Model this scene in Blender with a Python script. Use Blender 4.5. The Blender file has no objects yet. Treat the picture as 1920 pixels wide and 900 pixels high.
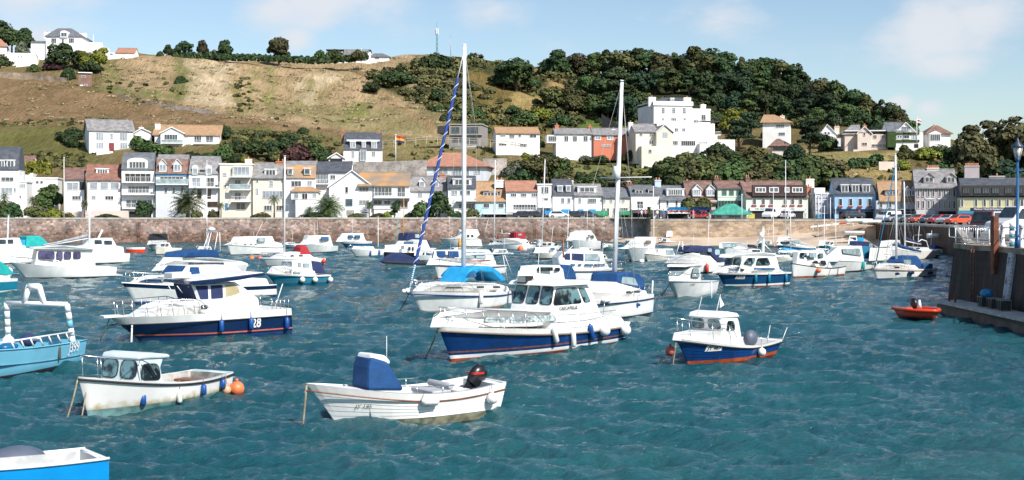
import bpy, bmesh, math, random
import numpy as np
from mathutils import Vector, Matrix, noise as mnoise
R = math.radians
random.seed(7); np.random.seed(7)
SC = bpy.context.scene
COL = SC.collection
F = 2400.0; CAMZ = 6.0; HY = 395.0
cam_d = bpy.data.cameras.new('camera'); cam = bpy.data.objects.new('camera', cam_d); COL.objects.link(cam)
cam.location = (0, 0, CAMZ); cam.rotation_euler = (R(90), 0, 0)
cam_d.sensor_width = 36; cam_d.lens = 36*F/1920; cam_d.shift_y = -(450-HY)/1920
cam_d.clip_start = 0.5; cam_d.clip_end = 20000
SC.camera = cam
SUN_EL, SUN_AZ = 43.0, 40.0     # azimuth: to the right of the direction behind the camera
sd = Vector((math.sin(R(SUN_AZ))*math.cos(R(SUN_EL)), -math.cos(R(SUN_AZ))*math.cos(R(SUN_EL)), math.sin(R(SUN_EL))))
sun_d = bpy.data.lights.new('sun', 'SUN'); sun = bpy.data.objects.new('sun', sun_d); COL.objects.link(sun)
sun_d.energy = 4.6; sun_d.angle = R(0.5); sun_d.color = (1.0, 0.95, 0.88)
sun.rotation_euler = sd.to_track_quat('Z', 'Y').to_euler()
w = bpy.data.worlds.new('World'); SC.world = w; w.use_nodes = True
nt = w.node_tree; nt.nodes.clear()
def N(nt, t, **k):
 n = nt.nodes.new(t)
 for a, b in k.items():
  if a.startswith('i_'):
   n.inputs[a[2:].replace('_', ' ')].default_value = b
  else: setattr(n, a, b)
 return n
sky = N(nt, 'ShaderNodeTexSky', sky_type='NISHITA', sun_disc=False)
sky.sun_elevation = R(SUN_EL); sky.sun_rotation = R(180-SUN_AZ)
sky.altitude = 50; sky.air_density = 1.0; sky.dust_density = 0.6; sky.ozone_density = 1.3
tc = N(nt, 'ShaderNodeTexCoord')
nz = N(nt, 'ShaderNodeTexNoise'); nz.inputs['Scale'].default_value = 9.0; nz.inputs['Detail'].default_value = 7; nz.inputs['Roughness'].default_value = .55
mpz = N(nt, 'ShaderNodeMapping'); mpz.inputs['Scale'].default_value = (1, 1, 2.2)
nt.links.new(tc.outputs['Generated'], mpz.inputs[0]); nt.links.new(mpz.outputs[0], nz.inputs[0])
cloud = None
for cx, cy, rx, a_ in ((600, 0, .075, .8), (520, 12, .05, .7), (560, 72, .03, .75), (690, 20, .06, .5), (100, 70, .05, .45), (930, 15, .05, .35), (1350, 30, .05, .35), (1740, 50, .055, .8), (1850, 30, .06, .7), (1685, 192, .016, .8), (1740, 205, .018, .5), (1780, 120, .04, .4), (0, -60, .1, .6), (2100, 0, .1, .6), (-300, 60, .1, .6), (2400, 120, .09, .6)):
 dv = Vector(((cx-960)/F, 1, (HY-cy)/F)).normalized()
 sb = N(nt, 'ShaderNodeVectorMath', operation='SUBTRACT'); sb.inputs[1].default_value = dv
 sc_ = N(nt, 'ShaderNodeVectorMath', operation='MULTIPLY'); sc_.inputs[1].default_value = (1, 1, 1.7)
 ln = N(nt, 'ShaderNodeVectorMath', operation='LENGTH'); mr_ = N(nt, 'ShaderNodeMapRange'); mr_.inputs['From Min'].default_value = rx; mr_.inputs['From Max'].default_value = 0; mr_.inputs['To Max'].default_value = a_
 nt.links.new(tc.outputs['Generated'], sb.inputs[0]); nt.links.new(sb.outputs[0], sc_.inputs[0]); nt.links.new(sc_.outputs[0], ln.inputs[0]); nt.links.new(ln.outputs['Value'], mr_.inputs[0])
 if cloud is None: cloud = mr_.outputs[0]
 else:
  mxm = N(nt, 'ShaderNodeMath', operation='MAXIMUM'); nt.links.new(cloud, mxm.inputs[0]); nt.links.new(mr_.outputs[0], mxm.inputs[1]); cloud = mxm.outputs[0]
addn = N(nt, 'ShaderNodeMath', operation='MULTIPLY_ADD'); addn.inputs[1].default_value = 1.5; nt.links.new(nz.outputs[0], addn.inputs[0]); nt.links.new(cloud, addn.inputs[2])
cr = N(nt, 'ShaderNodeMapRange', interpolation_type='SMOOTHSTEP'); cr.inputs['From Min'].default_value = .82; cr.inputs['From Max'].default_value = 1.38; cr.inputs['To Max'].default_value = .9
nt.links.new(addn.outputs[0], cr.inputs[0])
tint = N(nt, 'ShaderNodeMix', data_type='RGBA', blend_type='MULTIPLY'); tint.inputs[0].default_value = 1; tint.inputs[7].default_value = (1.03, 1.05, 1.06, 1)
mx = N(nt, 'ShaderNodeMix', data_type='RGBA'); mx.inputs[7].default_value = (6.1, 6.3, 6.7, 1)
bg = N(nt, 'ShaderNodeBackground'); bg.inputs[1].default_value = 0.095
wo = N(nt, 'ShaderNodeOutputWorld')
L = nt.links.new
L(sky.outputs[0], tint.inputs[6]); L(tint.outputs[2], mx.inputs[6]); L(cr.outputs[0], mx.inputs[0]); L(mx.outputs[2], bg.inputs[0]); L(bg.outputs[0], wo.inputs[0])
SC.view_settings.view_transform = 'Standard'; SC.view_settings.look = 'None'
SC.view_settings.exposure = 0.45; SC.view_settings.gamma = 1; SC.view_settings.use_curve_mapping = False
SC.cycles.max_bounces = 5; SC.cycles.diffuse_bounces = 2; SC.cycles.glossy_bounces = 3
SC.cycles.transparent_max_bounces = 6; SC.cycles.caustics_reflective = False; SC.cycles.caustics_refractive = False
def P(px, py, Y): return Vector(((px-960)/F*Y, Y, CAMZ+(HY-py)/F*Y))
def WY(py): return F*CAMZ/(py-HY)
def Wp(px, py): return P(px, py, WY(py))
MATS = {}
def mat(name, c, rough=.5, var=.12, vs=3.0, bump=0.0, bs=None, metal=0.0, c2=None, spec=.5, coord='Object', fac=(.4, .6), coat=0):
 if name in MATS: return MATS[name]
 m = bpy.data.materials.new(name); m.use_nodes = True; t = m.node_tree; b = t.nodes['Principled BSDF']
 b.inputs['Roughness'].default_value = rough; b.inputs['Metallic'].default_value = metal; b.inputs['Specular IOR Level'].default_value = spec
 if coat: b.inputs['Coat Weight'].default_value = coat; b.inputs['Coat Roughness'].default_value = .1
 tcn = N(t, 'ShaderNodeTexCoord'); n = N(t, 'ShaderNodeTexNoise'); n.inputs['Scale'].default_value = vs; n.inputs['Detail'].default_value = 5
 r = N(t, 'ShaderNodeValToRGB'); r.color_ramp.elements[0].position = fac[0]; r.color_ramp.elements[1].position = fac[1]
 if c2 is None: c2 = tuple(min(1, x*(1-var)) for x in c); c = tuple(min(1, x*(1+var*.4)) for x in c)
 r.color_ramp.elements[0].color = (*c2, 1); r.color_ramp.elements[1].color = (*c, 1)
 t.links.new(tcn.outputs[coord], n.inputs[0]); t.links.new(n.outputs[0], r.inputs[0]); t.links.new(r.outputs[0], b.inputs[0])
 if bump:
  n2 = N(t, 'ShaderNodeTexNoise'); n2.inputs['Scale'].default_value = bs or vs*4; n2.inputs['Detail'].default_value = 4
  bp = N(t, 'ShaderNodeBump'); bp.inputs['Strength'].default_value = bump; bp.inputs['Distance'].default_value = .1
  t.links.new(tcn.outputs[coord], n2.inputs[0]); t.links.new(n2.outputs[0], bp.inputs['Height']); t.links.new(bp.outputs[0], b.inputs['Normal'])
 MATS[name] = m; return m
def gel(name, c, rough=.25, **k): return mat(name, c, rough=rough, var=k.pop('var', .08), vs=k.pop('vs', 1.5), **k)
def stained(name, c, stain, z0, z1, rough=.35):
 """paint with weed and rust staining low down on the hull"""
 if name in MATS: return MATS[name]
 m = mat(name, c, rough=rough, var=.06, vs=1.2); t = m.node_tree; b = t.nodes['Principled BSDF']
 src = b.inputs[0].links[0].from_socket
 tcn = N(t, 'ShaderNodeTexCoord'); s = N(t, 'ShaderNodeSeparateXYZ'); t.links.new(tcn.outputs['Object'], s.inputs[0])
 n = N(t, 'ShaderNodeTexNoise'); n.inputs['Scale'].default_value = 4; n.inputs['Detail'].default_value = 6; t.links.new(tcn.outputs['Object'], n.inputs[0])
 ma = N(t, 'ShaderNodeMath', operation='MULTIPLY_ADD'); ma.inputs[1].default_value = (z1-z0)*2.0; t.links.new(n.outputs[0], ma.inputs[0]);
 ma.inputs[2].default_value = -(z1-z0)
 ad = N(t, 'ShaderNodeMath', operation='ADD'); t.links.new(s.outputs[2], ad.inputs[0]); t.links.new(ma.outputs[0], ad.inputs[1])
 mr = N(t, 'ShaderNodeMapRange'); mr.inputs['From Min'].default_value = z1; mr.inputs['From Max'].default_value = z0; t.links.new(ad.outputs[0], mr.inputs[0])
 mx = N(t, 'ShaderNodeMix', data_type='RGBA'); mx.inputs[7].default_value = (*stain, 1); t.links.new(src, mx.inputs[6]); t.links.new(mr.outputs[0], mx.inputs[0])
 t.links.new(mx.outputs[2], b.inputs[0]); return m
WHITE = gel('white_gelcoat', (.82, .82, .80), .28)
WHITE2 = gel('off_white_gelcoat', (.74, .74, .71), .35, var=.12)
CREAM = gel('cream_gelcoat', (.72, .68, .58), .4)
GREYD = gel('light_grey_deck', (.58, .6, .6), .6)
NAVY = gel('navy_paint', (.005, .02, .07), .2, coat=.3)
NAVY2 = gel('royal_navy_paint', (.004, .038, .16), .22, coat=.3, var=.2)
BLUE = gel('mid_blue_paint', (.01, .12, .26), .25, var=.15)
TEALP = gel('teal_paint', (.01, .2, .3), .3)
LBLUE = gel('pale_blue_paint', (.16, .46, .62), .5, var=.18, vs=1.0)
SBLUE = gel('bright_blue_paint', (.003, .25, .62), .3)
BLACKP = gel('black_paint', (.012, .012, .015), .3)
RED = gel('red_paint', (.5, .03, .02), .35)
ORNG = gel('orange_paint', (.68, .055, .015), .35)
ANTI = mat('antifouling_red', (.42, .075, .02), .6, var=.3, vs=3)
ANTIB = mat('antifouling_blue', (.01, .05, .16), .6, var=.2)
ANTIG = mat('antifouling_dark', (.03, .03, .035), .6, var=.2)
RUB = mat('rubber_black', (.02, .02, .02), .7)
STEEL = mat('stainless_steel', (.7, .7, .7), .25, metal=1.0, var=.1)
ALU = mat('painted_alloy', (.82, .83, .84), .35, var=.06)
WIRE = mat('rigging_wire', (.42, .42, .42), .4, metal=.3)
WOOD = mat('varnished_wood', (.22, .08, .03), .4, var=.3, vs=6)
CANB = mat('blue_canvas', (.006, .06, .19), .8, var=.2, vs=2, bump=.15)
CAND = mat('navy_canvas', (.015, .028, .1), .8, var=.2, vs=2, bump=.15)
CANT = mat('teal_canvas', (.01, .38, .36), .8, var=.15, vs=2, bump=.15)
CANL = mat('cyan_canvas', (.01, .3, .6), .75, var=.15, vs=2, bump=.15)
CANTB = mat('petrol_canvas', (.01, .16, .28), .8, var=.15, vs=2, bump=.15)
CANK = mat('black_canvas', (.02, .022, .03), .8)
CANR = mat('red_canvas', (.4, .02, .03), .8)
CANG = mat('grey_canvas', (.35, .37, .4), .8, var=.2, bump=.2)
BEIGE = mat('beige_blind', (.42, .36, .2), .6)
GLASS = mat('dark_glass', (.03, .045, .05), .06, var=.5, vs=2, spec=.8)
GLASST = mat('tinted_glass', (.13, .24, .26), .06, c2=(.012, .018, .022), vs=2.2, spec=.8, fac=(.45, .56))  # near-black patches paint the dark cabin interior into the opaque glass colour
GLASSL = mat('pale_glass', (.32, .42, .44), .1, var=.3, vs=1.5, spec=.7)
GLASSB = mat('blue_glass', (.02, .12, .25), .08, var=.3, vs=2, spec=.8)
ROPE = mat('old_rope', (.32, .27, .18), .9, var=.3, vs=8)
BUOYO = mat('orange_buoy_plastic', (.8, .2, .07), .45, var=.2, vs=5)
BUOYR = mat('faded_red_buoy_plastic', (.55, .12, .09), .5, var=.25, vs=5)
FENW = mat('white_fender_plastic', (.8, .8, .78), .35, var=.1, vs=8)
FENB = mat('blue_fender_plastic', (.01, .08, .3), .4, var=.15, vs=8)
FENN = mat('navy_fender_plastic', (.01, .03, .12), .4, var=.15, vs=8)
FENR = mat('red_fender_plastic', (.6, .05, .03), .4, var=.15, vs=8)
class MB:
 def __init__(s): s.v = []; s.f = []; s.m = []; s.ms = []; s.sm = []
 def mi(s, m):
  if m not in s.ms: s.ms.append(m)
  return s.ms.index(m)
 def add(s, vs, fs, m, smooth=False):
  o = len(s.v); s.v += [tuple(v) for v in vs]; k = s.mi(m)
  for f in fs: s.f.append(tuple(i+o for i in f)); s.m.append(k); s.sm.append(smooth)
  return s
 def box(s, c, d, m, rz=0, ry=0):
  c = Vector(c); M3 = Matrix.Rotation(rz, 3, 'Z') @ Matrix.Rotation(ry, 3, 'Y')
  vs = [c + M3 @ Vector((sx*d[0]/2, sy*d[1]/2, sz*d[2]/2)) for sx in (-1, 1) for sy in (-1, 1) for sz in (-1, 1)]
  return s.add(vs, [(0, 1, 3, 2), (4, 6, 7, 5), (0, 4, 5, 1), (2, 3, 7, 6), (0, 2, 6, 4), (1, 5, 7, 3)], m)
 def bx(s, x0, x1, y0, y1, z0, z1, m): return s.box(((x0+x1)/2, (y0+y1)/2, (z0+z1)/2), (abs(x1-x0), abs(y1-y0), abs(z1-z0)), m)
 def tube(s, pts, r, m, n=6, cap=True):
  pts = [Vector(p) for p in pts]; k = len(pts); rr = r if isinstance(r, (list, tuple)) else [r]*k
  vs = []; fs = []; up = Vector((0, 0, 1)); prev = None
  for i, p in enumerate(pts):
   d = (pts[min(i+1, k-1)] - pts[max(i-1, 0)])
   if d.length < 1e-9: d = Vector((0, 0, 1))
   d.normalize()
   a = (prev - d*prev.dot(d)) if prev is not None else (d.cross(up) if abs(d.z) < .95 else d.cross(Vector((1, 0, 0))))
   if a.length < 1e-6: a = d.orthogonal()
   a.normalize(); prev = a; b = d.cross(a)
   for j in range(n):
    t = 2*math.pi*j/n; vs.append(p + (a*math.cos(t) + b*math.sin(t))*rr[i])
  for i in range(k-1):
   for j in range(n):
    fs.append((i*n+j, i*n+(j+1) % n, (i+1)*n+(j+1) % n, (i+1)*n+j))
  s.add(vs, fs, m, True)
  if cap: o = len(s.v)-len(vs); s.f.append(tuple(o+j for j in range(n))[::-1]); s.f.append(tuple(o+(k-1)*n+j for j in range(n))); s.m += [s.mi(m)]*2; s.sm += [False]*2
  return s
 def ball(s, c, r, m, n=10, k=7, sc=(1, 1, 1), rot=None):
  c = Vector(c); vs = []; fs = []
  for i in range(k+1):
   a = math.pi*i/k
   for j in range(n):
    b = 2*math.pi*j/n; p = Vector((math.sin(a)*math.cos(b)*sc[0], math.sin(a)*math.sin(b)*sc[1], math.cos(a)*sc[2]))*r
    vs.append(c + (rot @ p if rot else p))
  for i in range(k):
   for j in range(n): fs.append((i*n+j, (i+1)*n+j, (i+1)*n+(j+1) % n, i*n+(j+1) % n))
  return s.add(vs, fs, m, True)
 def extr(s, pts, d, m, m2=None):
  """polygon pts swept by vector d, closed"""
  pts = [Vector(p) for p in pts]; d = Vector(d); n = len(pts)
  vs = pts + [p+d for p in pts]
  s.add(vs, [tuple(range(n))[::-1]] + [(i, (i+1) % n, n+(i+1) % n, n+i) for i in range(n)], m2 or m)
  o = len(s.v)-2*n; s.f.append(tuple(o+n+i for i in range(n))); s.m.append(s.mi(m)); s.sm.append(False)
  return s
 def grid(s, rows, m, smooth=True, close=False, mats=None):
  k = len(rows); n = len(rows[0]); vs = [p for r in rows for p in r]; o = len(s.v); s.v += [tuple(p) for p in vs]
  for i in range(k-1):
   mm = mats[i] if mats else m
   for j in range(n if close else n-1):
    s.f.append((o+i*n+j, o+i*n+(j+1) % n, o+(i+1)*n+(j+1) % n, o+(i+1)*n+j)); s.m.append(s.mi(mm)); s.sm.append(smooth)
  return s
 def build(s, name, parent=None, bevel=0, solid=0, fix=True, label=None):
  me = bpy.data.meshes.new(name); me.from_pydata(s.v, [], s.f); me.validate()
  for m in s.ms: me.materials.append(m)
  if len(me.polygons) == len(s.f):
   me.polygons.foreach_set('material_index', s.m); me.polygons.foreach_set('use_smooth', s.sm)
  if fix:
   b = bmesh.new(); b.from_mesh(me); bmesh.ops.recalc_face_normals(b, faces=b.faces); b.to_mesh(me); b.free()
  me.update()
  o = bpy.data.objects.new(name, me); COL.objects.link(o)
  if parent is not None: o.parent = parent
  if solid: md = o.modifiers.new('s', 'SOLIDIFY'); md.thickness = solid; md.offset = 0
  if bevel:
   md = o.modifiers.new('b', 'BEVEL'); md.width = bevel; md.segments = 2; md.limit_method = 'ANGLE'; md.angle_limit = R(35)
   md.harden_normals = False
  if label: o['label'] = label
  return o
LABELS = {}
def tag(o, label, cat, group=None):
 o['label'] = label; o['category'] = cat
 if group: o['group'] = group
 k = label.lower()
 if k in LABELS and not (group and LABELS[k] == group): print('DUPLABEL', label)
 LABELS[k] = group
 nw = len(label.split())
 if nw < 4 or nw > 16: print('LABELLEN', nw, label)
 return o
def thing(name, label, cat, loc=(0, 0, 0), rz=0, group=None):
 o = bpy.data.objects.new(name, None); COL.objects.link(o); o.empty_display_size = .2
 o.location = loc; o.rotation_euler = (0, 0, rz); return tag(o, label, cat, group)
def struct(o, kind='structure'): o['kind'] = kind; return o
def dup(root, label, loc=None, rz=None, group=None, mats=None):
 def cp(o, par):
  c = o.copy(); COL.objects.link(c); c.parent = par
  for ch in list(o.children): cp(ch, c)
  return c
 kids = list(root.children); r = root.copy(); COL.objects.link(r); r.parent = None
 for ch in kids: cp(ch, r)
 if loc is not None: r.location = loc
 if rz is not None: r.rotation_euler = (0, 0, rz)
 tag(r, label, root['category'], group or root.get('group'))
 return r
def roundpoly(pts, r=.25, k=3):
 """rounded corners, r = fraction of the shorter adjoining edge"""
 pts = [Vector(p) for p in pts]; n = len(pts); out = []
 for i in range(n):
  a, b, c = pts[i-1], pts[i], pts[(i+1) % n]
  l = min((a-b).length, (c-b).length)*r
  p0 = b+(a-b).normalized()*l; p1 = b+(c-b).normalized()*l
  for j in range(k+1):
   t = j/k; out.append(p0*(1-t)**2 + b*2*t*(1-t) + p1*t*t)
 return out
def pane(mb, pts, out, glass=None, frame=None, fw=.04, th=.02, rnd=.2, rim=True):
 """window plate on a wall: pts = corners, out = a vector pointing outwards"""
 pts = [Vector(p) for p in pts]; c = sum(pts, Vector())/len(pts)
 n = (pts[1]-pts[0]).cross(pts[2]-pts[1]).normalized()
 if n.dot(Vector(out)) < 0: n = -n; pts = pts[::-1]
 rp = roundpoly(pts, rnd) if rnd else pts
 if rim:
  mb.extr([p - n*.03 for p in rp], n*(.03+th), frame or RUB)
  inner = [c+(p-c)*(1-fw/max(.05, (p-c).length)) for p in rp]
  mb.extr([p+n*(th-.005) for p in inner], n*.01, glass or GLASS)
 else: mb.extr([p - n*.03 for p in rp], n*(.03+th), glass or GLASS)
 return mb
def text_mesh(s, size, m, bold=False, sx=1.0):
 cu = bpy.data.curves.new('t', 'FONT'); cu.body = s; cu.size = size; cu.align_x = 'CENTER'; cu.align_y = 'CENTER'; cu.extrude = 0; cu.resolution_u = 2
 if bold: cu.offset = size*.025
 o = bpy.data.objects.new('t', cu); COL.objects.link(o)
 dg = bpy.context.evaluated_depsgraph_get(); me = bpy.data.meshes.new_from_object(o.evaluated_get(dg))
 bpy.data.objects.remove(o); bpy.data.curves.remove(cu)
 vs = [Vector((v.co.x*sx, v.co.y, 0)) for v in me.vertices]; fs = [tuple(p.vertices) for p in me.polygons]
 bpy.data.meshes.remove(me); return vs, fs
ORD = ['first', 'second', 'third', 'fourth', 'fifth', 'sixth', 'seventh', 'eighth', 'ninth', 'tenth', 'eleventh', 'twelfth', 'thirteenth', 'fourteenth', 'fifteenth', 'sixteenth', 'seventeenth', 'eighteenth', 'nineteenth', 'twentieth', 'twenty-first', 'twenty-second', 'twenty-third', 'twenty-fourth', 'twenty-fifth', 'twenty-sixth', 'twenty-seventh', 'twenty-eighth', 'twenty-ninth', 'thirtieth']
def waves(X, Y, sp):
 rs = np.random.RandomState(3); H = np.zeros_like(X)
 for i in range(64):
  lam = 0.3*(14.0**(i/63.0)); k = 2*math.pi/lam
  a = R(262 + rs.normal(0, 30)); ph = rs.uniform(0, 6.28)
  amp = 0.0095*lam**0.85*rs.uniform(.6, 1.4)
  att = np.clip((lam/np.maximum(sp, .05)-1.6)/2.0, 0, 1)
  w_ = k*(X*math.cos(a)+Y*math.sin(a))+ph + .8*np.sin(.21*X+.13*Y+i)
  s = np.sin(w_); H += amp*att*(np.exp(1.15*s)-1.36)*.8
 return H
pys = HY+F*CAMZ/np.concatenate([np.arange(266, 104, -.75), F*CAMZ/(np.arange(534, 930, 1.4)-HY), F*CAMZ/(np.linspace(932, 1100, 40)-HY)])
pxs = np.arange(-420, 2341, 3.2)
Yr = F*CAMZ/(pys-HY)
Xg = (pxs[None, :]-960)/F*Yr[:, None]; Yg = np.repeat(Yr[:, None], len(pxs), 1)
sp = np.abs(np.gradient(Yr))[:, None]*.55*np.ones_like(Xg)
Hg = waves(Xg, Yg, sp); Hg -= Hg.mean(1)[:, None]
def gridmesh(name, X, Y, Z, m, smooth=True):
 r, c = X.shape; me = bpy.data.meshes.new(name)
 co = np.stack([X, Y, Z], -1).reshape(-1, 3).astype(np.float32)
 idx = np.arange(r*c).reshape(r, c)
 q = np.stack([idx[:-1, :-1], idx[:-1, 1:], idx[1:, 1:], idx[1:, :-1]], -1).reshape(-1, 4)
 nf = len(q); me.vertices.add(r*c); me.vertices.foreach_set('co', co.ravel())
 me.loops.add(nf*4); me.loops.foreach_set('vertex_index', q.ravel().astype(np.int32))
 me.polygons.add(nf); me.polygons.foreach_set('loop_start', np.arange(0, nf*4, 4, dtype=np.int32))
 me.polygons.foreach_set('use_smooth', np.full(nf, smooth)); me.update(calc_edges=True); me.validate()
 me.materials.append(m); o = bpy.data.objects.new(name, me); COL.objects.link(o); return o
wm = bpy.data.materials.new('sea_water'); wm.use_nodes = True; t = wm.node_tree; b = t.nodes['Principled BSDF']
b.inputs['IOR'].default_value = 1.333; b.inputs['Roughness'].default_value = .08; b.inputs['Specular IOR Level'].default_value = 1
tcn = N(t, 'ShaderNodeTexCoord')
def wn(scale, sc=(1, 1, 1), det=4, rot=0.5, rough=.55):
 mpn = N(t, 'ShaderNodeMapping'); mpn.inputs['Scale'].default_value = sc; mpn.inputs['Rotation'].default_value = (0, 0, rot)
 n = N(t, 'ShaderNodeTexNoise'); n.inputs['Scale'].default_value = scale; n.inputs['Detail'].default_value = det; n.inputs['Roughness'].default_value = rough
 t.links.new(tcn.outputs['Object'], mpn.inputs[0]); t.links.new(mpn.outputs[0], n.inputs[0]); return n
n1 = wn(.06, (1, 1.6, 1), 6); r1 = N(t, 'ShaderNodeValToRGB')
r1.color_ramp.elements[0].position = .36; r1.color_ramp.elements[1].position = .64
r1.color_ramp.elements[0].color = (.005, .06, .078, 1); r1.color_ramp.elements[1].color = (.011, .085, .1, 1)
t.links.new(n1.outputs[0], r1.inputs[0]); t.links.new(r1.outputs[0], b.inputs[0])
n2 = wn(1.6, (.6, 1.4, 1), 7, R(8), .68); n3 = wn(7.5, (.6, 1.3, 1), 5, R(-5), .6)
bp = N(t, 'ShaderNodeBump'); bp.inputs['Strength'].default_value = 1.0; bp.inputs['Distance'].default_value = .2
bp2 = N(t, 'ShaderNodeBump'); bp2.inputs['Strength'].default_value = 1.0; bp2.inputs['Distance'].default_value = .045
t.links.new(n2.outputs[0], bp.inputs['Height']); t.links.new(n3.outputs[0], bp2.inputs['Height'])
t.links.new(bp.outputs[0], bp2.inputs['Normal']); t.links.new(bp2.outputs[0], b.inputs['Normal'])
struct(gridmesh('water', Xg[::-1], Yg[::-1], Hg[::-1], wm))
struct(MB().add([(-6000, -3000, -.7), (6000, -3000, -.7), (6000, 9000, -.7), (-6000, 9000, -.7)], [(0, 1, 2, 3)], wm).build('sea'))
TPX = [-420, 0, 100, 200, 300, 400, 500, 600, 700, 760, 820, 900, 1000, 1100, 1200, 1300, 1400, 1500, 1600, 1700, 1800, 1920, 2400]
TY = [264, 272, 290, 320, 360, 400, 440, 480]
TT = [[407, 352, 310, 250, 212, 160, 120, 98], [407, 350, 308, 250, 212, 160, 125, 100], [407, 350, 308, 246, 208, 162, 115, 94], [407, 345, 302, 250, 208, 168, 112, 103],
 [407, 340, 290, 252, 215, 172, 110, 106], [407, 340, 288, 247, 218, 182, 112, 110], [407, 340, 292, 252, 228, 190, 120, 113], [407, 338, 300, 262, 240, 198, 132, 116],
 [407, 340, 303, 275, 250, 208, 140, 111], [407, 342, 305, 280, 258, 212, 142, 108], [407, 348, 308, 286, 263, 208, 138, 104], [407, 355, 312, 286, 264, 206, 142, 107],
 [407, 360, 332, 292, 270, 215, 165, 125], [407, 362, 337, 302, 276, 225, 175, 135], [407, 362, 337, 305, 281, 230, 180, 140], [407, 362, 337, 307, 280, 225, 175, 130],
 [407, 362, 332, 302, 272, 225, 175, 125], [407, 362, 332, 297, 273, 230, 190, 150], [407, 362, 331, 288, 268, 240, 215, 190], [407, 366, 335, 286, 272, 258, 247, 242],
 [407, 375, 345, 290, 277, 271, 269, 269], [407, 375, 350, 326, 304, 288, 283, 283], [407, 375, 350, 326, 304, 288, 283, 283]]
TT = np.array(TT, float)
def wallY(px): return np.interp(px, [-420, 0, 700, 1166, 1167, 1219, 1220, 1640, 2400], [236, 237, 243, 245, 245, 236, 236, 229, 229])
def ter_py(px, Y):
 px = np.asarray(px, float); Y = np.asarray(Y, float)
 cols = np.stack([np.interp(Y, TY, TT[i]) for i in range(len(TPX))], 0)
 i = np.clip(np.searchsorted(TPX, px)-1, 0, len(TPX)-2); a = np.array(TPX)
 f = np.clip((px-a[i])/(a[i+1]-a[i]), 0, 1)
 return np.take_along_axis(cols, i[None], 0)[0]*(1-f)+np.take_along_axis(cols, (i+1)[None], 0)[0]*f
def ter_z(px, Y, noise=True):
 px = np.asarray(px, float); Y = np.asarray(Y, float)
 Yc = np.minimum(Y, 480); z = CAMZ+(HY-ter_py(px, Yc))/F*Yc
 z = np.where(Y < 264, 4.5, z); z = z - np.clip(Y-480, 0, 400)*.04
 if noise:
  X = (px-960)/F*Y; am = np.clip((Y-285)/60, 0, 1)
  z = z + am*(.9*np.sin(X*.09+1.3*np.sin(Y*.05))*np.sin(Y*.11+X*.03)+.35*np.sin(X*.37+Y*.23)*np.sin(Y*.41-X*.13))
 return z
def tY(px, py):
 """distance at which the hillside shows at picture row py in column px"""
 Ys = np.arange(262, 482, .5); v = ter_py(np.full(len(Ys), float(px)), Ys)
 k = np.where(v <= py)[0]
 return float(Ys[k[0]]) if len(k) else 481.0
ug = np.arange(-420, 2401, 5.0); vg = np.concatenate([np.arange(0, 1, .1), np.arange(1, 20, .5)])
Yv = np.concatenate([np.linspace(0, 1, 8), np.arange(266, 486, 1.6), np.linspace(488, 900, 24)])
PXg = np.repeat(ug[None, :], len(Yv), 0)
WYg = wallY(ug)[None, :]+.2
YY = np.where(np.arange(len(Yv))[:, None] < 8, WYg+(264-WYg)*Yv[:, None], np.repeat(Yv[:, None], len(ug), 1))
XX = (PXg-960)/F*YY; ZZ = ter_z(PXg, YY)
tm = bpy.data.materials.new('hillside_ground'); tm.use_nodes = True; t = tm.node_tree; b = t.nodes['Principled BSDF']
b.inputs['Roughness'].default_value = .95; b.inputs['Specular IOR Level'].default_value = .1
at = N(t, 'ShaderNodeAttribute', attribute_name='ground'); tcn = N(t, 'ShaderNodeTexCoord')
def tn(scale, sc, det, lo, hi, a, c, rough=.65):
 mpn = N(t, 'ShaderNodeMapping'); mpn.inputs['Scale'].default_value = sc
 n = N(t, 'ShaderNodeTexNoise'); n.inputs['Scale'].default_value = scale; n.inputs['Detail'].default_value = det; n.inputs['Roughness'].default_value = rough
 r = N(t, 'ShaderNodeValToRGB'); r.color_ramp.elements[0].position = lo; r.color_ramp.elements[1].position = hi
 r.color_ramp.elements[0].color = (*a, 1); r.color_ramp.elements[1].color = (*c, 1)
 t.links.new(tcn.outputs['Object'], mpn.inputs[0]); t.links.new(mpn.outputs[0], n.inputs[0]); t.links.new(n.outputs[0], r.inputs[0]); return n, r
na, ra = tn(.09, (1, .5, .8), 8, .38, .62, (.74, .7, .62), (1.2, 1.12, 1.08))
nb, rb = tn(.9, (1.9, .25, .4), 9, .36, .64, (.38, .46, .36), (1.5, 1.42, 1.35), .85)
m1 = N(t, 'ShaderNodeMix', data_type='RGBA', blend_type='MULTIPLY'); m1.inputs[0].default_value = .8
m2 = N(t, 'ShaderNodeMix', data_type='RGBA', blend_type='MULTIPLY'); m2.inputs[0].default_value = 1
t.links.new(at.outputs['Color'], m1.inputs[6]); t.links.new(ra.outputs[0], m1.inputs[7]); t.links.new(m1.outputs[2], m2.inputs[6]); t.links.new(rb.outputs[0], m2.inputs[7])
t.links.new(m2.outputs[2], b.inputs[0]); bp = N(t, 'ShaderNodeBump'); bp.inputs['Strength'].default_value = .8; bp.inputs['Distance'].default_value = .9
t.links.new(nb.outputs[0], bp.inputs['Height']); t.links.new(bp.outputs[0], b.inputs['Normal'])
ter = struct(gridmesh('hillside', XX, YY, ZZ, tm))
DRY = (.37, .285, .185); PALE = (.48, .4, .29); HEATH = (.235, .165, .1); OLIVE = (.18, .15, .075); GRASS = (.16, .16, .062); LAWN = (.12, .17, .045); SCRUB = (.07, .075, .03); ROCK = (.4, .33, .26); TAR = (.13, .13, .13)
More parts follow.
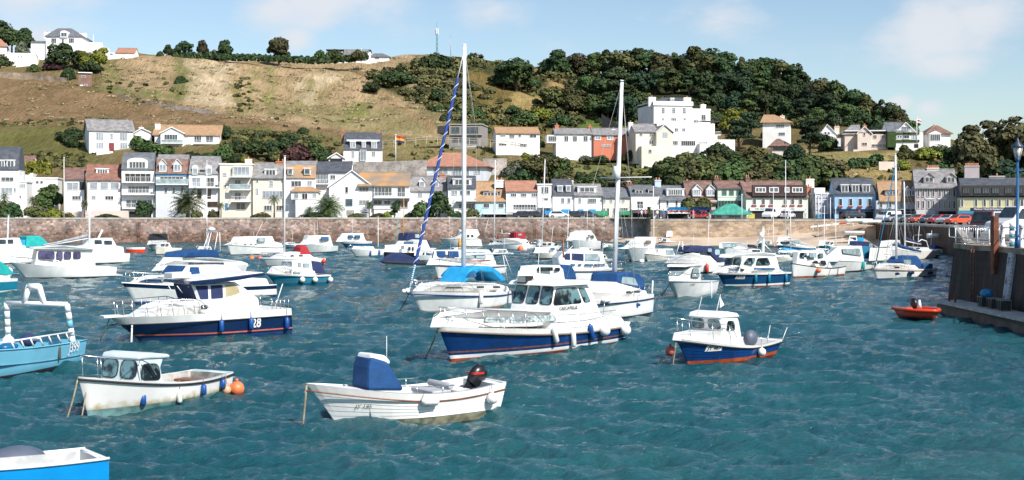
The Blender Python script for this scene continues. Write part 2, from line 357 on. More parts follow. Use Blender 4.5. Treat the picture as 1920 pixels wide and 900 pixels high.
ZONES = [([(-500, 0), (2500, 0), (2500, 500), (-500, 500)], OLIVE),
 ([(-500, 140), (100, 140), (190, 175), (420, 210), (640, 235), (640, 255), (400, 235), (0, 235), (-500, 235)], HEATH),
 ([(-500, 232), (0, 240), (120, 240), (200, 310), (-500, 300)], GRASS),
 ([(180, 104), (820, 104), (860, 230), (830, 262), (640, 245), (430, 215), (190, 165)], DRY),
 ([(345, 108), (440, 108), (430, 200), (345, 190)], PALE), ([(560, 150), (640, 130), (600, 190), (540, 210)], PALE),
 ([(400, 235), (620, 250), (600, 280), (400, 275)], GRASS),
 ([(500, 195), (800, 200), (850, 255), (650, 245)], (.27, .235, .13)),
 ([(500, 125), (510, 125), (513, 215), (500, 215)], (.22, .22, .09)), ([(590, 145), (598, 148), (545, 218), (532, 218)], (.24, .22, .1)), ([(632, 150), (640, 152), (590, 200), (580, 200)], (.26, .23, .11)), ([(470, 118), (478, 118), (480, 205), (468, 205)], (.26, .24, .11)),
 ([(440, 150), (452, 150), (456, 215), (436, 212)], (.24, .22, .1)), ([(660, 200), (700, 185), (690, 215), (640, 232)], (.22, .23, .09)), ([(620, 128), (690, 132), (690, 140), (625, 136)], (.28, .2, .11)), ([(830, 250), (700, 178), (706, 174), (842, 250)], (.32, .22, .14)),
 ([(190, 110), (222, 110), (230, 150), (192, 155)], (.24, .23, .11)),
 ([(325, 110), (350, 110), (352, 190), (325, 185)], (.2, .2, .09)),
 ([(180, 160), (330, 175), (330, 185), (190, 172)], (.2, .2, .09)),
 ([(690, 150), (810, 205), (870, 250), (1010, 250), (1060, 130), (900, 100), (760, 118)], SCRUB),
 ([(765, 132), (840, 128), (835, 160), (760, 165)], ROCK), ([(880, 130), (960, 150), (1010, 240), (900, 245)], (.19, .15, .06)),
 ([(1010, 130), (1060, 130), (1090, 165), (1030, 175)], (.36, .25, .13)), ([(970, 165), (1030, 180), (1000, 215), (960, 200)], (.36, .28, .13)),
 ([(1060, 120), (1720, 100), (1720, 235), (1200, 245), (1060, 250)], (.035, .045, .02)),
 ([(1085, 222), (1215, 222), (1215, 262), (1085, 240)], LAWN), ([(1075, 300), (1245, 300), (1225, 328), (1075, 328)], (.2, .22, .09)),
 ([(1480, 283), (1700, 283), (1680, 312), (1520, 318)], (.3, .27, .13)), ([(1530, 318), (1720, 310), (1720, 345), (1530, 350)], (.32, .26, .12)),
 ([(1860, 300), (2500, 300), (2500, 360), (1860, 350)], (.2, .24, .07)),
 ([(640, 258), (940, 262), (940, 300), (640, 303)], (.24, .21, .1)),
 ([(-500, 404), (2500, 404), (2500, 460), (-500, 460)], TAR)]
def inpoly(x, y, poly):
 c = np.zeros(x.shape, bool); n = len(poly)
 for i in range(n):
  x0, y0 = poly[i]; x1, y1 = poly[i-1]
  if y0 == y1: continue
  c ^= ((y0 > y) != (y1 > y)) & (x < (x1-x0)*(y-y0)/(y1-y0)+x0)
 return c
PYg = HY-(ZZ-CAMZ)*F/YY
ju = 9*np.sin(XX*.21+YY*.17)+6*np.sin(XX*.53-YY*.31)+5*np.sin(YY*.77+XX*.9); jv = 5*np.sin(XX*.31-YY*.27)+4*np.sin(XX*.67+YY*.49)
gc = np.zeros((*XX.shape, 4), np.float32); gc[..., 3] = 1
far = YY > 482
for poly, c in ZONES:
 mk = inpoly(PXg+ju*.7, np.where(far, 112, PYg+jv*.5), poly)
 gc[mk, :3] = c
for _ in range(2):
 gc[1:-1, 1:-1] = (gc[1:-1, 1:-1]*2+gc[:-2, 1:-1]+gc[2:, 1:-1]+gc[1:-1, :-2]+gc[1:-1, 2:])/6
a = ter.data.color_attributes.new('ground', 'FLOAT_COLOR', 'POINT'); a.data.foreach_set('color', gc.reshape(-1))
def stone(name, cols, scale, mortar, sc=(1, 1, 1.35), edge=.06, bump=.6, dark=None):
 m = bpy.data.materials.new(name); m.use_nodes = True; t = m.node_tree; b = t.nodes['Principled BSDF']; b.inputs['Roughness'].default_value = .9; b.inputs['Specular IOR Level'].default_value = .2
 tcn = N(t, 'ShaderNodeTexCoord'); mpn = N(t, 'ShaderNodeMapping'); mpn.inputs['Scale'].default_value = sc
 v = N(t, 'ShaderNodeTexVoronoi'); v.inputs['Scale'].default_value = scale; v2 = N(t, 'ShaderNodeTexVoronoi', feature='DISTANCE_TO_EDGE'); v2.inputs['Scale'].default_value = scale
 r = N(t, 'ShaderNodeValToRGB'); r.color_ramp.interpolation = 'CONSTANT'
 s = N(t, 'ShaderNodeSeparateColor')
 while len(r.color_ramp.elements) < len(cols): r.color_ramp.elements.new(.5)
 for i, c in enumerate(cols): r.color_ramp.elements[i].position = i/len(cols); r.color_ramp.elements[i].color = (*c, 1)
 n = N(t, 'ShaderNodeTexNoise'); n.inputs['Scale'].default_value = .35; n.inputs['Detail'].default_value = 6
 rn = N(t, 'ShaderNodeValToRGB'); rn.color_ramp.elements[0].position = .35; rn.color_ramp.elements[1].position = .65; rn.color_ramp.elements[0].color = (.62, .62, .62, 1); rn.color_ramp.elements[1].color = (1.12, 1.1, 1.08, 1)
 e = N(t, 'ShaderNodeMapRange'); e.inputs['From Max'].default_value = edge
 mx = N(t, 'ShaderNodeMix', data_type='RGBA'); mx.inputs[6].default_value = (*mortar, 1)
 mm = N(t, 'ShaderNodeMix', data_type='RGBA', blend_type='MULTIPLY'); mm.inputs[0].default_value = 1
 k = t.links.new; k(tcn.outputs['Object'], mpn.inputs[0]); k(mpn.outputs[0], v.inputs[0]); k(mpn.outputs[0], v2.inputs[0]); k(v.outputs['Color'], s.inputs[0]); k(s.outputs[0], r.inputs[0])
 k(v2.outputs[0], e.inputs[0]); k(e.outputs[0], mx.inputs[0]); k(r.outputs[0], mx.inputs[7]); k(tcn.outputs['Object'], n.inputs[0]); k(n.outputs[0], rn.inputs[0]); k(mx.outputs[2], mm.inputs[6]); k(rn.outputs[0], mm.inputs[7])
 out = mm.outputs[2]
 if dark:   # wet, weed-covered band low down: (z0, z1, colour)
  sz = N(t, 'ShaderNodeSeparateXYZ'); k(tcn.outputs['Object'], sz.inputs[0]); md = N(t, 'ShaderNodeMath', operation='MULTIPLY_ADD'); md.inputs[1].default_value = 1.6; md.inputs[2].default_value = -.8
  k(n.outputs[0], md.inputs[0]); ad = N(t, 'ShaderNodeMath', operation='ADD'); k(sz.outputs[2], ad.inputs[0]); k(md.outputs[0], ad.inputs[1])
  q = N(t, 'ShaderNodeMapRange'); q.inputs['From Min'].default_value = dark[1]; q.inputs['From Max'].default_value = dark[0]; k(ad.outputs[0], q.inputs[0])
  m3 = N(t, 'ShaderNodeMix', data_type='RGBA', blend_type='MULTIPLY'); m3.inputs[7].default_value = (*dark[2], 1); k(q.outputs[0], m3.inputs[0]); k(out, m3.inputs[6]); out = m3.outputs[2]
 k(out, b.inputs[0]); bp = N(t, 'ShaderNodeBump'); bp.inputs['Strength'].default_value = bump; bp.inputs['Distance'].default_value = .15; k(e.outputs[0], bp.inputs['Height']); k(bp.outputs[0], b.inputs['Normal'])
 return m
RUBBLE = stone('rubble_granite', [(.37, .25, .21), (.48, .34, .3), (.24, .16, .13), (.55, .42, .36), (.3, .24, .23), (.4, .28, .22)], 1.7, (.46, .39, .33), (1, 1, 1.5), .075, dark=(1.5, 2.7, (.6, .53, .48)))
RUBBLE2 = stone('tan_granite', [(.5, .37, .25), (.42, .32, .24), (.56, .43, .3), (.36, .27, .2), (.5, .4, .3)], 1.3, (.52, .44, .34), (.8, .8, 1.7), .05, dark=(.3, 2.2, (.8, .74, .7)))
GREYST = stone('grey_granite', [(.42, .39, .36), (.5, .46, .42), (.34, .31, .29), (.46, .42, .4)], 2.4, (.5, .48, .44), (1, 1, 1.3), .05)
def blocks(name, c1, c2, mort):
 m = bpy.data.materials.new(name); m.use_nodes = True; t = m.node_tree; b = t.nodes['Principled BSDF']; b.inputs['Roughness'].default_value = .75; k = t.links.new
 g = N(t, 'ShaderNodeNewGeometry'); s = N(t, 'ShaderNodeSeparateXYZ'); k(g.outputs['Position'], s.inputs[0]); ad = N(t, 'ShaderNodeMath', operation='ADD'); k(s.outputs[0], ad.inputs[0]); k(s.outputs[1], ad.inputs[1])
 cb = N(t, 'ShaderNodeCombineXYZ'); k(ad.outputs[0], cb.inputs[0]); k(s.outputs[2], cb.inputs[1])
 nz_ = N(t, 'ShaderNodeTexNoise'); nz_.inputs['Scale'].default_value = .9; k(g.outputs['Position'], nz_.inputs[0]); va = N(t, 'ShaderNodeMix', data_type='RGBA', blend_type='ADD'); va.inputs[0].default_value = .25; k(cb.outputs[0], va.inputs[6]); k(nz_.outputs[1], va.inputs[7])
 br = N(t, 'ShaderNodeTexBrick'); br.inputs['Scale'].default_value = 1; br.inputs['Brick Width'].default_value = 1.25; br.inputs['Row Height'].default_value = .48; br.inputs['Mortar Size'].default_value = .03; br.inputs['Color1'].default_value = (*c1, 1); br.inputs['Color2'].default_value = (*c2, 1); br.inputs['Mortar'].default_value = (*mort, 1)
 k(va.outputs[2], br.inputs[0]); mp = N(t, 'ShaderNodeMapping'); mp.inputs['Scale'].default_value = (2.2, 2.2, .16); k(g.outputs['Position'], mp.inputs[0]); n = N(t, 'ShaderNodeTexNoise'); n.inputs['Scale'].default_value = 1; n.inputs['Detail'].default_value = 7; k(mp.outputs[0], n.inputs[0])
 r = N(t, 'ShaderNodeValToRGB'); r.color_ramp.elements[0].position = .36; r.color_ramp.elements[1].position = .66; r.color_ramp.elements[0].color = (.35, .33, .3, 1); r.color_ramp.elements[1].color = (1.7, 1.45, 1.2, 1); k(n.outputs[0], r.inputs[0])
 mm = N(t, 'ShaderNodeMix', data_type='RGBA', blend_type='MULTIPLY'); mm.inputs[0].default_value = 1; k(br.outputs[0], mm.inputs[6]); k(r.outputs[0], mm.inputs[7]); k(mm.outputs[2], b.inputs[0])
 bp = N(t, 'ShaderNodeBump'); bp.inputs['Strength'].default_value = .8; bp.inputs['Distance'].default_value = .08; k(n.outputs[0], bp.inputs['Height']); k(bp.outputs[0], b.inputs['Normal']); return m
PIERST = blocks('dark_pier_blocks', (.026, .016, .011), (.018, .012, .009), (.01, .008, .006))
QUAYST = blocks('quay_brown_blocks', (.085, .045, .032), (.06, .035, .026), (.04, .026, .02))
CONC = mat('pale_concrete', (.46, .42, .36), .9, var=.25, vs=.8, bump=.3)
TARM = mat('asphalt_grey', (.16, .155, .15), .95, var=.2, vs=.6)
SAND = mat('wet_and_dry_sand', (.56, .45, .34), .95, c2=(.4, .3, .22), vs=.12, bump=.3, bs=1.5, fac=(.38, .6))
def wallrun(pts, z0, z1, th, m, mtop, name, label, zs=.32):
 r = thing(name, label, 'harbour wall', (0, 0, 0)); mb = MB(); mc = MB()
 fr = [Vector((x, y, 0)) for x, y in pts]
 def offs(p, i, d):
  a = fr[max(i-1, 0)]; c = fr[min(i+1, len(fr)-1)]; n = Vector((-(c-a).y, (c-a).x, 0)).normalized(); return p+n*d
 prof = [(-.5, z0), (0, z1-zs), (0, z1-zs)]
 mb.grid([[(*offs(p, i, -.45)[:2], z0) for i, p in enumerate(fr)], [(*p[:2], z1-zs) for p in fr]], m, smooth=False)
 mc.grid([[(*offs(p, i, -.06)[:2], z1-zs) for i, p in enumerate(fr)], [(*offs(p, i, -.06)[:2], z1) for i, p in enumerate(fr)],
    [(*offs(p, i, th)[:2], z1) for i, p in enumerate(fr)], [(*offs(p, i, th)[:2], z1-zs-.3) for i, p in enumerate(fr)]], mtop, smooth=False)
 mb.build('stone_face', r, fix=False); mc.build('coping', r, fix=False); return r
def wx(px, Y): return ((px-960)/F*Y, Y)
wallrun([wx(p, float(wallY(p))) for p in (-420, -200, 0, 200, 400, 600, 700, 900, 1100, 1160)], -1, 4.72, .55, RUBBLE, CONC, 'harbour_wall', 'long pinkish rubble stone harbour wall below the seafront houses')
wallrun([wx(1160, 245), wx(1212, 243), (wx(1220, 236))], -1, 4.7, .5, GREYST, CONC, 'wall_return', 'shaded grey step where the harbour wall turns towards the beach', .6)
wallrun([wx(p, float(wallY(p))) for p in (1220, 1330, 1440, 1530, 1642)], -1, 4.45, .5, RUBBLE2, CONC, 'harbour_wall', 'tan stone harbour wall standing behind the sandy beach')
slip = MB(); a0 = wx(1530, 224); a1 = wx(1642, 219)
slip.add([(a0[0], a0[1], 1.6), (a1[0], a1[1], 3.5), (a1[0], a1[1]+12, 3.7), (a0[0], a0[1]+14, 2.0), (a0[0], a0[1], -1), (a1[0], a1[1], -1)], [(0, 1, 2, 3), (4, 5, 1, 0)], mat('slipway_stone', (.5, .37, .26), .9, var=.3, vs=.7, bump=.4))
struct(slip.build('slipway', fix=False))
bx_ = []
def shore(px): return np.interp(px, [1120, 1160, 1250, 1500, 1640, 1760, 1900], [249, 240, 219, 213, 205, 192, 170])
rows = []
for k in range(14):
 f = k/13; row = []
 for px in np.arange(1120, 1921, 10):
  y1 = min(float(wallY(px))+1, 246) if px < 1640 else np.interp(px, [1640, 1800, 1920], [233, 178, 172])
  y0 = float(shore(px))-14; Y = y0+(y1-y0)*f; d = (Y-float(shore(px)))
  rise = 1.25 if px < 1400 else np.interp(px, [1400, 1560, 1920], [1.25, 2.5, 1.6])
  z = rise*min(1.0, max(-.6, d/max(4, (y1-float(shore(px)))))) + .05*math.sin(px*.05+Y*.3)
  row.append(((px-960)/F*Y, Y, z))
 rows.append(row)
struct(MB().grid(rows, SAND).build('beach', fix=False))
QZ = 3.95
qp = [wx(1642, 219), wx(1700, 200), (59.5, 172), (28.4, 80)]
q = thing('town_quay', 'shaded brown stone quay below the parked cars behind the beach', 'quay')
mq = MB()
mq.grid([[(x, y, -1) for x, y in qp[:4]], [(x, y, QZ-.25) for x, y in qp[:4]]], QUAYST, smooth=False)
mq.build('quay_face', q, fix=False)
mc = MB(); mc.grid([[(x-.08, y, QZ-.25) for x, y in qp[:4]], [(x-.08, y, QZ+.05) for x, y in qp[:4]], [(x+.5, y, QZ+.05) for x, y in qp[:4]]], CONC, smooth=False); mc.build('coping', q, fix=False)
tq = MB(); tq.add([(x+.3, y+.05, QZ) for x, y in qp[:4]]+[(400, 79.5, QZ), (400, 262, QZ), (a1[0], 231, QZ)], [(0, 1, 2, 3, 4, 5, 6)], TARM)
struct(tq.build('quay_road'))
struct(MB().grid([[(*wx(p, float(wallY(p))+.5), 4.506) for p in range(-420, 1531, 50)], [(*wx(p, 253.0), 4.506) for p in range(-420, 1531, 50)]], TARM, smooth=False).build('road', fix=False))
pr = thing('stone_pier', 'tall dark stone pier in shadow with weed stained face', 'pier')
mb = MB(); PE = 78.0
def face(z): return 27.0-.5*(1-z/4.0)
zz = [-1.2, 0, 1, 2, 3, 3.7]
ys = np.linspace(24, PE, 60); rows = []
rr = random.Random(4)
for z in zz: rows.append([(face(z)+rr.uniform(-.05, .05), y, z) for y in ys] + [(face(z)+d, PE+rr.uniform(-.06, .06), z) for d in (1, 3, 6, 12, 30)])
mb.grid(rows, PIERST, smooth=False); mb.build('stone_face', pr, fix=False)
mc = MB(); rg = []
for off, z in ((-.1, 3.7), (-.1, 4.0), (.9, 4.0)): rg.append([(27+off+rr.uniform(-.04, .04), y, z+rr.uniform(-.02, .02)) for y in np.linspace(24, PE-abs(off)*0, 40)]+[(31+off, PE+.1-max(0, off), z), (60, PE+.1-max(0, off), z)])
mc.grid(rg, mat('worn_coping', (.3, .24, .18), .9, var=.4, vs=1.5, bump=.5), smooth=False); mc.build('coping', pr, fix=False)
struct(MB().add([(27.2, 20, 3.996), (400, 20, 3.996), (400, 79.5, 3.996), (27.2, 77.9, 3.996)], [(0, 1, 2, 3)], mat('pier_paving', (.32, .28, .23), .95, var=.3, vs=.5)).build('pier_deck'))
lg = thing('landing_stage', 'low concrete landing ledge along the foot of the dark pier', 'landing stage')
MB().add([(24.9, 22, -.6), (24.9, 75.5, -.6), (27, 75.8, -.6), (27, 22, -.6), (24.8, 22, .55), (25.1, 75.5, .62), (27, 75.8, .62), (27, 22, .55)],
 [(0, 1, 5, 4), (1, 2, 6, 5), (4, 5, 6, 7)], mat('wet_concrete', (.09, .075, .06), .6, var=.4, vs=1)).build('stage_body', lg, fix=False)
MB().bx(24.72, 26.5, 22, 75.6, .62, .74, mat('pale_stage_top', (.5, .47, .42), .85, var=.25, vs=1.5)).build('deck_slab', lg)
def wall_m(name, c, **k): return mat(name, c, .8, var=k.pop('var', .11), vs=.45, fac=(.3, .62), **k)
WW = wall_m('white_render', (.84, .83, .81)); WC = wall_m('cream_render', (.74, .68, .58)); WB = wall_m('pale_blue_render', (.50, .62, .72))
WP = wall_m('pale_pink_render', (.74, .62, .54)); WG = wall_m('pinkish_grey_render', (.50, .44, .44)); WY_ = wall_m('pale_yellow_render', (.60, .56, .34))
WO = wall_m('orange_red_render', (.62, .2, .12)); WBG = wall_m('blue_grey_render', (.62, .66, .70)); WMG = wall_m('pale_mint_render', (.66, .72, .62))
WLT = wall_m('light_teal_render', (.45, .66, .72)); WMOD = wall_m('grey_cladding', (.30, .28, .26)); BRK = wall_m('brown_brick', (.22, .13, .1), var=.3)
IVY = mat('ivy_leaves', (.02, .05, .012), .9, c2=(.05, .09, .02), vs=4, bump=.8, bs=6)
def roof_m(name, c, c2=None, vs=1.2):
 if name in MATS: return MATS[name]
 m = mat(name, c, .85, c2=c2 or tuple(x*.65 for x in c), vs=vs, bump=.25, bs=9); return m
SL = roof_m('slate_roof', (.16, .17, .19)); SLD = roof_m('dark_slate_roof', (.085, .095, .115)); SLG = roof_m('grey_tile_roof', (.28, .27, .27))
TCR = roof_m('terracotta_roof', (.42, .2, .13), (.32, .16, .11)); OCH = roof_m('ochre_roof', (.42, .25, .13), (.31, .2, .12)); BRN = roof_m('brown_tile_roof', (.24, .14, .11), (.15, .09, .075))
RBR = roof_m('mossy_red_brown_roof', (.3, .13, .09), (.17, .1, .08)); GLR = roof_m('lichen_grey_roof', (.34, .3, .24), (.25, .22, .2), .4); MOS = roof_m('lichen_orange_roof', (.44, .25, .11), (.25, .2, .16), .35)
GRN = roof_m('green_metal_roof', (.06, .36, .27)); FASC = wall_m('fascia_white', (.78, .78, .78))
WGL = mat('house_window_glass', (.07, .09, .11), .08, var=.6, vs=.6, spec=.9, fac=(.35, .65)); WGP = mat('curtained_window_glass', (.30, .34, .38), .15, var=.4, vs=.7, spec=.8, fac=(.35, .65))
WGD = mat('dark_window_glass', (.02, .024, .03), .1, var=.4, vs=.6, spec=.8)
POT = mat('chimney_pot_clay', (.5, .2, .12), .8); FRW = mat('window_frame_white', (.8, .8, .8), .5); FRD = mat('window_frame_dark', (.05, .05, .05), .5); FRBL = mat('window_frame_blue', (.05, .22, .4), .5)
FRG = mat('window_frame_green', (.1, .42, .36), .5); DOORR = mat('door_dark_red', (.22, .03, .03), .5); DOORD = mat('dark_opening', (.02, .02, .022), .8); AWB = mat('blue_awning_cloth', (.01, .2, .42), .8); AWG = mat('green_awning_cloth', (.02, .22, .1), .8)
TMAP = {'p': WGP, 'd': WGD, 'g': WGL}
class House:
 def __init__(s, label, x0, x1, yb, ye, Y=None, yaw=0, depth=9, wall=WW, cat='house', name='house', sink=2.5, group=None, parts=True):
  xm = s.xm = (x0+x1)/2
  if Y is None: Y = tY(xm, yb)+1.0
  s.Y = Y; s.s = F/Y; s.yaw = R(-yaw); p = P(xm, yb, Y)
  s.root = thing(name, label, cat, p, s.yaw, group); s.M = Matrix.Translation(p) @ Matrix.Rotation(s.yaw, 4, 'Z'); s.Mi = s.M.inverted()
  s.x0 = s.U(x0, yb).x; s.x1 = s.U(x1, yb).x; s.ze = s.U(xm, ye).z; s.d = depth; s.wall = wall; s.wm = MB(); s.z0 = -sink
  s.wm.bx(s.x0, s.x1, 0, depth, -sink, s.ze, wall); s.wb = None
 def U(s, px, py, y=0.0):
  """picture point -> local point on the plane local y = const"""
  o = s.Mi @ Vector((0, 0, CAMZ)); d = (s.Mi.to_3x3() @ Vector(((px-960)/F, 1, (HY-py)/F))); k = (y-o.y)/d.y; return o+d*k
 def sub(s, x0, x1, yb, ye, y0=0, y1=None, wall=None):
  a = s.U(x0, yb, y0); b = s.U(x1, ye, y0); za = a.z if a.z > .3 else s.z0-(2.5 if y0 < -1 else 0); s.wm.bx(a.x, b.x, y0, y1 if y1 is not None else s.d, za, b.z, wall or s.wall); return s
 def gable(s, yr, rm, x0=None, x1=None, ye=None, oh=.35, y0=0, y1=None, name='roof', ridge=None, ext=0):
  """ridge parallel to the front"""
  y1 = s.d if y1 is None else y1; X0 = s.x0 if x0 is None else s.U(x0, 400, y0).x; X1 = s.x1 if x1 is None else s.U(x1, 400, y0).x
  ze = s.ze if ye is None else s.U(s.xm, ye, y0).z; ym = (y0+y1)/2 if ridge is None else ridge; zr = s.U(x0, yr, ym).z if x0 else s.U(s.xm, yr, ym).z
  s.wm.add([(X0, y0, ze), (X0, y1, ze), (X0, ym, zr-.1), (X1, y0, ze), (X1, y1, ze), (X1, ym, zr-.1)], [(0, 1, 2), (3, 5, 4), (0, 2, 5, 3), (1, 4, 5, 2)], s.wall)
  sl = (zr-ze)/(ym-y0); mb = MB(); t = .18; e = oh*.35+ext
  for sg, yy in ((-1, y0), (1, y1)):
   a = Vector((X0-e, yy+sg*oh, ze-oh*sl)); b_ = Vector((X1+e, yy+sg*oh, ze-oh*sl)); c = Vector((X1+e, ym, zr)); d = Vector((X0-e, ym, zr))
   mb.extr([a, b_, c, d], (0, 0, t), rm)
  mb.bx(X0-e, X1+e, ym-.14, ym+.14, zr+t-.05, zr+t+.12, rm)
  s.rf = mb.build(name, s.root); s.zr = zr; s.ym = ym; return s
 def gfront(s, px_apex, yr, rm, x0=None, x1=None, ye=None, oh=.3, y0=0, y1=None, name='roof', wall=None):
  """gable end to the front"""
  y1 = s.d if y1 is None else y1; X0 = s.x0 if x0 is None else s.U(x0, 400, y0).x; X1 = s.x1 if x1 is None else s.U(x1, 400, y0).x
  ze = s.ze if ye is None else s.U(s.xm, ye, y0).z; ap = s.U(px_apex, yr, y0); zr = ap.z; xm = ap.x
  s.wm.add([(X0, y0, ze), (X1, y0, ze), (xm, y0, zr-.05), (X0, y1, ze), (X1, y1, ze), (xm, y1, zr-.05)], [(0, 1, 2), (3, 5, 4), (0, 2, 5, 3), (1, 4, 5, 2)], wall or s.wall)
  mb = MB(); t = .16
  for sg, X in ((-1, X0), (1, X1)):
   sl = (zr-ze)/max(.1, abs(xm-X)); a = Vector((X+sg*oh, y0-oh, ze-oh*sl)); b_ = Vector((xm, y0-oh, zr)); c = Vector((xm, y1+.1, zr)); d = Vector((X+sg*oh, y1+.1, ze-oh*sl))
   mb.extr([a, b_, c, d], (0, 0, t), rm)
   mb.extr([a+Vector((0, -.03, -.05)), b_+Vector((0, -.03, -.05)), b_+Vector((0, -.03, .2)), a+Vector((0, -.03, .2))], (0, .04, 0), FASC)
  s.rf = mb.build(name, s.root); return s
 def hip(s, yr, rm, xr0, xr1, x0=None, x1=None, ye=None, oh=.45, y0=0, y1=None, name='roof'):
  y1 = s.d if y1 is None else y1; X0 = s.x0 if x0 is None else s.U(x0, 400, y0).x; X1 = s.x1 if x1 is None else s.U(x1, 400, y0).x
  ze = s.ze if ye is None else s.U(s.xm, ye, y0).z; ym = (y0+y1)/2; a = s.U(xr0, yr, ym); b_ = s.U(xr1, yr, ym)
  mb = MB(); mb.add([(X0-oh, y0-oh, ze-.05), (X1+oh, y0-oh, ze-.05), (X1+oh, y1+oh, ze-.05), (X0-oh, y1+oh, ze-.05), (a.x, ym, a.z), (b_.x, ym, b_.z),
   (X0-oh, y0-oh, ze-.2), (X1+oh, y0-oh, ze-.2), (X1+oh, y1+oh, ze-.2), (X0-oh, y1+oh, ze-.2)],
   [(0, 1, 5, 4), (1, 2, 5), (2, 3, 4, 5), (3, 0, 4), (6, 7, 1, 0), (7, 8, 2, 1), (8, 9, 3, 2), (9, 6, 0, 3), (6, 9, 8, 7)], rm)
  s.rf = mb.build(name, s.root); s.ym = ym; s.zr = a.z; return s
 def mans(s, yt, rm, ins=1.3, x0=None, x1=None, ye=None, top=None, sidein=.05):
  """steep front slope with a low top"""
  X0 = s.x0 if x0 is None else s.U(x0, 400).x; X1 = s.x1 if x1 is None else s.U(x1, 400).x; ze = s.ze if ye is None else s.U(s.xm, ye).z; zt = s.U(s.xm, yt, ins).z
  mb = MB(); q = sidein
  v = [(X0-q, -.3, ze), (X1+q, -.3, ze), (X1-q*2, ins, zt), (X0+q*2, ins, zt), (X0-q, s.d+.3, ze), (X1+q, s.d+.3, ze), (X1-q*2, s.d-ins, zt), (X0+q*2, s.d-ins, zt), ((X0+X1)/2, s.d/2, zt+.9)]
  mb.add(v, [(0, 1, 2, 3), (5, 4, 7, 6), (1, 5, 6, 2), (4, 0, 3, 7), (0, 4, 5, 1)], rm)
  mb.add([v[3], v[2], v[6], v[7], (v[3][0], s.d/2, zt+1.0), (v[2][0], s.d/2, zt+1.0)], [(0, 1, 5, 4), (2, 3, 4, 5), (1, 2, 5), (3, 0, 4)], top or rm)
  s.rf = mb.build('roof', s.root); return s
 def flat(s, yt=None, m=None, oh=.15):
  z = s.ze if yt is None else s.U(s.xm, yt).z; mb = MB(); mb.bx(s.x0-oh, s.x1+oh, -oh, s.d+oh, z, z+.28, m or FASC); s.rf = mb.build('roof', s.root); return s
 def win(s, x0, y0, x1, y1, g='g', fr=None, n=1, rows=1, y=0, parent=None, name='window', fw=.07, door=False):
  a = s.U(x0, y1, y); b_ = s.U(x1, y0, y); mb = MB(); fr = fr or FRW; W_ = b_.x-a.x; H_ = b_.z-a.z
  mb.bx(a.x, b_.x, y-.10, y+.05, b_.z-fw, b_.z, fr); mb.bx(a.x, b_.x, y-.12, y+.05, a.z, a.z+fw, fr)
  mb.bx(a.x, a.x+fw, y-.09, y+.05, a.z+fw, b_.z-fw, fr); mb.bx(b_.x-fw, b_.x, y-.09, y+.05, a.z+fw, b_.z-fw, fr)
  for i in range(1, n): xx = a.x+W_*i/n; mb.bx(xx-fw*.4, xx+fw*.4, y-.085, y+.04, a.z+fw, b_.z-fw, fr)
  for i in range(1, rows): z_ = a.z+H_*i/rows; mb.bx(a.x+fw, b_.x-fw, y-.08, y+.035, z_-fw*.35, z_+fw*.35, fr)
  mb.bx(a.x+fw, b_.x-fw, y-.03, y+.02, a.z+fw, b_.z-fw, TMAP.get(g, g)); mb.build(name, parent or s.root); return s
 def wins(s, xs, y0, y1, w, **k):
  for x in xs: s.win(x-w/2, y0, x+w/2, y1, **k)
  return s
 def opening(s, x0, y0, x1, y1, m=None, name='doorway', y=0):
  a = s.U(x0, y1, y); b_ = s.U(x1, y0, y); MB().bx(a.x, b_.x, y-.06, y+.02, a.z, b_.z, m or DOORD).build(name, s.root); return s
 def chim(s, px, yt, w=1.0, pots=2, m=None, y=None, zb=None, d=.9, pm=None):
  y = s.d/2 if y is None else y; t_ = s.U(px, yt, y); mb = MB(); zb = (s.ze if zb is None else s.U(px, zb, y).z); m = m or s.wall
  ph = .45; zt = t_.z-ph
  mb.bx(t_.x-w/2, t_.x+w/2, y-d/2, y+d/2, zb, zt, m); mb.bx(t_.x-w/2-.08, t_.x+w/2+.08, y-d/2-.08, y+d/2+.08, zt-.25, zt-.08, m)
  for i in range(pots):
   xx = t_.x+(i-(pots-1)/2)*w/max(1, pots)*.95; mb.tube([(xx, y, zt-.1), (xx, y, zt+ph)], [.17, .13], pm or POT, 7)
  mb.build('chimney', s.root); return s
 def dormer(s, x0, x1, y0, y1, kind='flat', rm=None, y=.5, wall=None, g='g', n=1, dep=3.0, fr=None, inset=1.2, arch=False):
  wall = wall or FRW; a = s.U(x0, y1, y); b_ = s.U(x1, y0, y); mb = MB(); H_ = b_.z-a.z; rm = rm or SL
  if kind == 'flat':
   mb.bx(a.x, b_.x, y, y+dep, a.z, b_.z-.12, wall); mb.bx(a.x-.12, b_.x+.12, y-.15, y+dep, b_.z-.12, b_.z+.06, wall); zt = b_.z-.15
  elif kind == 'gable':
   ze = a.z+H_*.62; xm = (a.x+b_.x)/2
   mb.bx(a.x, b_.x, y, y+dep, a.z, ze, wall); mb.add([(a.x, y, ze), (b_.x, y, ze), (xm, y, b_.z), (a.x, y+dep, ze), (b_.x, y+dep, ze), (xm, y+dep, b_.z)], [(0, 1, 2), (3, 5, 4)], wall)
   for X, sg in ((a.x, -1), (b_.x, 1)):
    mb.extr([(X+sg*.15, y-.2, ze-.12), (xm, y-.2, b_.z+.02), (xm, y+dep, b_.z+.02), (X+sg*.15, y+dep, ze-.12)], (0, 0, .1), rm)
    mb.extr([(X+sg*.18, y-.24, ze-.16), (xm, y-.24, b_.z), (xm, y-.24, b_.z+.16), (X+sg*.18, y-.24, ze)], (0, .05, 0), wall)
   zt = ze-.02
  else:   # arched
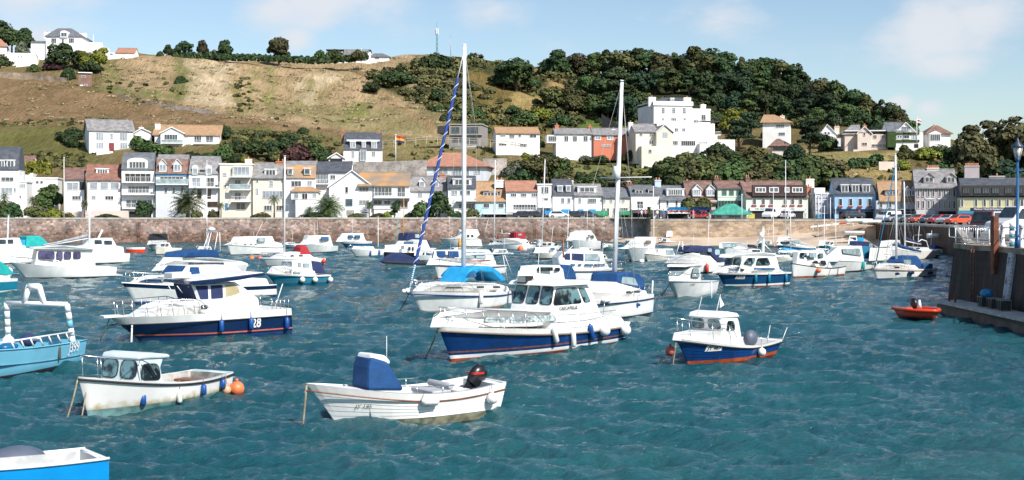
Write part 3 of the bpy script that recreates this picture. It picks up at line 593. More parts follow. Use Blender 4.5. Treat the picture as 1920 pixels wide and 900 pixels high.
   xm = (a.x+b_.x)/2; hw = (b_.x-a.x)/2; ze = a.z+H_*.68; pts = [(a.x, ze)]+[(xm-hw*math.cos(math.pi*i/10), ze+(b_.z-ze)*math.sin(math.pi*i/10)) for i in range(1, 10)]+[(b_.x, ze), (b_.x, a.z), (a.x, a.z)]
   mb.extr([(p[0], y, p[1]) for p in pts], (0, dep, 0), wall); zt = ze
  o = mb.build('dormer', s.root)
  pw = (b_.x-a.x)*.12 if b_.x-a.x > 1.5 else .1; m2 = MB(); X0 = a.x+pw; X1 = b_.x-pw; z0 = a.z+H_*.15
  m2.bx(X0, X1, y-.04, y+.03, z0, zt-.06, TMAP.get(g, g)); f = fr or FRW
  for i in range(n+1): xx = X0+(X1-X0)*i/n; m2.bx(xx-.05, xx+.05, y-.09, y+.03, z0, zt-.06, f)
  m2.bx(X0, X1, y-.09, y+.03, z0-.06, z0, f); m2.bx(X0, X1, y-.09, y+.03, zt-.08, zt-.02, f); m2.build('window', o); return s
 def balcony(s, x0, x1, yf, ht=1.0, dep=1.3, m=None, glass=False, y=0, slab=.18):
  a = s.U(x0, yf, y-dep*.5); b_ = s.U(x1, yf, y-dep*.5); mb = MB(); m = m or FRW; mb.bx(a.x, b_.x, y-dep, y, a.z-slab, a.z, m); mb.build('balcony', s.root)
  r_ = MB(); r_.bx(a.x, b_.x, y-dep, y-dep+.05, a.z+ht-.05, a.z+ht, m)
  if glass: r_.bx(a.x, b_.x, y-dep+.01, y-dep+.03, a.z+.05, a.z+ht-.06, GLASSL)
  else:
   k = max(3, int((b_.x-a.x)/.35))
   for i in range(k+1): xx = a.x+(b_.x-a.x)*i/k; r_.bx(xx-.02, xx+.02, y-dep, y-dep+.04, a.z, a.z+ht, m)
  for X in (a.x, b_.x): r_.bx(X-.025, X+.025, y-dep, y, a.z+ht-.05, a.z+ht, m); r_.bx(X-.03, X+.03, y-dep, y-dep+.06, a.z, a.z+ht, m)
  r_.build('railing', s.root); return s
 def awning(s, x0, x1, yt, yb, m, dep=1.6, name='awning'):
  a = s.U(x0, yt); b_ = s.U(x1, yt); c = s.U(x0, yb, -dep); d = s.U(x1, yb, -dep)
  MB().extr([(a.x, -.05, a.z), (b_.x, -.05, b_.z), (d.x, -dep, d.z), (c.x, -dep, c.z)], (0, 0, .06), m).bx(c.x, d.x, -dep-.03, -dep+.02, c.z-.25, c.z+.04, m).build(name, s.root); return s
 def band(s, x0, x1, y0, y1, m, y=0, th=.12, name='fascia'):
  a = s.U(x0, y1, y-th); b_ = s.U(x1, y0, y-th); MB().bx(a.x, b_.x, y-th, y+.03, a.z, b_.z, m).build(name, s.root); return s
 def end(s): s.wm.build('wall', s.root); return s
SF = 249.0
def fY(px): return float(wallY(px))+10
h = House('white house with slate mansard roof and two dormers at the west end of the seafront', -24, 36, 396, 318, 252, -14, 9); h.mans(283, SLD, 1.6); h.dormer(-2, 9, 300, 317, g='g', n=2, y=.1); h.dormer(12, 28, 300, 317, g='g', n=2, y=.1)
h.win(2, 332, 26, 340, n=3); h.win(2, 352, 24, 364, n=3, g='p'); h.win(26, 352, 30, 360); h.wins([8, 20], 376, 386, 7, g='p').end()
h = House('low white annexe with glazed front beside the westernmost slate house', 30, 50, 396, 342, 253, -10, 6); h.flat(); h.win(35, 345, 48, 352, g='p', n=3); h.win(36, 366, 40, 372); h.end()
h = House('tiny white cottage with brown roof behind the west end houses', 35, 62, 320, 305, 276, -12, 7); h.gable(294, BRN); h.end()
h = House('flat roofed white outbuilding behind the leafy garden tree', 58, 108, 372, 335, 262, -12, 7, wall=WW); h.flat(); h.wins([70, 78], 339, 344, 6, g='d').end()
h = House('white gabled house with plain brown roof and patio windows, lower of the joined pair', 121, 158, 394, 336, 250, -16, 10, WW); h.gable(317, BRN); h.win(125, 342, 147, 356, g='p', n=2); h.opening(149, 341, 158, 356, name='doorway'); h.win(135, 367, 152, 375, n=3, g='g'); h.end()
h = House('white house with mossy red brown roof and box dormer beside the arched dormer house', 164, 226, 394, 337, 249, -16, 10, WW); h.gable(310, RBR, ext=.2); h.dormer(180, 204, 316, 328, g='g', n=4, y=2.0, wall=FRW, dep=2.5)
h.win(168, 342, 183, 355, g='p'); h.win(188, 342, 203, 355, g='p'); h.win(207, 342, 223, 355, g='p'); h.win(197, 367, 213, 375, n=3, g='d'); h.win(171, 367, 180, 374, g='p'); h.balcony(160, 240, 395, .9, .8).end()
h = House('tall white house with big arched dormer and stacked balconies', 228, 290, 408, 318, 250, -12, 9, WW); h.mans(294, SL, 1.5); h.dormer(238, 277, 296, 318, 'arch', n=5, y=-.1, g='g', dep=2.5); h.win(234, 325, 283, 341, n=5, g='d'); h.balcony(229, 290, 341, 1, 1.2)
h.win(240, 349, 280, 362, n=6, g='g'); h.balcony(229, 290, 364, 1, 1.2); h.win(236, 375, 286, 389, n=5, g='g'); h.balcony(230, 290, 390, .9, 1.0); h.opening(240, 397, 284, 408).end()
h = House('house with grey mansard, two gabled dormers and pale blue trim', 292, 353, 408, 326, 250, -10, 9, WBG); h.mans(298, BRN, 1.7, top=SLG); h.dormer(298, 312, 299, 322, 'gable', n=2, g='p', y=-.1); h.dormer(325, 340, 299, 322, 'gable', n=2, g='p', y=-.1)
h.band(292, 353, 327, 330, FRBL); h.win(300, 331, 344, 343, n=6, g='g'); h.balcony(293, 353, 345, 1, 1.1, glass=True); h.wins([311, 326, 341], 351, 362, 6, g='g', fr=FRW); h.opening(314, 372, 328, 396, FRW); h.opening(333, 374, 348, 400).end()
h = House('white house with twin arched dormers and arched ground floor openings', 354, 411, 408, 326, 250, -8, 9, WW); h.mans(301, SLG, 1.7); h.dormer(360, 371, 309, 328, 'arch', y=-.2, g='p'); h.dormer(385, 397, 309, 328, 'arch', y=-.2, g='p'); h.win(373, 317, 385, 326, g='d')
h.win(360, 333, 376, 350, n=2, g='p'); h.win(386, 333, 402, 350, n=2, g='g'); h.balcony(355, 412, 351, 1, 1.2); h.win(370, 355, 378, 372, g='d', fr=WOOD); h.win(388, 355, 396, 372, g='d', fr=WOOD); h.win(402, 346, 410, 351, g='d'); h.win(388, 378, 408, 388, n=2, g='d', fr=WOOD); h.opening(404, 396, 420, 408).end()
h = House('flat roofed white house with glazed top floor and three balconies', 412, 473, 408, 309, 250, -6, 9, WC); h.flat(); h.sub(436, 469, 334, 311, -.7, 0, WC); h.win(438, 313, 468, 329, n=4, y=-.7, g='p'); h.balcony(431, 470, 331, .3, 1.5)
h.win(418, 324, 425, 330, g='p', n=2); h.win(440, 337, 452, 352, n=2, g='g'); h.balcony(431, 470, 355, 1, 1.5, glass=True); h.win(440, 361, 452, 375, n=2, g='g'); h.balcony(434, 470, 377, .9, 1.4); h.win(443, 380, 460, 394, n=2, g='g'); h.win(420, 346, 425, 352); h.opening(422, 381, 427, 394, FRBL)
h.chim(466, 294, 1.3, 1, y=5).end()
h = House('white cottage with lichened grey roof and small white dormer', 474, 532, 408, 333, 250, -5, 9, WC); h.gable(307, SLG); h.dormer(496, 519, 317, 332, n=3, y=.7, g='g'); h.win(505, 338, 512, 350, n=2, rows=2, g='p'); h.win(480, 337, 485, 342); h.win(480, 353, 485, 364, g='p')
h.win(492, 358, 530, 372, n=6, g='p'); h.win(495, 385, 510, 395, n=3, g='g'); h.win(518, 385, 533, 395, n=3, g='g'); h.chim(526, 298, 1.8, 2, wall_m('orange_brick', (.42, .17, .08))).end()
h = House('white house with orange tiled mansard and twin white dormers', 532, 592, 408, 334, 250, -4, 9, WW); h.mans(310, MOS, 1.8, top=SLG); h.dormer(539, 549, 315, 328, n=1, y=-.1); h.dormer(570, 582, 315, 328, n=1, y=-.1)
h.win(546, 339, 565, 350, n=3, g='g'); h.win(576, 339, 585, 348, n=2, g='p'); h.sub(546, 597, 374, 358, -2, 0); h.hip(350, OCH, 556, 586, 546, 597, 358, .3, -2, 1, name='porch_roof'); h.win(566, 362, 577, 374, g='d', n=2, y=-2); h.win(586, 362, 594, 370, g='p', y=-2); h.win(551, 361, 560, 372, g='p', y=-2)
h.sub(554, 600, 408, 375, -2.4, 0); h.opening(555, 386, 560, 407, FRW, y=-2.4).end()
h = House('white house with grey slate roof and long sloping lean-to', 594, 658, 408, 322, 252, -4, 9, WW); h.gable(305, SLD); h.win(619, 328, 629, 336, n=2); h.win(592, 326, 615, 343, n=4, g='p', fr=FRD); h.balcony(592, 616, 344, .8, 1); h.win(611, 351, 616, 356); h.win(625, 350, 631, 356); h.chim(594, 301, 1.0, 1); h.chim(657, 301, 1.0, 2).end()
h = House('white gable fronted house with sloping roof beside the balcony villa', 617, 700, 405, 350, 249, -4, 12, WW)
h.gfront(660, 320, GLR); h.win(647, 350, 653, 362, g='d'); h.win(673, 351, 691, 359, n=3, g='g'); h.win(673, 375, 692, 383, n=3, g='p'); h.win(648, 373, 661, 386, n=2, g='g', fr=FRBL); h.opening(650, 394, 664, 404, GREYST).end()
h = House('wide white villa with lichen patched roof and two railed balconies', 701, 768, 405, 348, 249, -3, 11, WW); h.gable(325, MOS, x0=672); h.win(702, 351, 735, 367, n=5, g='g'); h.win(745, 351, 760, 369, n=2, g='g'); h.balcony(700, 770, 370, 1, 1.3); h.win(700, 375, 716, 384, n=2, g='d'); h.win(720, 376, 732, 383, n=2, g='d'); h.win(745, 375, 765, 390, n=3, g='g')
h.band(700, 735, 386, 392, FRW, name='garden_wall'); h.win(677, 397, 690, 400, g='d').end()
h = House('white cottage with grey roof and two white gabled dormers behind the trees', 769, 838, 408, 357, 253, -3, 9, WW); h.gable(332, SLG); h.dormer(786, 797, 333, 352, 'gable', y=.8, g='p'); h.dormer(811, 823, 333, 352, 'gable', y=.8, g='p'); h.win(783, 361, 792, 370, n=2, g='p'); h.win(776, 384, 784, 396, g='g').chim(829, 322, 1.1, 1, POT).end()
h = House('white house with dark roof, box dormer and balcony behind the tall mast', 840, 892, 408, 352, 250, -3, 9, WW); h.gable(332, SLD); h.dormer(849, 884, 335, 348, n=4, y=.8); h.win(846, 357, 858, 366, g='p', n=2); h.win(862, 357, 882, 366, n=3, g='g'); h.balcony(856, 893, 376, .9, 1.2); h.win(860, 381, 890, 392, n=5, g='g').chim(842, 327, 1.2, 1, BRK).end()
h = House('pale turquoise cottage with orange tiled roof and long dark dormer', 891, 948, 398, 376, 250, -3, 9, WLT); h.gable(342, OCH); h.dormer(903, 937, 359, 371, n=4, y=1.1, g='g', wall=FRD); h.win(906, 381, 918, 390, g='g'); h.win(925, 381, 930, 396, g='p'); h.win(934, 381, 945, 390, g='g'); h.balcony(905, 961, 400, 1.1, 1.8, FRW); h.opening(909, 402, 960, 408).end()
h = House('white house with short orange roof and long first floor balcony', 949, 1008, 409, 358, 250, -3, 9, WW); h.gable(341, TCR); h.wins([963, 982, 1002], 362, 369, 11, g='g', n=3); h.win(962, 383, 1005, 393, n=8, g='g'); h.balcony(949, 1012, 397, .8, 1.1); h.opening(965, 401, 1000, 409); h.chim(936, 333, 1.6, 2, y=3, zb=352).end()
h = House('narrow white flat roofed house with tall stair window', 1008, 1034, 410, 347, 250, -3, 9, WW); h.flat(); h.win(1015, 350, 1029, 363, n=3, g='g'); h.win(1018, 371, 1028, 376, g='g'); h.balcony(1010, 1034, 388, .8, 1); h.opening(1015, 394, 1030, 409).end()
h = House('white house with black mansard and two small dormer windows', 1036, 1076, 410, 366, 250, -3, 9, WW); h.mans(344, SLD, 1.5); h.dormer(1045, 1055, 348, 360, y=-.05, g='p'); h.dormer(1061, 1070, 348, 360, y=-.05, g='p'); h.wins([1055, 1067], 371, 381, 6, g='g', n=2); h.win(1053, 402, 1070, 408, n=3, g='g'); h.awning(1053, 1070, 393, 403, AWB); h.awning(1021, 1037, 393, 404, AWB); h.chim(1067, 334, 1.6, 1).end()
h = House('white terraced house with wide dormer and blue shop awnings', 1077, 1130, 410, 366, 250, -3, 9, WW); h.gable(347, SLG); h.dormer(1083, 1118, 350, 361, n=3, y=.6, g='g'); h.wins([1087], 371, 381, 5, g='g', n=2); h.win(1102, 372, 1118, 381, n=4, g='g'); h.awning(1084, 1094, 393, 403, AWB); h.awning(1104, 1117, 393, 403, AWB); h.win(1084, 403, 1118, 409, n=6, g='g').end()
h = House('cream terraced house with slate roof and green cafe awning', 1131, 1182, 410, 370, 250, -3, 9, WC); h.gable(354, SL); h.wins([1133.5, 1146, 1161, 1169], 371, 380, 5, g='g', n=2); h.wins([1133, 1140, 1152], 390, 405, 5, g='g'); h.win(1162, 389, 1177, 396, n=4, g='g'); h.awning(1112, 1140, 396, 403, AWG); h.awning(1162, 1182, 396, 401, AWG); h.opening(1165, 403, 1178, 410).chim(1120, 345, 1.1, 1).end()
h = House('white house with slate roof, small dormers and french window over the cafe', 1183, 1236, 410, 364, 250, -3, 9, WW); h.gable(349, SL); h.dormer(1190, 1206, 355, 365, n=2, y=.3, g='d', wall=SLG); h.dormer(1215, 1226, 355, 365, n=1, y=.3, g='d', wall=SLG); h.win(1194, 377, 1206, 391, n=2, g='d'); h.balcony(1184, 1237, 392, .9, 1.1); h.opening(1187, 395, 1224, 410); h.awning(1186, 1226, 393, 397, SLD).chim(1180, 340, 1.2, 2, BRK).end()
h = House('white house with slate roof, long white dormer and balcony over shop', 1238, 1292, 410, 375, 250, -3, 9, WW); h.gable(350, SL); h.dormer(1250, 1283, 354, 367, n=6, y=.8); h.win(1249, 376, 1254, 390, g='g'); h.win(1266, 376, 1271, 391, g='g'); h.win(1281, 376, 1287, 390, g='g'); h.balcony(1240, 1293, 393, .8, 1.1); h.opening(1249, 397, 1290, 410); h.awning(1250, 1290, 394, 398, FRW).chim(1233, 333, 1.2, 2, WB).end()
h = House('brown roofed house with two white gabled dormers above a clipped hedge', 1290, 1342, 410, 378, 250, -3, 9, WG); h.gable(341, BRN); h.dormer(1299, 1315, 347, 368, 'gable', n=3, y=.4, g='p'); h.dormer(1325, 1340, 347, 368, 'gable', n=3, y=.4, g='p'); h.win(1296, 379, 1345, 387, n=8, g='d', fr=FRD); h.band(1293, 1347, 376, 378, FRW); h.opening(1295, 394, 1340, 410).chim(1288, 336, .7, 1, BRK).end()
h = House('house with green framed windows and green trimmed balcony behind the pavilion', 1346, 1399, 410, 370, 250, -3, 9, WMG); h.gable(341, BRN, ye=353); h.sub(1346, 1399, 371, 353, 0, 9, WMG); h.wins([1358, 1371.5, 1385], 356, 366, 9, g='g', fr=FRG, n=1); h.win(1346, 376, 1399, 388, n=9, g='d', fr=FRG); h.opening(1348, 392, 1396, 410).chim(1343, 329, .9, 2, BRK).end()
h = House('cream inn with dark boxed upper floor and six windows over pink flower boxes', 1399, 1515, 412, 368, 247, -3, 10, WMG, name='inn', cat='inn'); h.gable(341, BRN, ridge=5.0, ye=369); h.band(1411, 1513, 347, 368, roof_m('dark_tile_hanging', (.07, .045, .045)), y=.1, th=.7, name='tile_hung_storey')
for a_, b_, n_ in ((1416, 1436, 3), (1442, 1460, 2), (1471, 1480, 2), (1485, 1505, 3)): h.win(a_, 351, b_, 361, n=n_, y=-.6, g='g', fw=.16)
h.wins([1414.5, 1431, 1446.5, 1472, 1486, 1501], 373, 384, 7, g='g')
FLW = mat('pink_flowers', (.5, .05, .12), .9, c2=(.08, .12, .04), vs=9, fac=(.45, .55));
for x in (1414.5, 1431, 1446.5, 1472, 1486, 1501): h.band(x-4, x+4, 384, 388, FLW, th=.35, name='flower_box')
h.band(1406, 1510, 389, 395, FRW, th=.4, name='shop_sign'); h.opening(1411, 396, 1445, 412); h.opening(1452, 396, 1476, 412); h.opening(1480, 397, 1506, 411)
h.chim(1401, 328, .8, 2, BRK, y=5); h.chim(1518, 331, 1.6, 1, WC, y=5).end()
def words(hs, s, px, py, size, m, y=-.42, sx=1.0, name='sign_lettering', bold=True):
 v, f = text_mesh(s, size, m, bold, sx); c = hs.U(px, py, y); MB().add([(c.x+q.x, y, c.z+q.y) for q in v], f, m).build(name, hs.root, fix=False)
SGN = mat('sign_green_lettering', (.02, .2, .12), .6)
words(h, "THE OLD COURT", 1432, 392, .45, SGN); words(h, "INN", 1486, 392, .45, SGN)
h = House('narrow building wrapped in white scaffold netting beside the inn', 1529, 1563, 412, 364, 247, -3, 9, mat('scaffold_netting', (.66, .68, .72), .9, c2=(.35, .37, .42), vs=.9), name='scaffolded_building', cat='building'); h.flat(); h.sub(1527, 1547, 366, 352, 1, 8, WW)
mb = MB()
for x in (1529, 1540, 1552, 1563): a = h.U(x, 412, -.7); b_ = h.U(x, 360, -.7); mb.tube([(a.x, -.7, a.z), (a.x, -.7, b_.z)], .05, ALU, 5)
for y in (400, 387, 374, 364): a = h.U(1529, y, -.7); b_ = h.U(1563, y, -.7); mb.tube([(a.x, -.7, a.z), (b_.x, -.7, a.z)], .05, ALU, 5)
mb.build('scaffold_poles', h.root); h.opening(1531, 401, 1562, 412, FRBL, name='hoarding', y=-.2); h.chim(1516, 345, 1.0, 1, POT, y=4, zb=365).end()
h = House('pale blue hotel with slate roof, three white dormers and navy shopfront', 1565, 1642, 414, 363, 244, 8, 11, wall_m('sky_blue_render', (.36, .55, .74)), name='hotel', cat='hotel'); h.gable(336, SLD);
for a_ in (1577, 1597, 1617): h.dormer(a_, a_+14, 346, 362, n=2, y=.3, g='g')
h.wins([1576, 1595, 1613, 1630.5], 372, 386, 7, g='d', fr=FRW)
for x in (1576, 1595, 1613, 1630.5): h.band(x-4, x+4, 386, 389, FLW, th=.35, name='flower_box')
h.band(1562, 1644, 392, 395, NAVY, th=.5, name='shop_fascia'); h.opening(1573, 397, 1582, 413); h.opening(1590, 397, 1602, 414); h.opening(1608, 397, 1614, 414); h.opening(1622, 397, 1637, 414); h.band(1564, 1642, 363, 365, FRW, th=.2, name='gutter').chim(1655, 336, 1.6, 1, WG, y=6).end()
h = House('low white house with bright orange tiled roof between blue hotel and grey inn', 1643, 1716, 416, 376, 240, 10, 10, WBG); h.gable(341, OCH, x0=1650); h.dormer(1658, 1683, 357, 367, n=3, y=1, wall=SLD); h.dormer(1696, 1706, 350, 368, 'gable', y=.6, g='p'); h.dormer(1708, 1716, 350, 368, 'gable', y=.6, g='p'); h.wins([1652, 1669, 1690, 1705], 379, 390, 6, g='g'); h.band(1640, 1718, 392, 396, SLD, th=.4, name='shop_fascia'); h.opening(1648, 398, 1668, 416); h.opening(1676, 398, 1712, 416).end()
h = House('tall pinkish grey inn with gabled dormers and big chimney stacks', 1716, 1794, 418, 352, 236, 14, 12, WG, name='inn', cat='inn'); h.gable(319, SLG, ridge=6); h.dormer(1732, 1752, 324, 344, 'gable', n=2, y=1.0, g='g', rm=SLG, wall=WG); h.dormer(1774, 1792, 324, 344, 'gable', n=2, y=1.0, g='g', rm=SLG, wall=WG)
h.wins([1722, 1731, 1741, 1750, 1762, 1771, 1780, 1789], 354, 369, 5, g='g', fr=FRW); h.wins([1722, 1731, 1741, 1750, 1762, 1771, 1780, 1789], 376, 391, 5, g='g', fr=FRW)
h.awning(1718, 1736, 394, 403, mat('grey_awning', (.4, .4, .4), .8), 1.5); h.awning(1737, 1754, 394, 403, MATS['grey_awning'], 1.5); h.opening(1760, 396, 1792, 417); h.band(1735, 1753, 371, 374, FRW, name='name_board'); h.band(1758, 1776, 371, 374, FRW, name='name_board')
h.chim(1749, 310, 2.2, 6, WC, y=6); h.chim(1822, 306, 2.6, 7, WG, y=6, zb=350); h.sub(1794, 1800, 418, 352, 0, 12, roof_m('dark_quoin', (.05, .05, .055))); h.end()
h = House('long yellow restaurant with black mansard and slate roof behind the pier lamp', 1800, 1935, 420, 370, 224, 16, 12, WY_, name='restaurant', cat='restaurant'); h.mans(343, SLD, 2.2); h.band(1801, 1935, 347, 367, FRD, y=.1, th=.6, name='dark_upper_storey')
for a_ in (1805, 1826, 1842, 1860, 1884, 1904): h.win(a_, 351, a_+14, 363, n=3, y=-.5, g='g', fr=FRD)
h.wins([1804, 1830, 1846, 1860, 1874, 1889, 1903, 1916], 373, 388, 6, g='g', fr=FRW); h.band(1798, 1936, 389, 395, WY_, th=.35, name='shop_fascia'); h.band(1820, 1888, 389.5, 394.5, NAVY, th=.42, name='sign_board'); words(h, "Harbour Hotel & Restaurant", 1854, 392, .42, FRW, y=-.5)
h.awning(1796, 1936, 396, 399, FRBL, 1.2); h.opening(1802, 402, 1816, 420); h.opening(1824, 402, 1850, 420); h.opening(1858, 402, 1870, 420); h.opening(1880, 402, 1925, 420); h.chim(1869, 325, 2.6, 1, WG, y=6, zb=352).end()
h = House('kiosk with green metal hipped roof and cream walls on the harbour wall', 1340, 1400, 412, 401, 240, 0, 4.5, WC, name='kiosk', cat='kiosk', sink=.3); h.hip(382, GRN, 1362, 1378, oh=.9); h.win(1343, 402, 1353, 409, g='g', n=2); h.win(1366, 402, 1388, 409, n=4, g='g'); h.opening(1356, 402, 1361, 411, FRW); h.end()
h = House('white hilltop villa with slate hipped roof and curved central dormer', 86, 154, 88, 68, 447, -4, 14, WW, name='villa', cat='villa', sink=5); h.hip(53, SL, 108, 134); h.dormer(113, 127, 57, 70, 'arch', n=2, y=-.6, g='g', dep=5); h.wins([101, 134], 72, 81, 10, g='g', n=3); h.win(116, 73, 120, 82, g='g')
h.chim(89, 58, 2.2, 1, y=7); h.chim(153, 60, 3.6, 1, y=7); h.sub(58, 86, 96, 80, 1, 10); h.sub(150, 190, 95, 84, -3, 9); h.sub(112, 184, 100, 88, -6, 0); h.wins([164, 172, 180], 79.5, 83.5, 4, y=-3, g='g'); h.band(150, 192, 80, 85, WW, y=-3, name='parapet'); h.band(58, 86, 77, 80, SL, y=1, th=.3, name='wing_roof'); h.end()
h = House('white house with terracotta roof at the top of the west slope', -34, 13, 104, 86, 462, -20, 11, WW); h.hip(73, TCR, -20, 2); h.wins([2, 8], 100, 104, 3); h.end()
h = House('blocky white terrace house below the hilltop villa', 13, 66, 128, 101, 436, -14, 8, WW); h.flat(); h.sub(30, 70, 126, 112, -5, 0); h.sub(52, 68, 112, 105, -2, 6); h.win(33, 105, 36, 108); h.win(39, 105, 42, 108); h.end()
h = House('long low white bungalow with terracotta roof on the hill brow', 202, 252, 105, 99, 452, -6, 9, WW); h.gable(91, TCR, x0=217); h.win(206, 100, 212, 103); h.end()
h = House('modern grey and white house along the skyline above the hedge', 612, 695, 112, 97, 470, -4, 9, WW, name='modern_house'); h.flat(94, SLD); h.win(628, 98, 643, 104, n=4, g='g'); h.sub(645, 690, 108, 93, -1, 6, SLG); h.win(675, 95, 692, 99, n=4, y=-1); h.end()
h = House('white bungalow with dark hipped roof at the east end of the skyline hedge', 694, 730, 114, 106, 472, -4, 8, WW); h.hip(100, SL, 702, 718); h.win(703, 107, 711, 111, n=3, g='g'); h.end()
h = House('small brown brick tower with white doors on the hill path', 147, 172, 169, 140, None, -18, 4, BRK, name='brick_tower', cat='tower'); h.flat(137); h.win(153, 142, 161, 145); h.win(158, 158, 164, 161); h.opening(150, 159, 156, 168, FRW, name='garage_door'); h.end()
h = House('tall white guest house with grey roof, skylights and red brown door', 167, 250, 298, 245, 300, -24, 10, WW, sink=3); h.gable(225, SLG, x0=167, ext=.3)
for x in (183, 205, 228): h.dormer(x-5, x+5, 233.5, 239.5, 'gable', y=3.3, g='p', rm=FRW, dep=.9)
h.win(180, 249, 194, 263, n=3, g='p'); h.win(206, 250, 212, 262, g='p'); h.win(224, 249, 239, 263, n=3, g='p'); h.win(180, 267, 194, 281, n=3, g='p'); h.opening(204, 268, 214, 283, DOORR, name='door'); h.win(225, 267, 239, 281, n=3, g='p'); h.balcony(173, 204, 285, .8, 1.4); h.balcony(215, 249, 285, .8, 1.4); h.sub(181, 212, 300, 284, -3, 0); h.end()
h = House('small white cottage with chimney between the guest house and ochre roofed villa', 252, 284, 272, 249, 306, -10, 7, WW); h.gfront(266, 241, SLG); h.chim(265, 235, 1, 1, y=2); h.win(259, 254, 266, 262, g='p'); h.sub(262, 290, 278, 268, -2, 0); h.win(271, 270, 283, 276, g='d'); h.end()
h = House('white villa with ochre tiled roof and projecting gabled bay', 290, 411, 282, 253, 303, -8, 10, WW, name='villa', cat='villa'); h.gable(236, OCH, ext=.4); h.gfront(322, 239, FASC, 301, 344, 250, y0=-1.6, y1=3, name='bay_roof'); h.sub(301, 344, 283, 250, -1.6, 0); h.win(308, 252, 333, 266, n=5, y=-1.6, g='g'); h.balcony(303, 343, 268, .8, 1, y=-1.6, glass=True); h.win(308, 272, 336, 281, n=4, y=-1.6, g='g')
h.win(346, 252, 353, 258, n=2, g='p'); h.win(348, 270, 358, 281, n=3, g='g'); h.win(364, 254, 378, 267, n=3, g='g'); h.win(386, 254, 400, 267, n=2, g='g'); h.balcony(362, 405, 269, .8, 1.1); h.win(364, 273, 378, 281, n=3, g='g'); h.win(386, 273, 400, 281, n=3, g='d'); h.chim(296, 229, 1.2, 2, WW, y=3).end()
h = House('white house with grey mansard roof and two tall red chimneys above the terrace wall', 644, 717, 304, 281, 289, -6, 9, WW); h.mans(255, SLD, 1.7, ye=281); h.dormer(656, 667, 265, 278, y=-.1, g='p', n=2); h.dormer(678, 686, 265, 277, y=-.1, g='p', n=2); h.dormer(696, 707, 265, 278, y=-.1, g='p', n=2)
h.win(659, 283, 665, 296, g='p', n=2); h.win(675, 281, 687, 302, g='p', n=2, y=-.4); h.win(697, 284, 704, 294, g='p', n=2); h.chim(644, 243, 1.0, 1, TCR, y=4, zb=270); h.chim(710, 245, 1.0, 1, TCR, y=4, zb=270); h.band(650, 712, 262, 264.5, FRW, y=.4, th=.6, name='parapet').end()
h = House('small white gabled garage beside the mansard house', 616, 645, 304, 296, 287, -6, 6, WW, name='garage', cat='garage'); h.gfront(631, 287, SLG); h.opening(619, 297, 642, 304, name='garage_door').end()
h = House('grey modern house of two glazed storeys at the foot of the scrub slope', 842, 903, 268, 236, 327, 8, 10, WMOD, name='modern_house'); h.flat(234, mat('pale_concrete_edge', (.4, .38, .35), .8)); h.win(846, 238, 862, 250, n=2, g='g', fr=WMOD); h.win(866, 238, 897, 251, n=4, g='g', fr=WMOD); h.win(848, 255, 866, 266, n=2, g='g', fr=WMOD); h.win(870, 254, 896, 268, n=4, g='g', fr=WMOD); h.band(842, 905, 251.5, 253.5, MATS['pale_concrete_edge'], th=.5, name='floor_slab'); h.sub(820, 842, 250, 236, 1, 8, FRD).end()
h = House('white house with ochre hipped roof beside the road fence', 930, 1012, 275, 250, 318, -6, 9, WW); h.gable(240, OCH); h.wins([943], 253, 256, 10, n=3); h.win(955, 252, 965, 259, n=3, g='g'); h.win(972, 252, 977, 257, g='g'); h.win(993, 252, 1006, 258, n=2); h.win(935, 269, 950, 273, n=3, g='d'); h.win(975, 269, 988, 275, n=4, g='g'); h.end()
h = House('big white hall with wide terracotta hipped roof behind the seafront', 790, 911, 341, 311, 276, 6, 14, WBG, name='hall', cat='hall'); h.hip(286, TCR, 828, 866, oh=.7); h.win(812, 314, 840, 328, n=3, g='p', fr=FRW); h.win(848, 314, 865, 330, n=3, g='p'); h.win(868, 314, 880, 330, n=2, g='p'); h.win(889, 316, 901, 326, n=2, g='p'); h.sub(775, 812, 331, 324, -1, 4); h.end()
h = House('white cottage with grey red ridged roof and small glass porch', 1043, 1111, 282, 251, 322, -4, 8, WW); h.gable(242, SLG, x0=1043, ext=.3); h.wins([1062, 1078, 1098], 255, 265, 8, n=2, g='g'); h.sub(1026, 1044, 268, 253, 0, 6); h.win(1028, 255, 1043, 265, n=4, g='g'); h.chim(1044, 231, 1, 1, POT, y=4); h.chim(1106, 233, 1, 1, POT, y=4).end()
h = House('orange red fronted cottage beside the white grey roofed cottage', 1113, 1190, 282, 253, 322, -4, 8, WO); h.gable(242, SLG, ext=.1); h.win(1115, 255, 1127, 263, n=2, g='p', fw=.2); h.win(1138, 255, 1150, 263, n=2, g='p', fw=.2); h.win(1128, 271, 1145, 275, n=3, g='p'); h.band(1177, 1191, 253, 282, WW, name='white_bay'); h.win(1180, 256, 1189, 263, g='p', n=2, y=-.12); h.chim(1150, 239, .9, 1, WW, y=3).end()
h = House('cream house with grey roof and projecting gable below the white mansion', 1192, 1232, 288, 247, 315, -8, 9, WC); h.gable(234, SLG, ext=.2); h.sub(1231, 1262, 288, 247, -1.5, 6, WC); h.gfront(1246, 234, SLG, 1231, 1262, 247, y0=-1.5, y1=5, name='bay_roof'); h.win(1199, 249, 1205, 255, n=2); h.win(1218, 249, 1224, 256, n=2); h.win(1242, 248, 1252, 257, n=3, g='p', y=-1.5); h.win(1217, 263, 1225, 271, n=2); h.sub(1203, 1234, 292, 274, -3, 0); h.win(1216, 280, 1222, 287, y=-3); h.chim(1182, 226, 1.1, 1, WW, y=4).end()
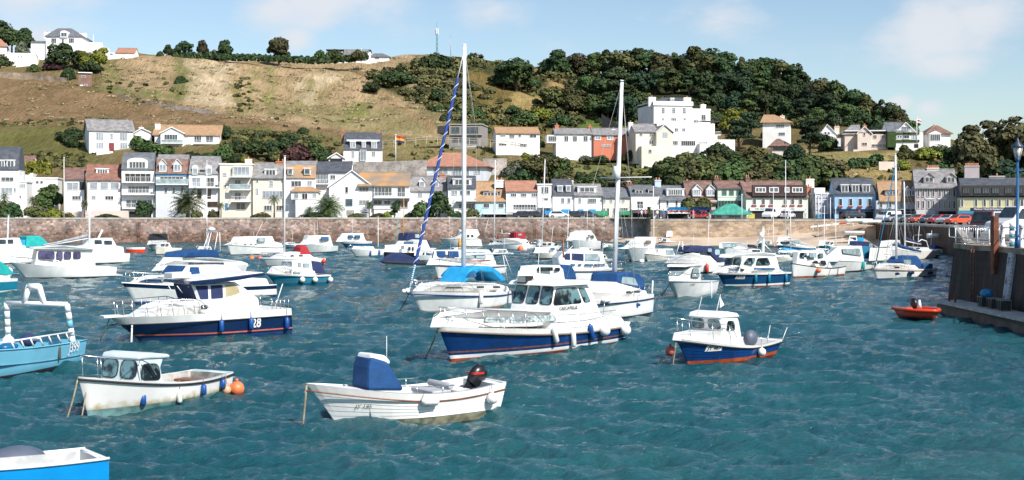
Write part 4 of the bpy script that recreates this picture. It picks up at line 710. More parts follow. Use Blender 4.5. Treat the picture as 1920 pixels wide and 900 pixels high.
h = House('large white mansion of three storeys with corner chimneys and stepped terraces', 1226, 1298, 268, 196, 345, -12, 14, WW, name='mansion', cat='mansion', sink=6); h.flat(192); h.band(1225, 1300, 192, 197, FRW, th=.4, name='cornice'); h.hip(183, SLD, 1242, 1278, 1232, 1296, 191, .1, 2, 12); h.dormer(1257, 1264, 184, 191, y=3, n=1, g='p', dep=2)
h.wins([1243.5, 1263, 1283], 202, 213, 6, n=2, rows=3, g='g'); h.win(1241, 221, 1246, 227, n=2, g='g'); h.win(1258, 221, 1268, 228, n=3, g='g'); h.win(1281, 221, 1286, 227, n=2, g='g'); h.chim(1222, 179, 2.0, 1, y=1.5, zb=200); h.chim(1288, 180, 2.0, 1, y=1.5, zb=200)
h.sub(1298, 1332, 268, 205, .5, 10); h.win(1315, 215, 1323, 225, n=2, g='g', y=.5); h.win(1300, 224, 1309, 230, n=3, g='g', y=.5); h.band(1298, 1333, 204, 207, FRW, y=.5, name='cornice'); h.chim(1318, 193, 1.4, 1, y=5, zb=210)
h.sub(1232, 1340, 262, 232, -4, 0); h.wins([1268, 1282], 240, 248, 7, n=2, g='g', y=-4); h.balcony(1226, 1310, 232, .9, 4); h.balcony(1310, 1346, 227, .9, 3, FRD); h.sub(1255, 1345, 290, 252, -9, -4); h.win(1261, 264, 1271, 272, n=3, g='g', y=-9); h.win(1277, 264, 1304, 273, n=7, g='d', y=-9); h.win(1310, 265, 1326, 271, n=4, g='p', y=-9); h.balcony(1256, 1346, 252, .8, 4.5, y=-4.5)
h.sub(1312, 1362, 290, 270, -11, -9); h.sub(1340, 1378, 284, 262, -9, -3); h.end()
h = House('white two storey house with ochre hipped roof among dark pines', 1430, 1481, 262, 229, 352, 14, 10, WW); h.hip(215, OCH, 1432, 1452, oh=.7); h.win(1455, 233, 1471, 239, n=4, g='g'); h.win(1460, 248, 1472, 254, n=3, g='g'); h.chim(1467, 214, 1.2, 1, y=8).end()
h = House('small hut with brown pyramid roof and dark open front', 1448, 1480, 285, 273, 322, 8, 6, WC, name='hut', cat='hut'); h.hip(260, BRN, 1456, 1462, oh=.9); h.win(1450, 275, 1472, 281, g='d', n=1, fr=FRD).end()
h = House('white gabled cottage with two dark windows beside the big dark pine', 1538, 1568, 256, 250, 345, 10, 8, WW); h.gfront(1551, 234, SLD, ye=251); h.win(1546, 247, 1550, 252, g='d'); h.win(1552, 247, 1556, 252, g='d'); h.sub(1560, 1605, 275, 259, -3, 2); h.win(1566, 265, 1573, 270, n=2, g='d', y=-3); h.balcony(1558, 1595, 275, .9, 2, SLG, y=-3); h.sub(1560, 1596, 284, 277, -5, 0); h.chim(1569, 234, 1.3, 2, WC, y=4).end()
h = House('pale pink house with grey hipped roof and a front gable', 1584, 1664, 283, 252, 328, 8, 9, WP); h.hip(234, SLG, 1596, 1612, 1580, 1612, 251, .3); h.sub(1608, 1633, 283, 247, -2, 6, WP); h.gfront(1621, 238, SLG, 1608, 1634, 250, y0=-2, y1=6, name='gable_roof', wall=WP); h.win(1618.5, 248, 1623, 255, g='g', y=-2); h.win(1616, 267, 1626, 273, n=2, g='g', y=-2); h.win(1637, 253, 1644, 260, n=2, g='g'); h.win(1652, 253, 1660, 260, n=2, g='g'); h.win(1634, 270, 1661, 276, n=4, g='g')
h.flat(246, FRW, .05); h.band(1600, 1646, 280, 285, WP, y=-4, name='garden_wall'); h.chim(1621, 232, 1.0, 1, POT, y=5, zb=250).end()
h = House('ivy covered house with glazed white gable and roof terrace', 1679, 1731, 279, 248, 325, 6, 10, WW); h.win(1681, 253, 1692, 260, n=2, g='g', fw=.2); h.win(1694, 253, 1706, 261, n=2, g='g', fw=.2); h.win(1709, 252, 1721, 263, n=2, g='p', fw=.2); h.sub(1664, 1680, 276, 248, -.3, 9, IVY); h.band(1680, 1724, 262, 266, IVY, th=.3, name='ivy'); h.band(1680, 1724, 248, 252, IVY, th=.3, name='ivy'); h.opening(1714, 270, 1722, 277, name='arch')
h.gable(231, SL, x0=1664, x1=1700, ye=246, y0=1); h.gfront(1698, 230, SL, 1681, 1716, 247, y0=1.2, y1=8, name='gable_roof'); h.win(1690, 237, 1706, 246, n=5, g='g', y=1.2); h.balcony(1680, 1724, 248, .8, .2).end()
h = House('white bungalow with brown hipped roof and bay window at the end of the row', 1738, 1782, 268, 250, 330, 4, 9, WW); h.hip(235, BRN, 1750, 1758, oh=.6); h.sub(1743, 1764, 268, 250, -1.5, 0); h.hip(246, FRW, 1752, 1755, 1743, 1764, 250, .1, -1.5, 2, name='bay_roof'); h.win(1744, 252, 1763, 264, n=5, g='g', y=-1.5); h.chim(1751, 233, .8, 1, POT, y=4).end()
def twall(label, pts, ht, m=GREYST, name='garden_wall', th=.5):
 """pts: (px, py of the foot) on the hill"""
 v = [];
 for px, py in pts: Y = tY(px, py); p = P(px, py, Y); v.append(p)
 r_ = MB(); r_.grid([[p+Vector((0, 0, -1.5)) for p in v], [p+Vector((0, 0, ht)) for p in v], [p+Vector((0, th, ht)) for p in v], [p+Vector((0, th, -1.5)) for p in v]], m, smooth=False)
 o = r_.build(name, fix=False); tag(o, label, 'wall'); return o
def wall3(label, pts, m, th=.6, name='terrace_wall'):
 """pts: (px, py foot, py top, Y)"""
 lo = [P(a, b_, Y) for a, b_, c, Y in pts]; hi = [Vector((*P(a, b_, Y)[:2], P(a, c, Y).z)) for a, b_, c, Y in pts]
 r_ = MB(); r_.grid([[p+Vector((0, 0, -2)) for p in lo], hi, [p+Vector((0, th, 0)) for p in hi], [p+Vector((0, th, -4)) for p in hi]], m, smooth=False)
 o = r_.build(name, fix=False); tag(o, label, 'wall'); return o
wall3('long grey stone terrace wall above the white balcony villa', [(652, 336, 304, 274), (720, 336, 303, 274), (800, 336, 300, 274)], GREYST)
wall3('short stone terrace wall east of the terracotta roofed hall', [(905, 330, 297, 284), (950, 328, 297, 286)], GREYST)
wall3('grey garden wall sloping up beside the bright lawn', [(1128, 224, 213, 362), (1150, 240, 228, 348), (1165, 250, 240, 338)], wall_m('old_grey_wall', (.16, .14, .13)))
twall('rubble retaining wall below the hilltop villa', [(-60, 146), (0, 146), (60, 149), (125, 158)], 2.0, stone('pale_rubble', [(.45, .36, .26), (.38, .3, .22), (.5, .4, .3)], .8, (.4, .33, .26)))
twall('low grey path wall running down the brown slope', [(178, 170), (230, 184), (300, 199), (360, 208), (412, 215)], .8, GREYST)
wall3('pale garden wall in front of the brown roofed pair', [(90, 407, 396, 245), (160, 407, 396, 245), (240, 407, 395, 245)], WP)
wall3('white garden wall beside the kiosk square', [(1403, 411, 405, 244), (1409, 411, 401, 244), (1415, 411, 401, 244)], mat('yellow_paint', (.7, .55, .1), .7), name='yellow_hoarding')
wall3('stone bank wall with dark doorway below the eastern hill houses', [(1648, 320, 303, 300), (1660, 320, 303, 300), (1680, 316, 303, 300)], WP)
def fence(label, pts, ht, n, m=WOOD, name='fence', rails=2):
 r = thing(name, label, 'fence', (0, 0, 0)); v = [P(a, b_, Y) for a, b_, Y in pts]; mb = MB()
 for k in range(rails):
  mb.tube([p+Vector((0, 0, ht*(1-.45*k))) for p in v], .06, m, 4)
 mb.build('rail', r); L_ = len(v)-1
 for i in range(n+1):
  f = i/n*L_; k = min(int(f), L_-1); p = v[k].lerp(v[k+1], f-k); MB().bx(p.x-.07, p.x+.07, p.y-.07, p.y+.07, p.z-.6, p.z+ht+.05, m).build('post', r)
 return r
FENW_ = mat('weathered_rail', (.5, .44, .36), .9)
fence('pale post and rail fence along the hill road above the stone terrace', [(718, 274, 303), (800, 266, 308), (880, 268, 310), (960, 276, 306), (985, 280, 303)], 1.2, 16, FENW_)
def pole(label, px, yb, yt, Y, r=.08, m=ALU, name='flagpole', cat='flagpole', flag=None):
 a = P(px, yb, Y); b_ = P(px, yt, Y); o = thing(name, label, cat, a); H_ = b_.z-a.z; MB().tube([(0, 0, -1), (0, 0, H_)], [r, r*.6], m, 6).build('pole', o)
 MB().ball((0, 0, H_), r*1.6, m, 6, 4).build('cap', o)
 if flag:
  w_, h_, cols = flag; mb = MB(); n = 8
  for j, c in enumerate(cols):
   rows = [[(w_*i/n, .25*math.sin(i*1.1)*(i/n), H_-.2-h_*(j+k)/len(cols)-.25*(i/n)**2) for i in range(n+1)] for k in (0, 1)]
   mb.grid(rows, c, mats=[c])
  mb.build('flag', o, fix=False)
 return o
pole('white flagpole flying a red and yellow flag above the terrace wall', 742, 303, 253, 290, .12, flag=(1.9, 1.5, [mat('flag_red', (.5, .03, .04), .8), mat('flag_yellow', (.7, .4, .03), .8), mat('flag_navy', (.03, .03, .12), .8)]))
pole('white flagpole with red and white flag beside the ivy covered house', 1719, 262, 221, 322, .12, flag=(1.2, 1.0, [FRW, MATS['flag_red'], FRW]))
pole('slim white flagpole on the brow among shrubs', 677, 112, 92, 452, .14)
pole('short white flagpole beside the hilltop villa', 175, 88, 65, 446, .12)
a = P(819, 108, 486); o = thing('radio_mast', 'tall green lattice radio mast with white aerials on the skyline', 'radio mast', a); MG = mat('mast_green', (.04, .22, .2), .6); mb = MB(); H_ = 12.2
for k in range(3):
 t_ = k*2.094; mb.tube([(.45*math.cos(t_), .45*math.sin(t_), -3), (.3*math.cos(t_), .3*math.sin(t_), H_-3)], .1, MG, 4)
for i in range(16):
 z = i*.6-.2; t_ = (i % 3)*2.094; mb.tube([(.42*math.cos(t_), .42*math.sin(t_), z), (.42*math.cos(t_+2.094), .42*math.sin(t_+2.094), z+.6)], .06, MG, 4)
mb.build('lattice', o); MB().tube([(0, 0, H_-3), (0, 0, H_+1.2)], .06, MG, 4).build('spike', o)
for k in range(3): t_ = k*2.094+.5; MB().box((.5*math.cos(t_), .5*math.sin(t_), H_-2.2), (.25, .25, 2.4), FRW, t_).build('aerial', o)
pole('thin distant aerial pole right of the radio mast', 845, 100, 68, 492, .1, WIRE, 'aerial_pole', 'aerial')
def leafmat(name, a, b_, rough=.75):
 m = bpy.data.materials.new(name); m.use_nodes = True; t = m.node_tree; bs = t.nodes['Principled BSDF']; bs.inputs['Roughness'].default_value = rough; bs.inputs['Specular IOR Level'].default_value = .25
 at = N(t, 'ShaderNodeAttribute', attribute_name='leaf'); oi = N(t, 'ShaderNodeObjectInfo'); r = N(t, 'ShaderNodeValToRGB')
 r.color_ramp.elements[0].color = (*a, 1); r.color_ramp.elements[1].color = (*b_, 1)
 hs = N(t, 'ShaderNodeHueSaturation'); mr = N(t, 'ShaderNodeMapRange'); mr.inputs['To Min'].default_value = .72; mr.inputs['To Max'].default_value = 1.3
 mh = N(t, 'ShaderNodeMapRange'); mh.inputs['To Min'].default_value = .475; mh.inputs['To Max'].default_value = .525
 k = t.links.new; k(at.outputs['Fac'], r.inputs[0]); k(r.outputs[0], hs.inputs['Color']); k(oi.outputs['Random'], mr.inputs[0]); k(oi.outputs['Random'], mh.inputs[0]); k(mr.outputs[0], hs.inputs['Value']); k(mh.outputs[0], hs.inputs['Hue']); k(hs.outputs[0], bs.inputs[0])
 return m
LG = {'dark': leafmat('leaves_dark_green', (.02, .04, .016), (.06, .098, .034)), 'mid': leafmat('leaves_mid_green', (.03, .055, .016), (.09, .13, .04)),
  'olive': leafmat('leaves_olive', (.05, .06, .02), (.14, .145, .05)), 'lime': leafmat('leaves_yellow_green', (.08, .1, .014), (.25, .26, .04)),
  'purple': leafmat('leaves_purple_brown', (.03, .015, .018), (.09, .04, .04)), 'brown': leafmat('leaves_brown_tipped', (.04, .045, .018), (.11, .1, .042)),
  'pine': leafmat('needles_blackish_green', (.012, .028, .015), (.036, .064, .028)), 'grey': leafmat('leaves_grey_green', (.06, .075, .05), (.2, .22, .15)),
  'flower': leafmat('leaves_with_pink_flowers', (.03, .08, .02), (.5, .1, .2))}
BARK = mat('grey_brown_bark', (.13, .1, .075), .95, var=.4, vs=2, bump=.5)
def leaf_arrays(cent, rad, n, size, rs, core=.55, flat=1.0, hole=.0):
 """leaf clumps on and in a set of lobes"""
 cent = np.array(cent, float); rad = np.array(rad, float)
 wgt = rad[:, 0]*rad[:, 2]; wgt = wgt/wgt.sum(); li = rs.choice(len(cent), n, p=wgt)
 d = rs.normal(size=(n, 3)); d /= np.linalg.norm(d, axis=1)[:, None]; d[:, 2] = np.where(d[:, 2] < -.55, -d[:, 2]*.6, d[:, 2])
 rr = core+(1.06-core)*rs.rand(n)**.45; p = cent[li]+d*rad[li]*rr[:, None]
 nc = max(8, n//14); ci = rs.randint(0, n, nc); own = rs.randint(0, nc, n); cp = p[ci]
 dd = ((p[:, None, :]-cp[None, :, :])**2).sum(-1) if n*nc < 4e6 else None
 if dd is not None: own = dd.argmin(1)
 else:
  od = np.argsort(li)
  for a in range(0, n, 900): ix = od[a:a+900]; cs = ix[::14]; own[ix] = np.arange(len(cs))[((p[ix][:, None]-p[cs][None])**2).sum(-1).argmin(1)]+a//14; cpx = p[cs]; p[ix] = p[ix]*.8+cpx[own[ix]-a//14]*.2
  own %= nc; cp = None
 if cp is not None: p = p*(.68)+cp[own]*.32
 nrm = d*1.15+rs.normal(size=(n, 3))*.42; nrm[:, 2] += .3; nrm /= np.linalg.norm(nrm, axis=1)[:, None]
 u = np.cross(nrm, rs.normal(size=(n, 3))); u /= np.linalg.norm(u, axis=1)[:, None]; v = np.cross(nrm, u)
 s = size*(.6+.8*rs.rand(n))[:, None]; v = v*flat
 q = np.stack([p-u*s*.5-v*s*.35, p+u*s*.45-v*s*.5, p+u*s*.55+v*s*.4, p-u*s*.35+v*s*.55], 1)
 val = np.clip(.5+.28*rs.normal(size=nc)[own]+.16*rs.normal(size=n), 0, 1)
 return q, val
def mesh_quads(name, q, val, m, extra=None):
 n = len(q); co = q.reshape(-1, 3); idx = np.arange(n*4, dtype=np.int32); me = bpy.data.meshes.new(name)
 me.vertices.add(n*4); me.vertices.foreach_set('co', co.astype(np.float32).ravel()); me.loops.add(n*4); me.loops.foreach_set('vertex_index', idx)
 me.polygons.add(n); me.polygons.foreach_set('loop_start', np.arange(0, n*4, 4, dtype=np.int32)); me.update(calc_edges=True)
 a = me.attributes.new('leaf', 'FLOAT', 'POINT'); a.data.foreach_set('value', np.repeat(val, 4).astype(np.float32)); me.materials.append(m); return me
def crown_shape(kind, rs):
 """lobes of a crown, tree of height 10 standing at 0"""
 c = []; r = []
 if kind == 'round':
  for i in range(9):
   a = rs.rand()*6.28; e = rs.rand(); R_ = 2.5*math.sqrt(1-(e-.3)**2*.9)
   c.append((R_*math.cos(a)*rs.uniform(.6, 1.2), R_*math.sin(a)*rs.uniform(.6, 1.2), 2.2+5.6*e)); q = rs.uniform(1.5, 2.4); r.append((q, q, q*.85))
  c.append((0, 0, 4.4)); r.append((3.2, 3.2, 3.9)); core = .5
 elif kind == 'wide':
  for i in range(12):
   a = i*.62+rs.rand(); R_ = rs.uniform(2.0, 4.3); c.append((R_*math.cos(a), R_*math.sin(a), 4.6+rs.uniform(-2.4, 3.0)-R_*.3)); q = rs.uniform(1.4, 2.2); r.append((q, q, q*.7))
  c.append((0, 0, 4.9)); r.append((3.6, 3.6, 3.6)); core = .5
 elif kind == 'pine':
  for i in range(13):
   a = i*2.4+rs.rand(); z = rs.uniform(3.5, 9.0); R_ = rs.uniform(.6, 3.0)*(1.15-(z-3.5)/9); c.append((R_*math.cos(a), R_*math.sin(a), z)); q = rs.uniform(1.2, 1.9); r.append((q*1.15, q*1.15, q*.5))
  core = .3
 elif kind == 'tall':
  for i in range(9):
   z = 2.5+i*.75; a = rs.rand()*6.28; R_ = rs.uniform(.3, 1.2); c.append((R_*math.cos(a), R_*math.sin(a), z)); q = rs.uniform(1.1, 1.7)*(1.1-i*.05); r.append((q, q, q))
  core = .5
 elif kind == 'bush':
  for i in range(8):
   a = rs.rand()*6.28; R_ = rs.uniform(.5, 4.2); z = rs.uniform(1.5, 5.2)*(1-R_*.08); c.append((R_*math.cos(a), R_*math.sin(a), z)); q = rs.uniform(2.2, 3.4); r.append((q, q, min(z+2, q)))
  c.append((0, 0, 3)); r.append((4, 4, 4.5)); core = .6
 elif kind == 'airy':
  for i in range(22):
   a = i*1.1+rs.rand(); R_ = rs.uniform(.8, 4.6); c.append((R_*math.cos(a), R_*math.sin(a), 5.5+rs.uniform(-1.5, 3.4)-R_*.25)); q = rs.uniform(.8, 1.3); r.append((q, q, q*.55))
  core = .2
 return c, r, core
SHP = {}
def crown_mesh(kind, col, k, dens=1.0):
 key = (kind, col, k, dens)
 if key not in SHP:
  if (kind, k, dens) not in SHP:
   rs = np.random.RandomState(hash((len(kind)*7+ord(kind[0]), k)) % 9999); c, r, core = crown_shape(kind, rs)
   n = int(1.35*{'round': 2600, 'wide': 3400, 'pine': 2200, 'tall': 1500, 'bush': 2600, 'airy': 3000}[kind]*dens); sz = {'round': .54, 'wide': .5, 'pine': .44, 'tall': .44, 'bush': .68, 'airy': .38}[kind]/math.sqrt(dens)
   SHP[(kind, k, dens)] = leaf_arrays(c, r, n, sz, rs, core)+(c,)
  q, val, c = SHP[(kind, k, dens)]; SHP[key] = (mesh_quads('crown', q, val, LG[col]), c)
 return SHP[key]
TRK = {}
def trunk_mesh(kind, k, c):
 if (kind, k) not in TRK:
  mb = MB(); rs = random.Random(k); top = 6.5 if kind in ('round', 'wide', 'airy') else 8.5 if kind in ('pine', 'tall') else 2
  b0 = .32 if kind != 'bush' else .2; mb.tube([(0, 0, -2), (rs.uniform(-.1, .1), 0, 1.2), (rs.uniform(-.3, .3), rs.uniform(-.3, .3), top*.55), (rs.uniform(-.4, .4), 0, top)], [b0*1.3, b0, b0*.7, .08], BARK, 7)
  for q in c[:9]: mb.tube([(0, 0, max(.5, q[2]*.45)), (q[0]*.5, q[1]*.5, q[2]*.8), (q[0]*.95, q[1]*.95, q[2])], [b0*.4, b0*.25, .04], BARK, 5)
  o = mb.build('trunk'); TRK[(kind, k)] = o.data; bpy.data.objects.remove(o)
 return TRK[(kind, k)]
def tree(px, yb, hpx, label, kind='round', col='dark', Y=None, wide=1.0, name='tree', cat='tree', group=None, k=None, dens=1.0, z=None):
 Y = Y or tY(px, yb); p = P(px, yb, Y)
 if z is not None: p.z = z
 H_ = hpx*Y/F; s = H_/9.2 if kind != 'bush' else H_/7.6
 k = random.randrange(4) if k is None else k; cm, c = crown_mesh(kind, col, k, dens)
 o = thing(name, label, cat, p, random.uniform(0, 6.28), group); o.scale = (s*wide, s*wide, s)
 cr_ = bpy.data.objects.new('foliage' if kind == 'bush' else 'crown', cm); COL.objects.link(cr_); cr_.parent = o
 tr = bpy.data.objects.new('stems' if kind == 'bush' else 'trunk', trunk_mesh(kind, k, c)); COL.objects.link(tr); tr.parent = o; return o
def bush(px, yb, hpx, label, col='dark', wide=1.0, **k): return tree(px, yb, hpx, label, 'bush', col, wide=wide, name=k.pop('name', 'bush'), cat=k.pop('cat', 'bush'), **k)
random.seed(11)
def row(pts, lab, group, kinds, cols, j=0):
 for i, (px, yb, h_) in enumerate(pts):
  q = ORD[i] if i < len(ORD) else str(i)
  kd = kinds[i % len(kinds)]; tree(px, yb, h_, lab % q, kd, cols[(i*7+j) % len(cols)], wide=random.uniform(.95, 1.2) if kd != 'pine' else 1.1, group=group)
row([(a, b+11, c+11) for a, b, c in [(1048, 133, 38), (1083, 132, 36), (1110, 135, 38), (1135, 138, 44), (1160, 140, 50), (1190, 136, 44), (1216, 135, 46), (1240, 140, 42), (1262, 138, 40), (1290, 138, 42), (1312, 140, 54), (1335, 138, 52), (1362, 140, 40), (1388, 142, 36), (1410, 145, 38), (1438, 150, 42), (1462, 156, 48), (1488, 165, 44), (1512, 175, 40), (1540, 188, 46), (1572, 200, 48), (1600, 208, 46), (1626, 218, 42), (1648, 226, 38), (1668, 236, 48), (1690, 244, 36), (1706, 250, 28)]],
 '%s tree from the west along the skyline of the hilltop wood', 'skyline trees of the hilltop wood', ['round', 'wide', 'round', 'tall', 'wide'], ['dark', 'brown', 'mid', 'dark', 'olive', 'dark'])
row([(1100, 180, 44), (1132, 185, 52), (1162, 188, 60), (1196, 180, 52), (1228, 178, 50), (1260, 180, 52), (1292, 180, 52), (1325, 182, 54), (1358, 184, 54), (1392, 184, 56), (1424, 188, 50), (1456, 194, 52), (1488, 202, 50), (1520, 212, 50), (1552, 222, 46), (1584, 232, 42), (1616, 242, 40), (1650, 250, 34)],
 '%s tree from the west in the dark middle rank of the hilltop wood', 'middle rank of the hilltop wood', ['wide', 'round', 'pine', 'wide'], ['dark', 'pine', 'dark', 'mid', 'pine'], 3)
row([(1140, 225, 52), (1172, 232, 62), (1200, 218, 50), (1316, 214, 46), (1345, 212, 42), (1376, 222, 54), (1404, 226, 52), (1436, 218, 46), (1468, 222, 46), (1500, 232, 46), (1532, 238, 40), (1562, 244, 36), (1594, 252, 34), (1640, 258, 26)],
 '%s tree from the west along the lower edge of the hilltop wood', 'lower edge of the hilltop wood', ['pine', 'wide', 'round'], ['pine', 'dark', 'dark', 'mid'], 1)
tree(968, 170, 66, 'big round dark evergreen oak standing alone left of the hilltop wood', 'wide', 'dark', wide=1.25, k=1, dens=1.3)
tree(945, 165, 40, 'smaller dark oak crown against the flank of the lone evergreen oak', 'round', 'dark', wide=1.2)
for i, (px, yb, h_, w_) in enumerate([(815, 133, 34, 1.2), (745, 158, 30, 1.5), (722, 160, 24, 1.4), (694, 173, 20, 1.3), (822, 190, 24, 1.2), (823, 214, 16, 1.1), (838, 228, 16, 1.3), (890, 222, 20, 1.2), (862, 220, 14, 1.2), (1030, 140, 30, 1.1), (900, 248, 22, 1.2), (960, 215, 18, 1.2), (980, 232, 20, 1.6)]):
 bush(px, yb, h_, ['dark rounded bush at the top of the dry field by the rocks', 'dark dome of gorse beside the pale rocks', 'dark gorse dome at the corner of the mown slope', 'low dark thicket at the very tip of the scrub', 'dark bush halfway down the scrub slope', 'small round bush above the modern grey house', 'dark bush touching the roof of the modern grey house', 'green shrub behind the tall mast on the scrub', 'little shrub on bare earth above the modern grey house', 'dark shrub at the west foot of the hilltop wood', 'bush beside the modern grey house east corner', 'shrub on the ochre slope above the ochre roofed house', 'broad shrub behind the ochre hipped roof'][i], 'dark' if i != 7 else 'mid', w_)
tree(523, 110, 44, 'spreading tree with dark crown standing alone on the skyline hedge', 'wide', 'brown', wide=1.05, k=2, Y=446)
for i, (px, yb, h_, kd, c) in enumerate([(315, 108, 24, 'round', 'dark'), (346, 108, 34, 'wide', 'dark'), (380, 108, 32, 'round', 'brown'), (421, 108, 34, 'round', 'dark'), (300, 108, 12, 'bush', 'mid'), (402, 108, 15, 'bush', 'brown'), (600, 112, 18, 'bush', 'mid'), (628, 112, 20, 'bush', 'mid'), (672, 110, 18, 'bush', 'olive')]):
 tree(px, yb, h_, ['westernmost rounded tree of the skyline clump behind the hedge', 'broad tree in the middle of the skyline clump behind the hedge', 'compact brownish tree of the skyline clump behind the hedge', 'sparse leafy tree at the east end of the skyline clump', 'low shrub at the west foot of the skyline clump', 'low brownish shrub between two skyline trees', 'green shrub at the west end of the modern skyline house', 'rounded shrub in front of the modern skyline house', 'yellowish shrub in front of the modern skyline house'][i], kd, c, Y=444, name='bush' if kd == 'bush' else 'tree', cat='bush' if kd == 'bush' else 'tree')
for px, yb, h_, kd, c, w_, lab in [(0, 92, 60, 'round', 'dark', 1.2, 'tall dark tree at the top west corner of the hill'), (22, 95, 44, 'wide', 'mid', 1, 'mid green tree behind the white hilltop terrace'), (44, 96, 46, 'round', 'dark', 1, 'dark tree just left of the slate roofed hilltop villa'), (40, 104, 26, 'bush', 'grey', .8, 'greyish shrub left of the hilltop villa'),
 (110, 132, 50, 'round', 'dark', 1.25, 'round dark tree in front of the hilltop villa'), (146, 128, 34, 'round', 'dark', 1, 'dark tree between villa front and the yellow green trees'), (160, 132, 36, 'round', 'lime', .9, 'yellow green tree below the hilltop villa'), (184, 132, 44, 'round', 'lime', 1, 'brighter yellow green tree at the corner of the villa garden'), (172, 134, 22, 'bush', 'dark', 1.2, 'dark shrubs at the foot of the yellow green trees'),
 (64, 136, 16, 'bush', 'mid', 1, 'small bright green bush beside the white terrace blocks'), (5, 128, 26, 'bush', 'mid', 1.4, 'rounded green bush in front of the terracotta roofed hill house'), (128, 150, 24, 'bush', 'dark', .9, 'dark bush hiding the slope beside the brick tower'), (100, 132, 18, 'bush', 'purple', 1.4, 'dark purple shrubs below the round villa tree'),
 (340, 160, 18, 'bush', 'dark', 1, 'single dark bush on the ridge of the dry slope'), (330, 104, 14, 'bush', 'dark', 1.2, 'dark knot at the west end of the skyline hedge'),
 (138, 264, 26, 'bush', 'dark', 1.1, 'dark bush beside the shaded end of the guest house'), (424, 262, 28, 'round', 'dark', .9, 'dark tree at the east end of the ochre roofed villa'), (284, 268, 16, 'bush', 'mid', .7, 'small garden tree in front of the little white cottage'),
 (422, 300, 34, 'bush', 'mid', .8, 'palm like green shrub below the ochre roofed villa'), (448, 292, 32, 'round', 'dark', 1, 'dark leafy tree in the thicket above the orange roof'), (478, 296, 40, 'round', 'mid', 1.1, 'mid green tree in the thicket above the glazed flat house'), (508, 300, 42, 'wide', 'dark', 1, 'broad dark tree in the middle of the thicket'),
 (540, 296, 46, 'round', 'dark', 1.2, 'dark tree of the thicket nearest the mansard house garden'), (568, 262, 26, 'wide', 'dark', 1, 'flat topped dark tree on the field edge above the thicket'), (556, 304, 36, 'bush', 'purple', 1, 'purple brown shrub in the thicket'), (590, 304, 40, 'round', 'mid', 1.1, 'green tree left of the white gabled garage'),
 (605, 304, 28, 'bush', 'dark', 1, 'dark shrub touching the gabled garage'), (520, 304, 26, 'bush', 'olive', 1, 'olive shrub above the orange mansard'), (440, 305, 16, 'bush', 'dark', 1, 'small clipped bush above the flat glazed house'), (458, 305, 14, 'bush', 'lime', .8, 'small yellow green bush above the flat glazed house'),
 (390, 300, 14, 'bush', 'mid', 2, 'low green bank of shrubs below the ochre roofed villa'), (360, 296, 12, 'bush', 'dark', 2.4, 'dark low shrubs on the lawn edge below the villa'), (310, 284, 12, 'bush', 'lime', 1.1, 'rounded bright garden bush before the ochre roofed villa')]:
 tree(px, yb, h_, lab, kd, c, wide=w_, name='bush' if kd == 'bush' else 'tree', cat='bush' if kd == 'bush' else 'tree')
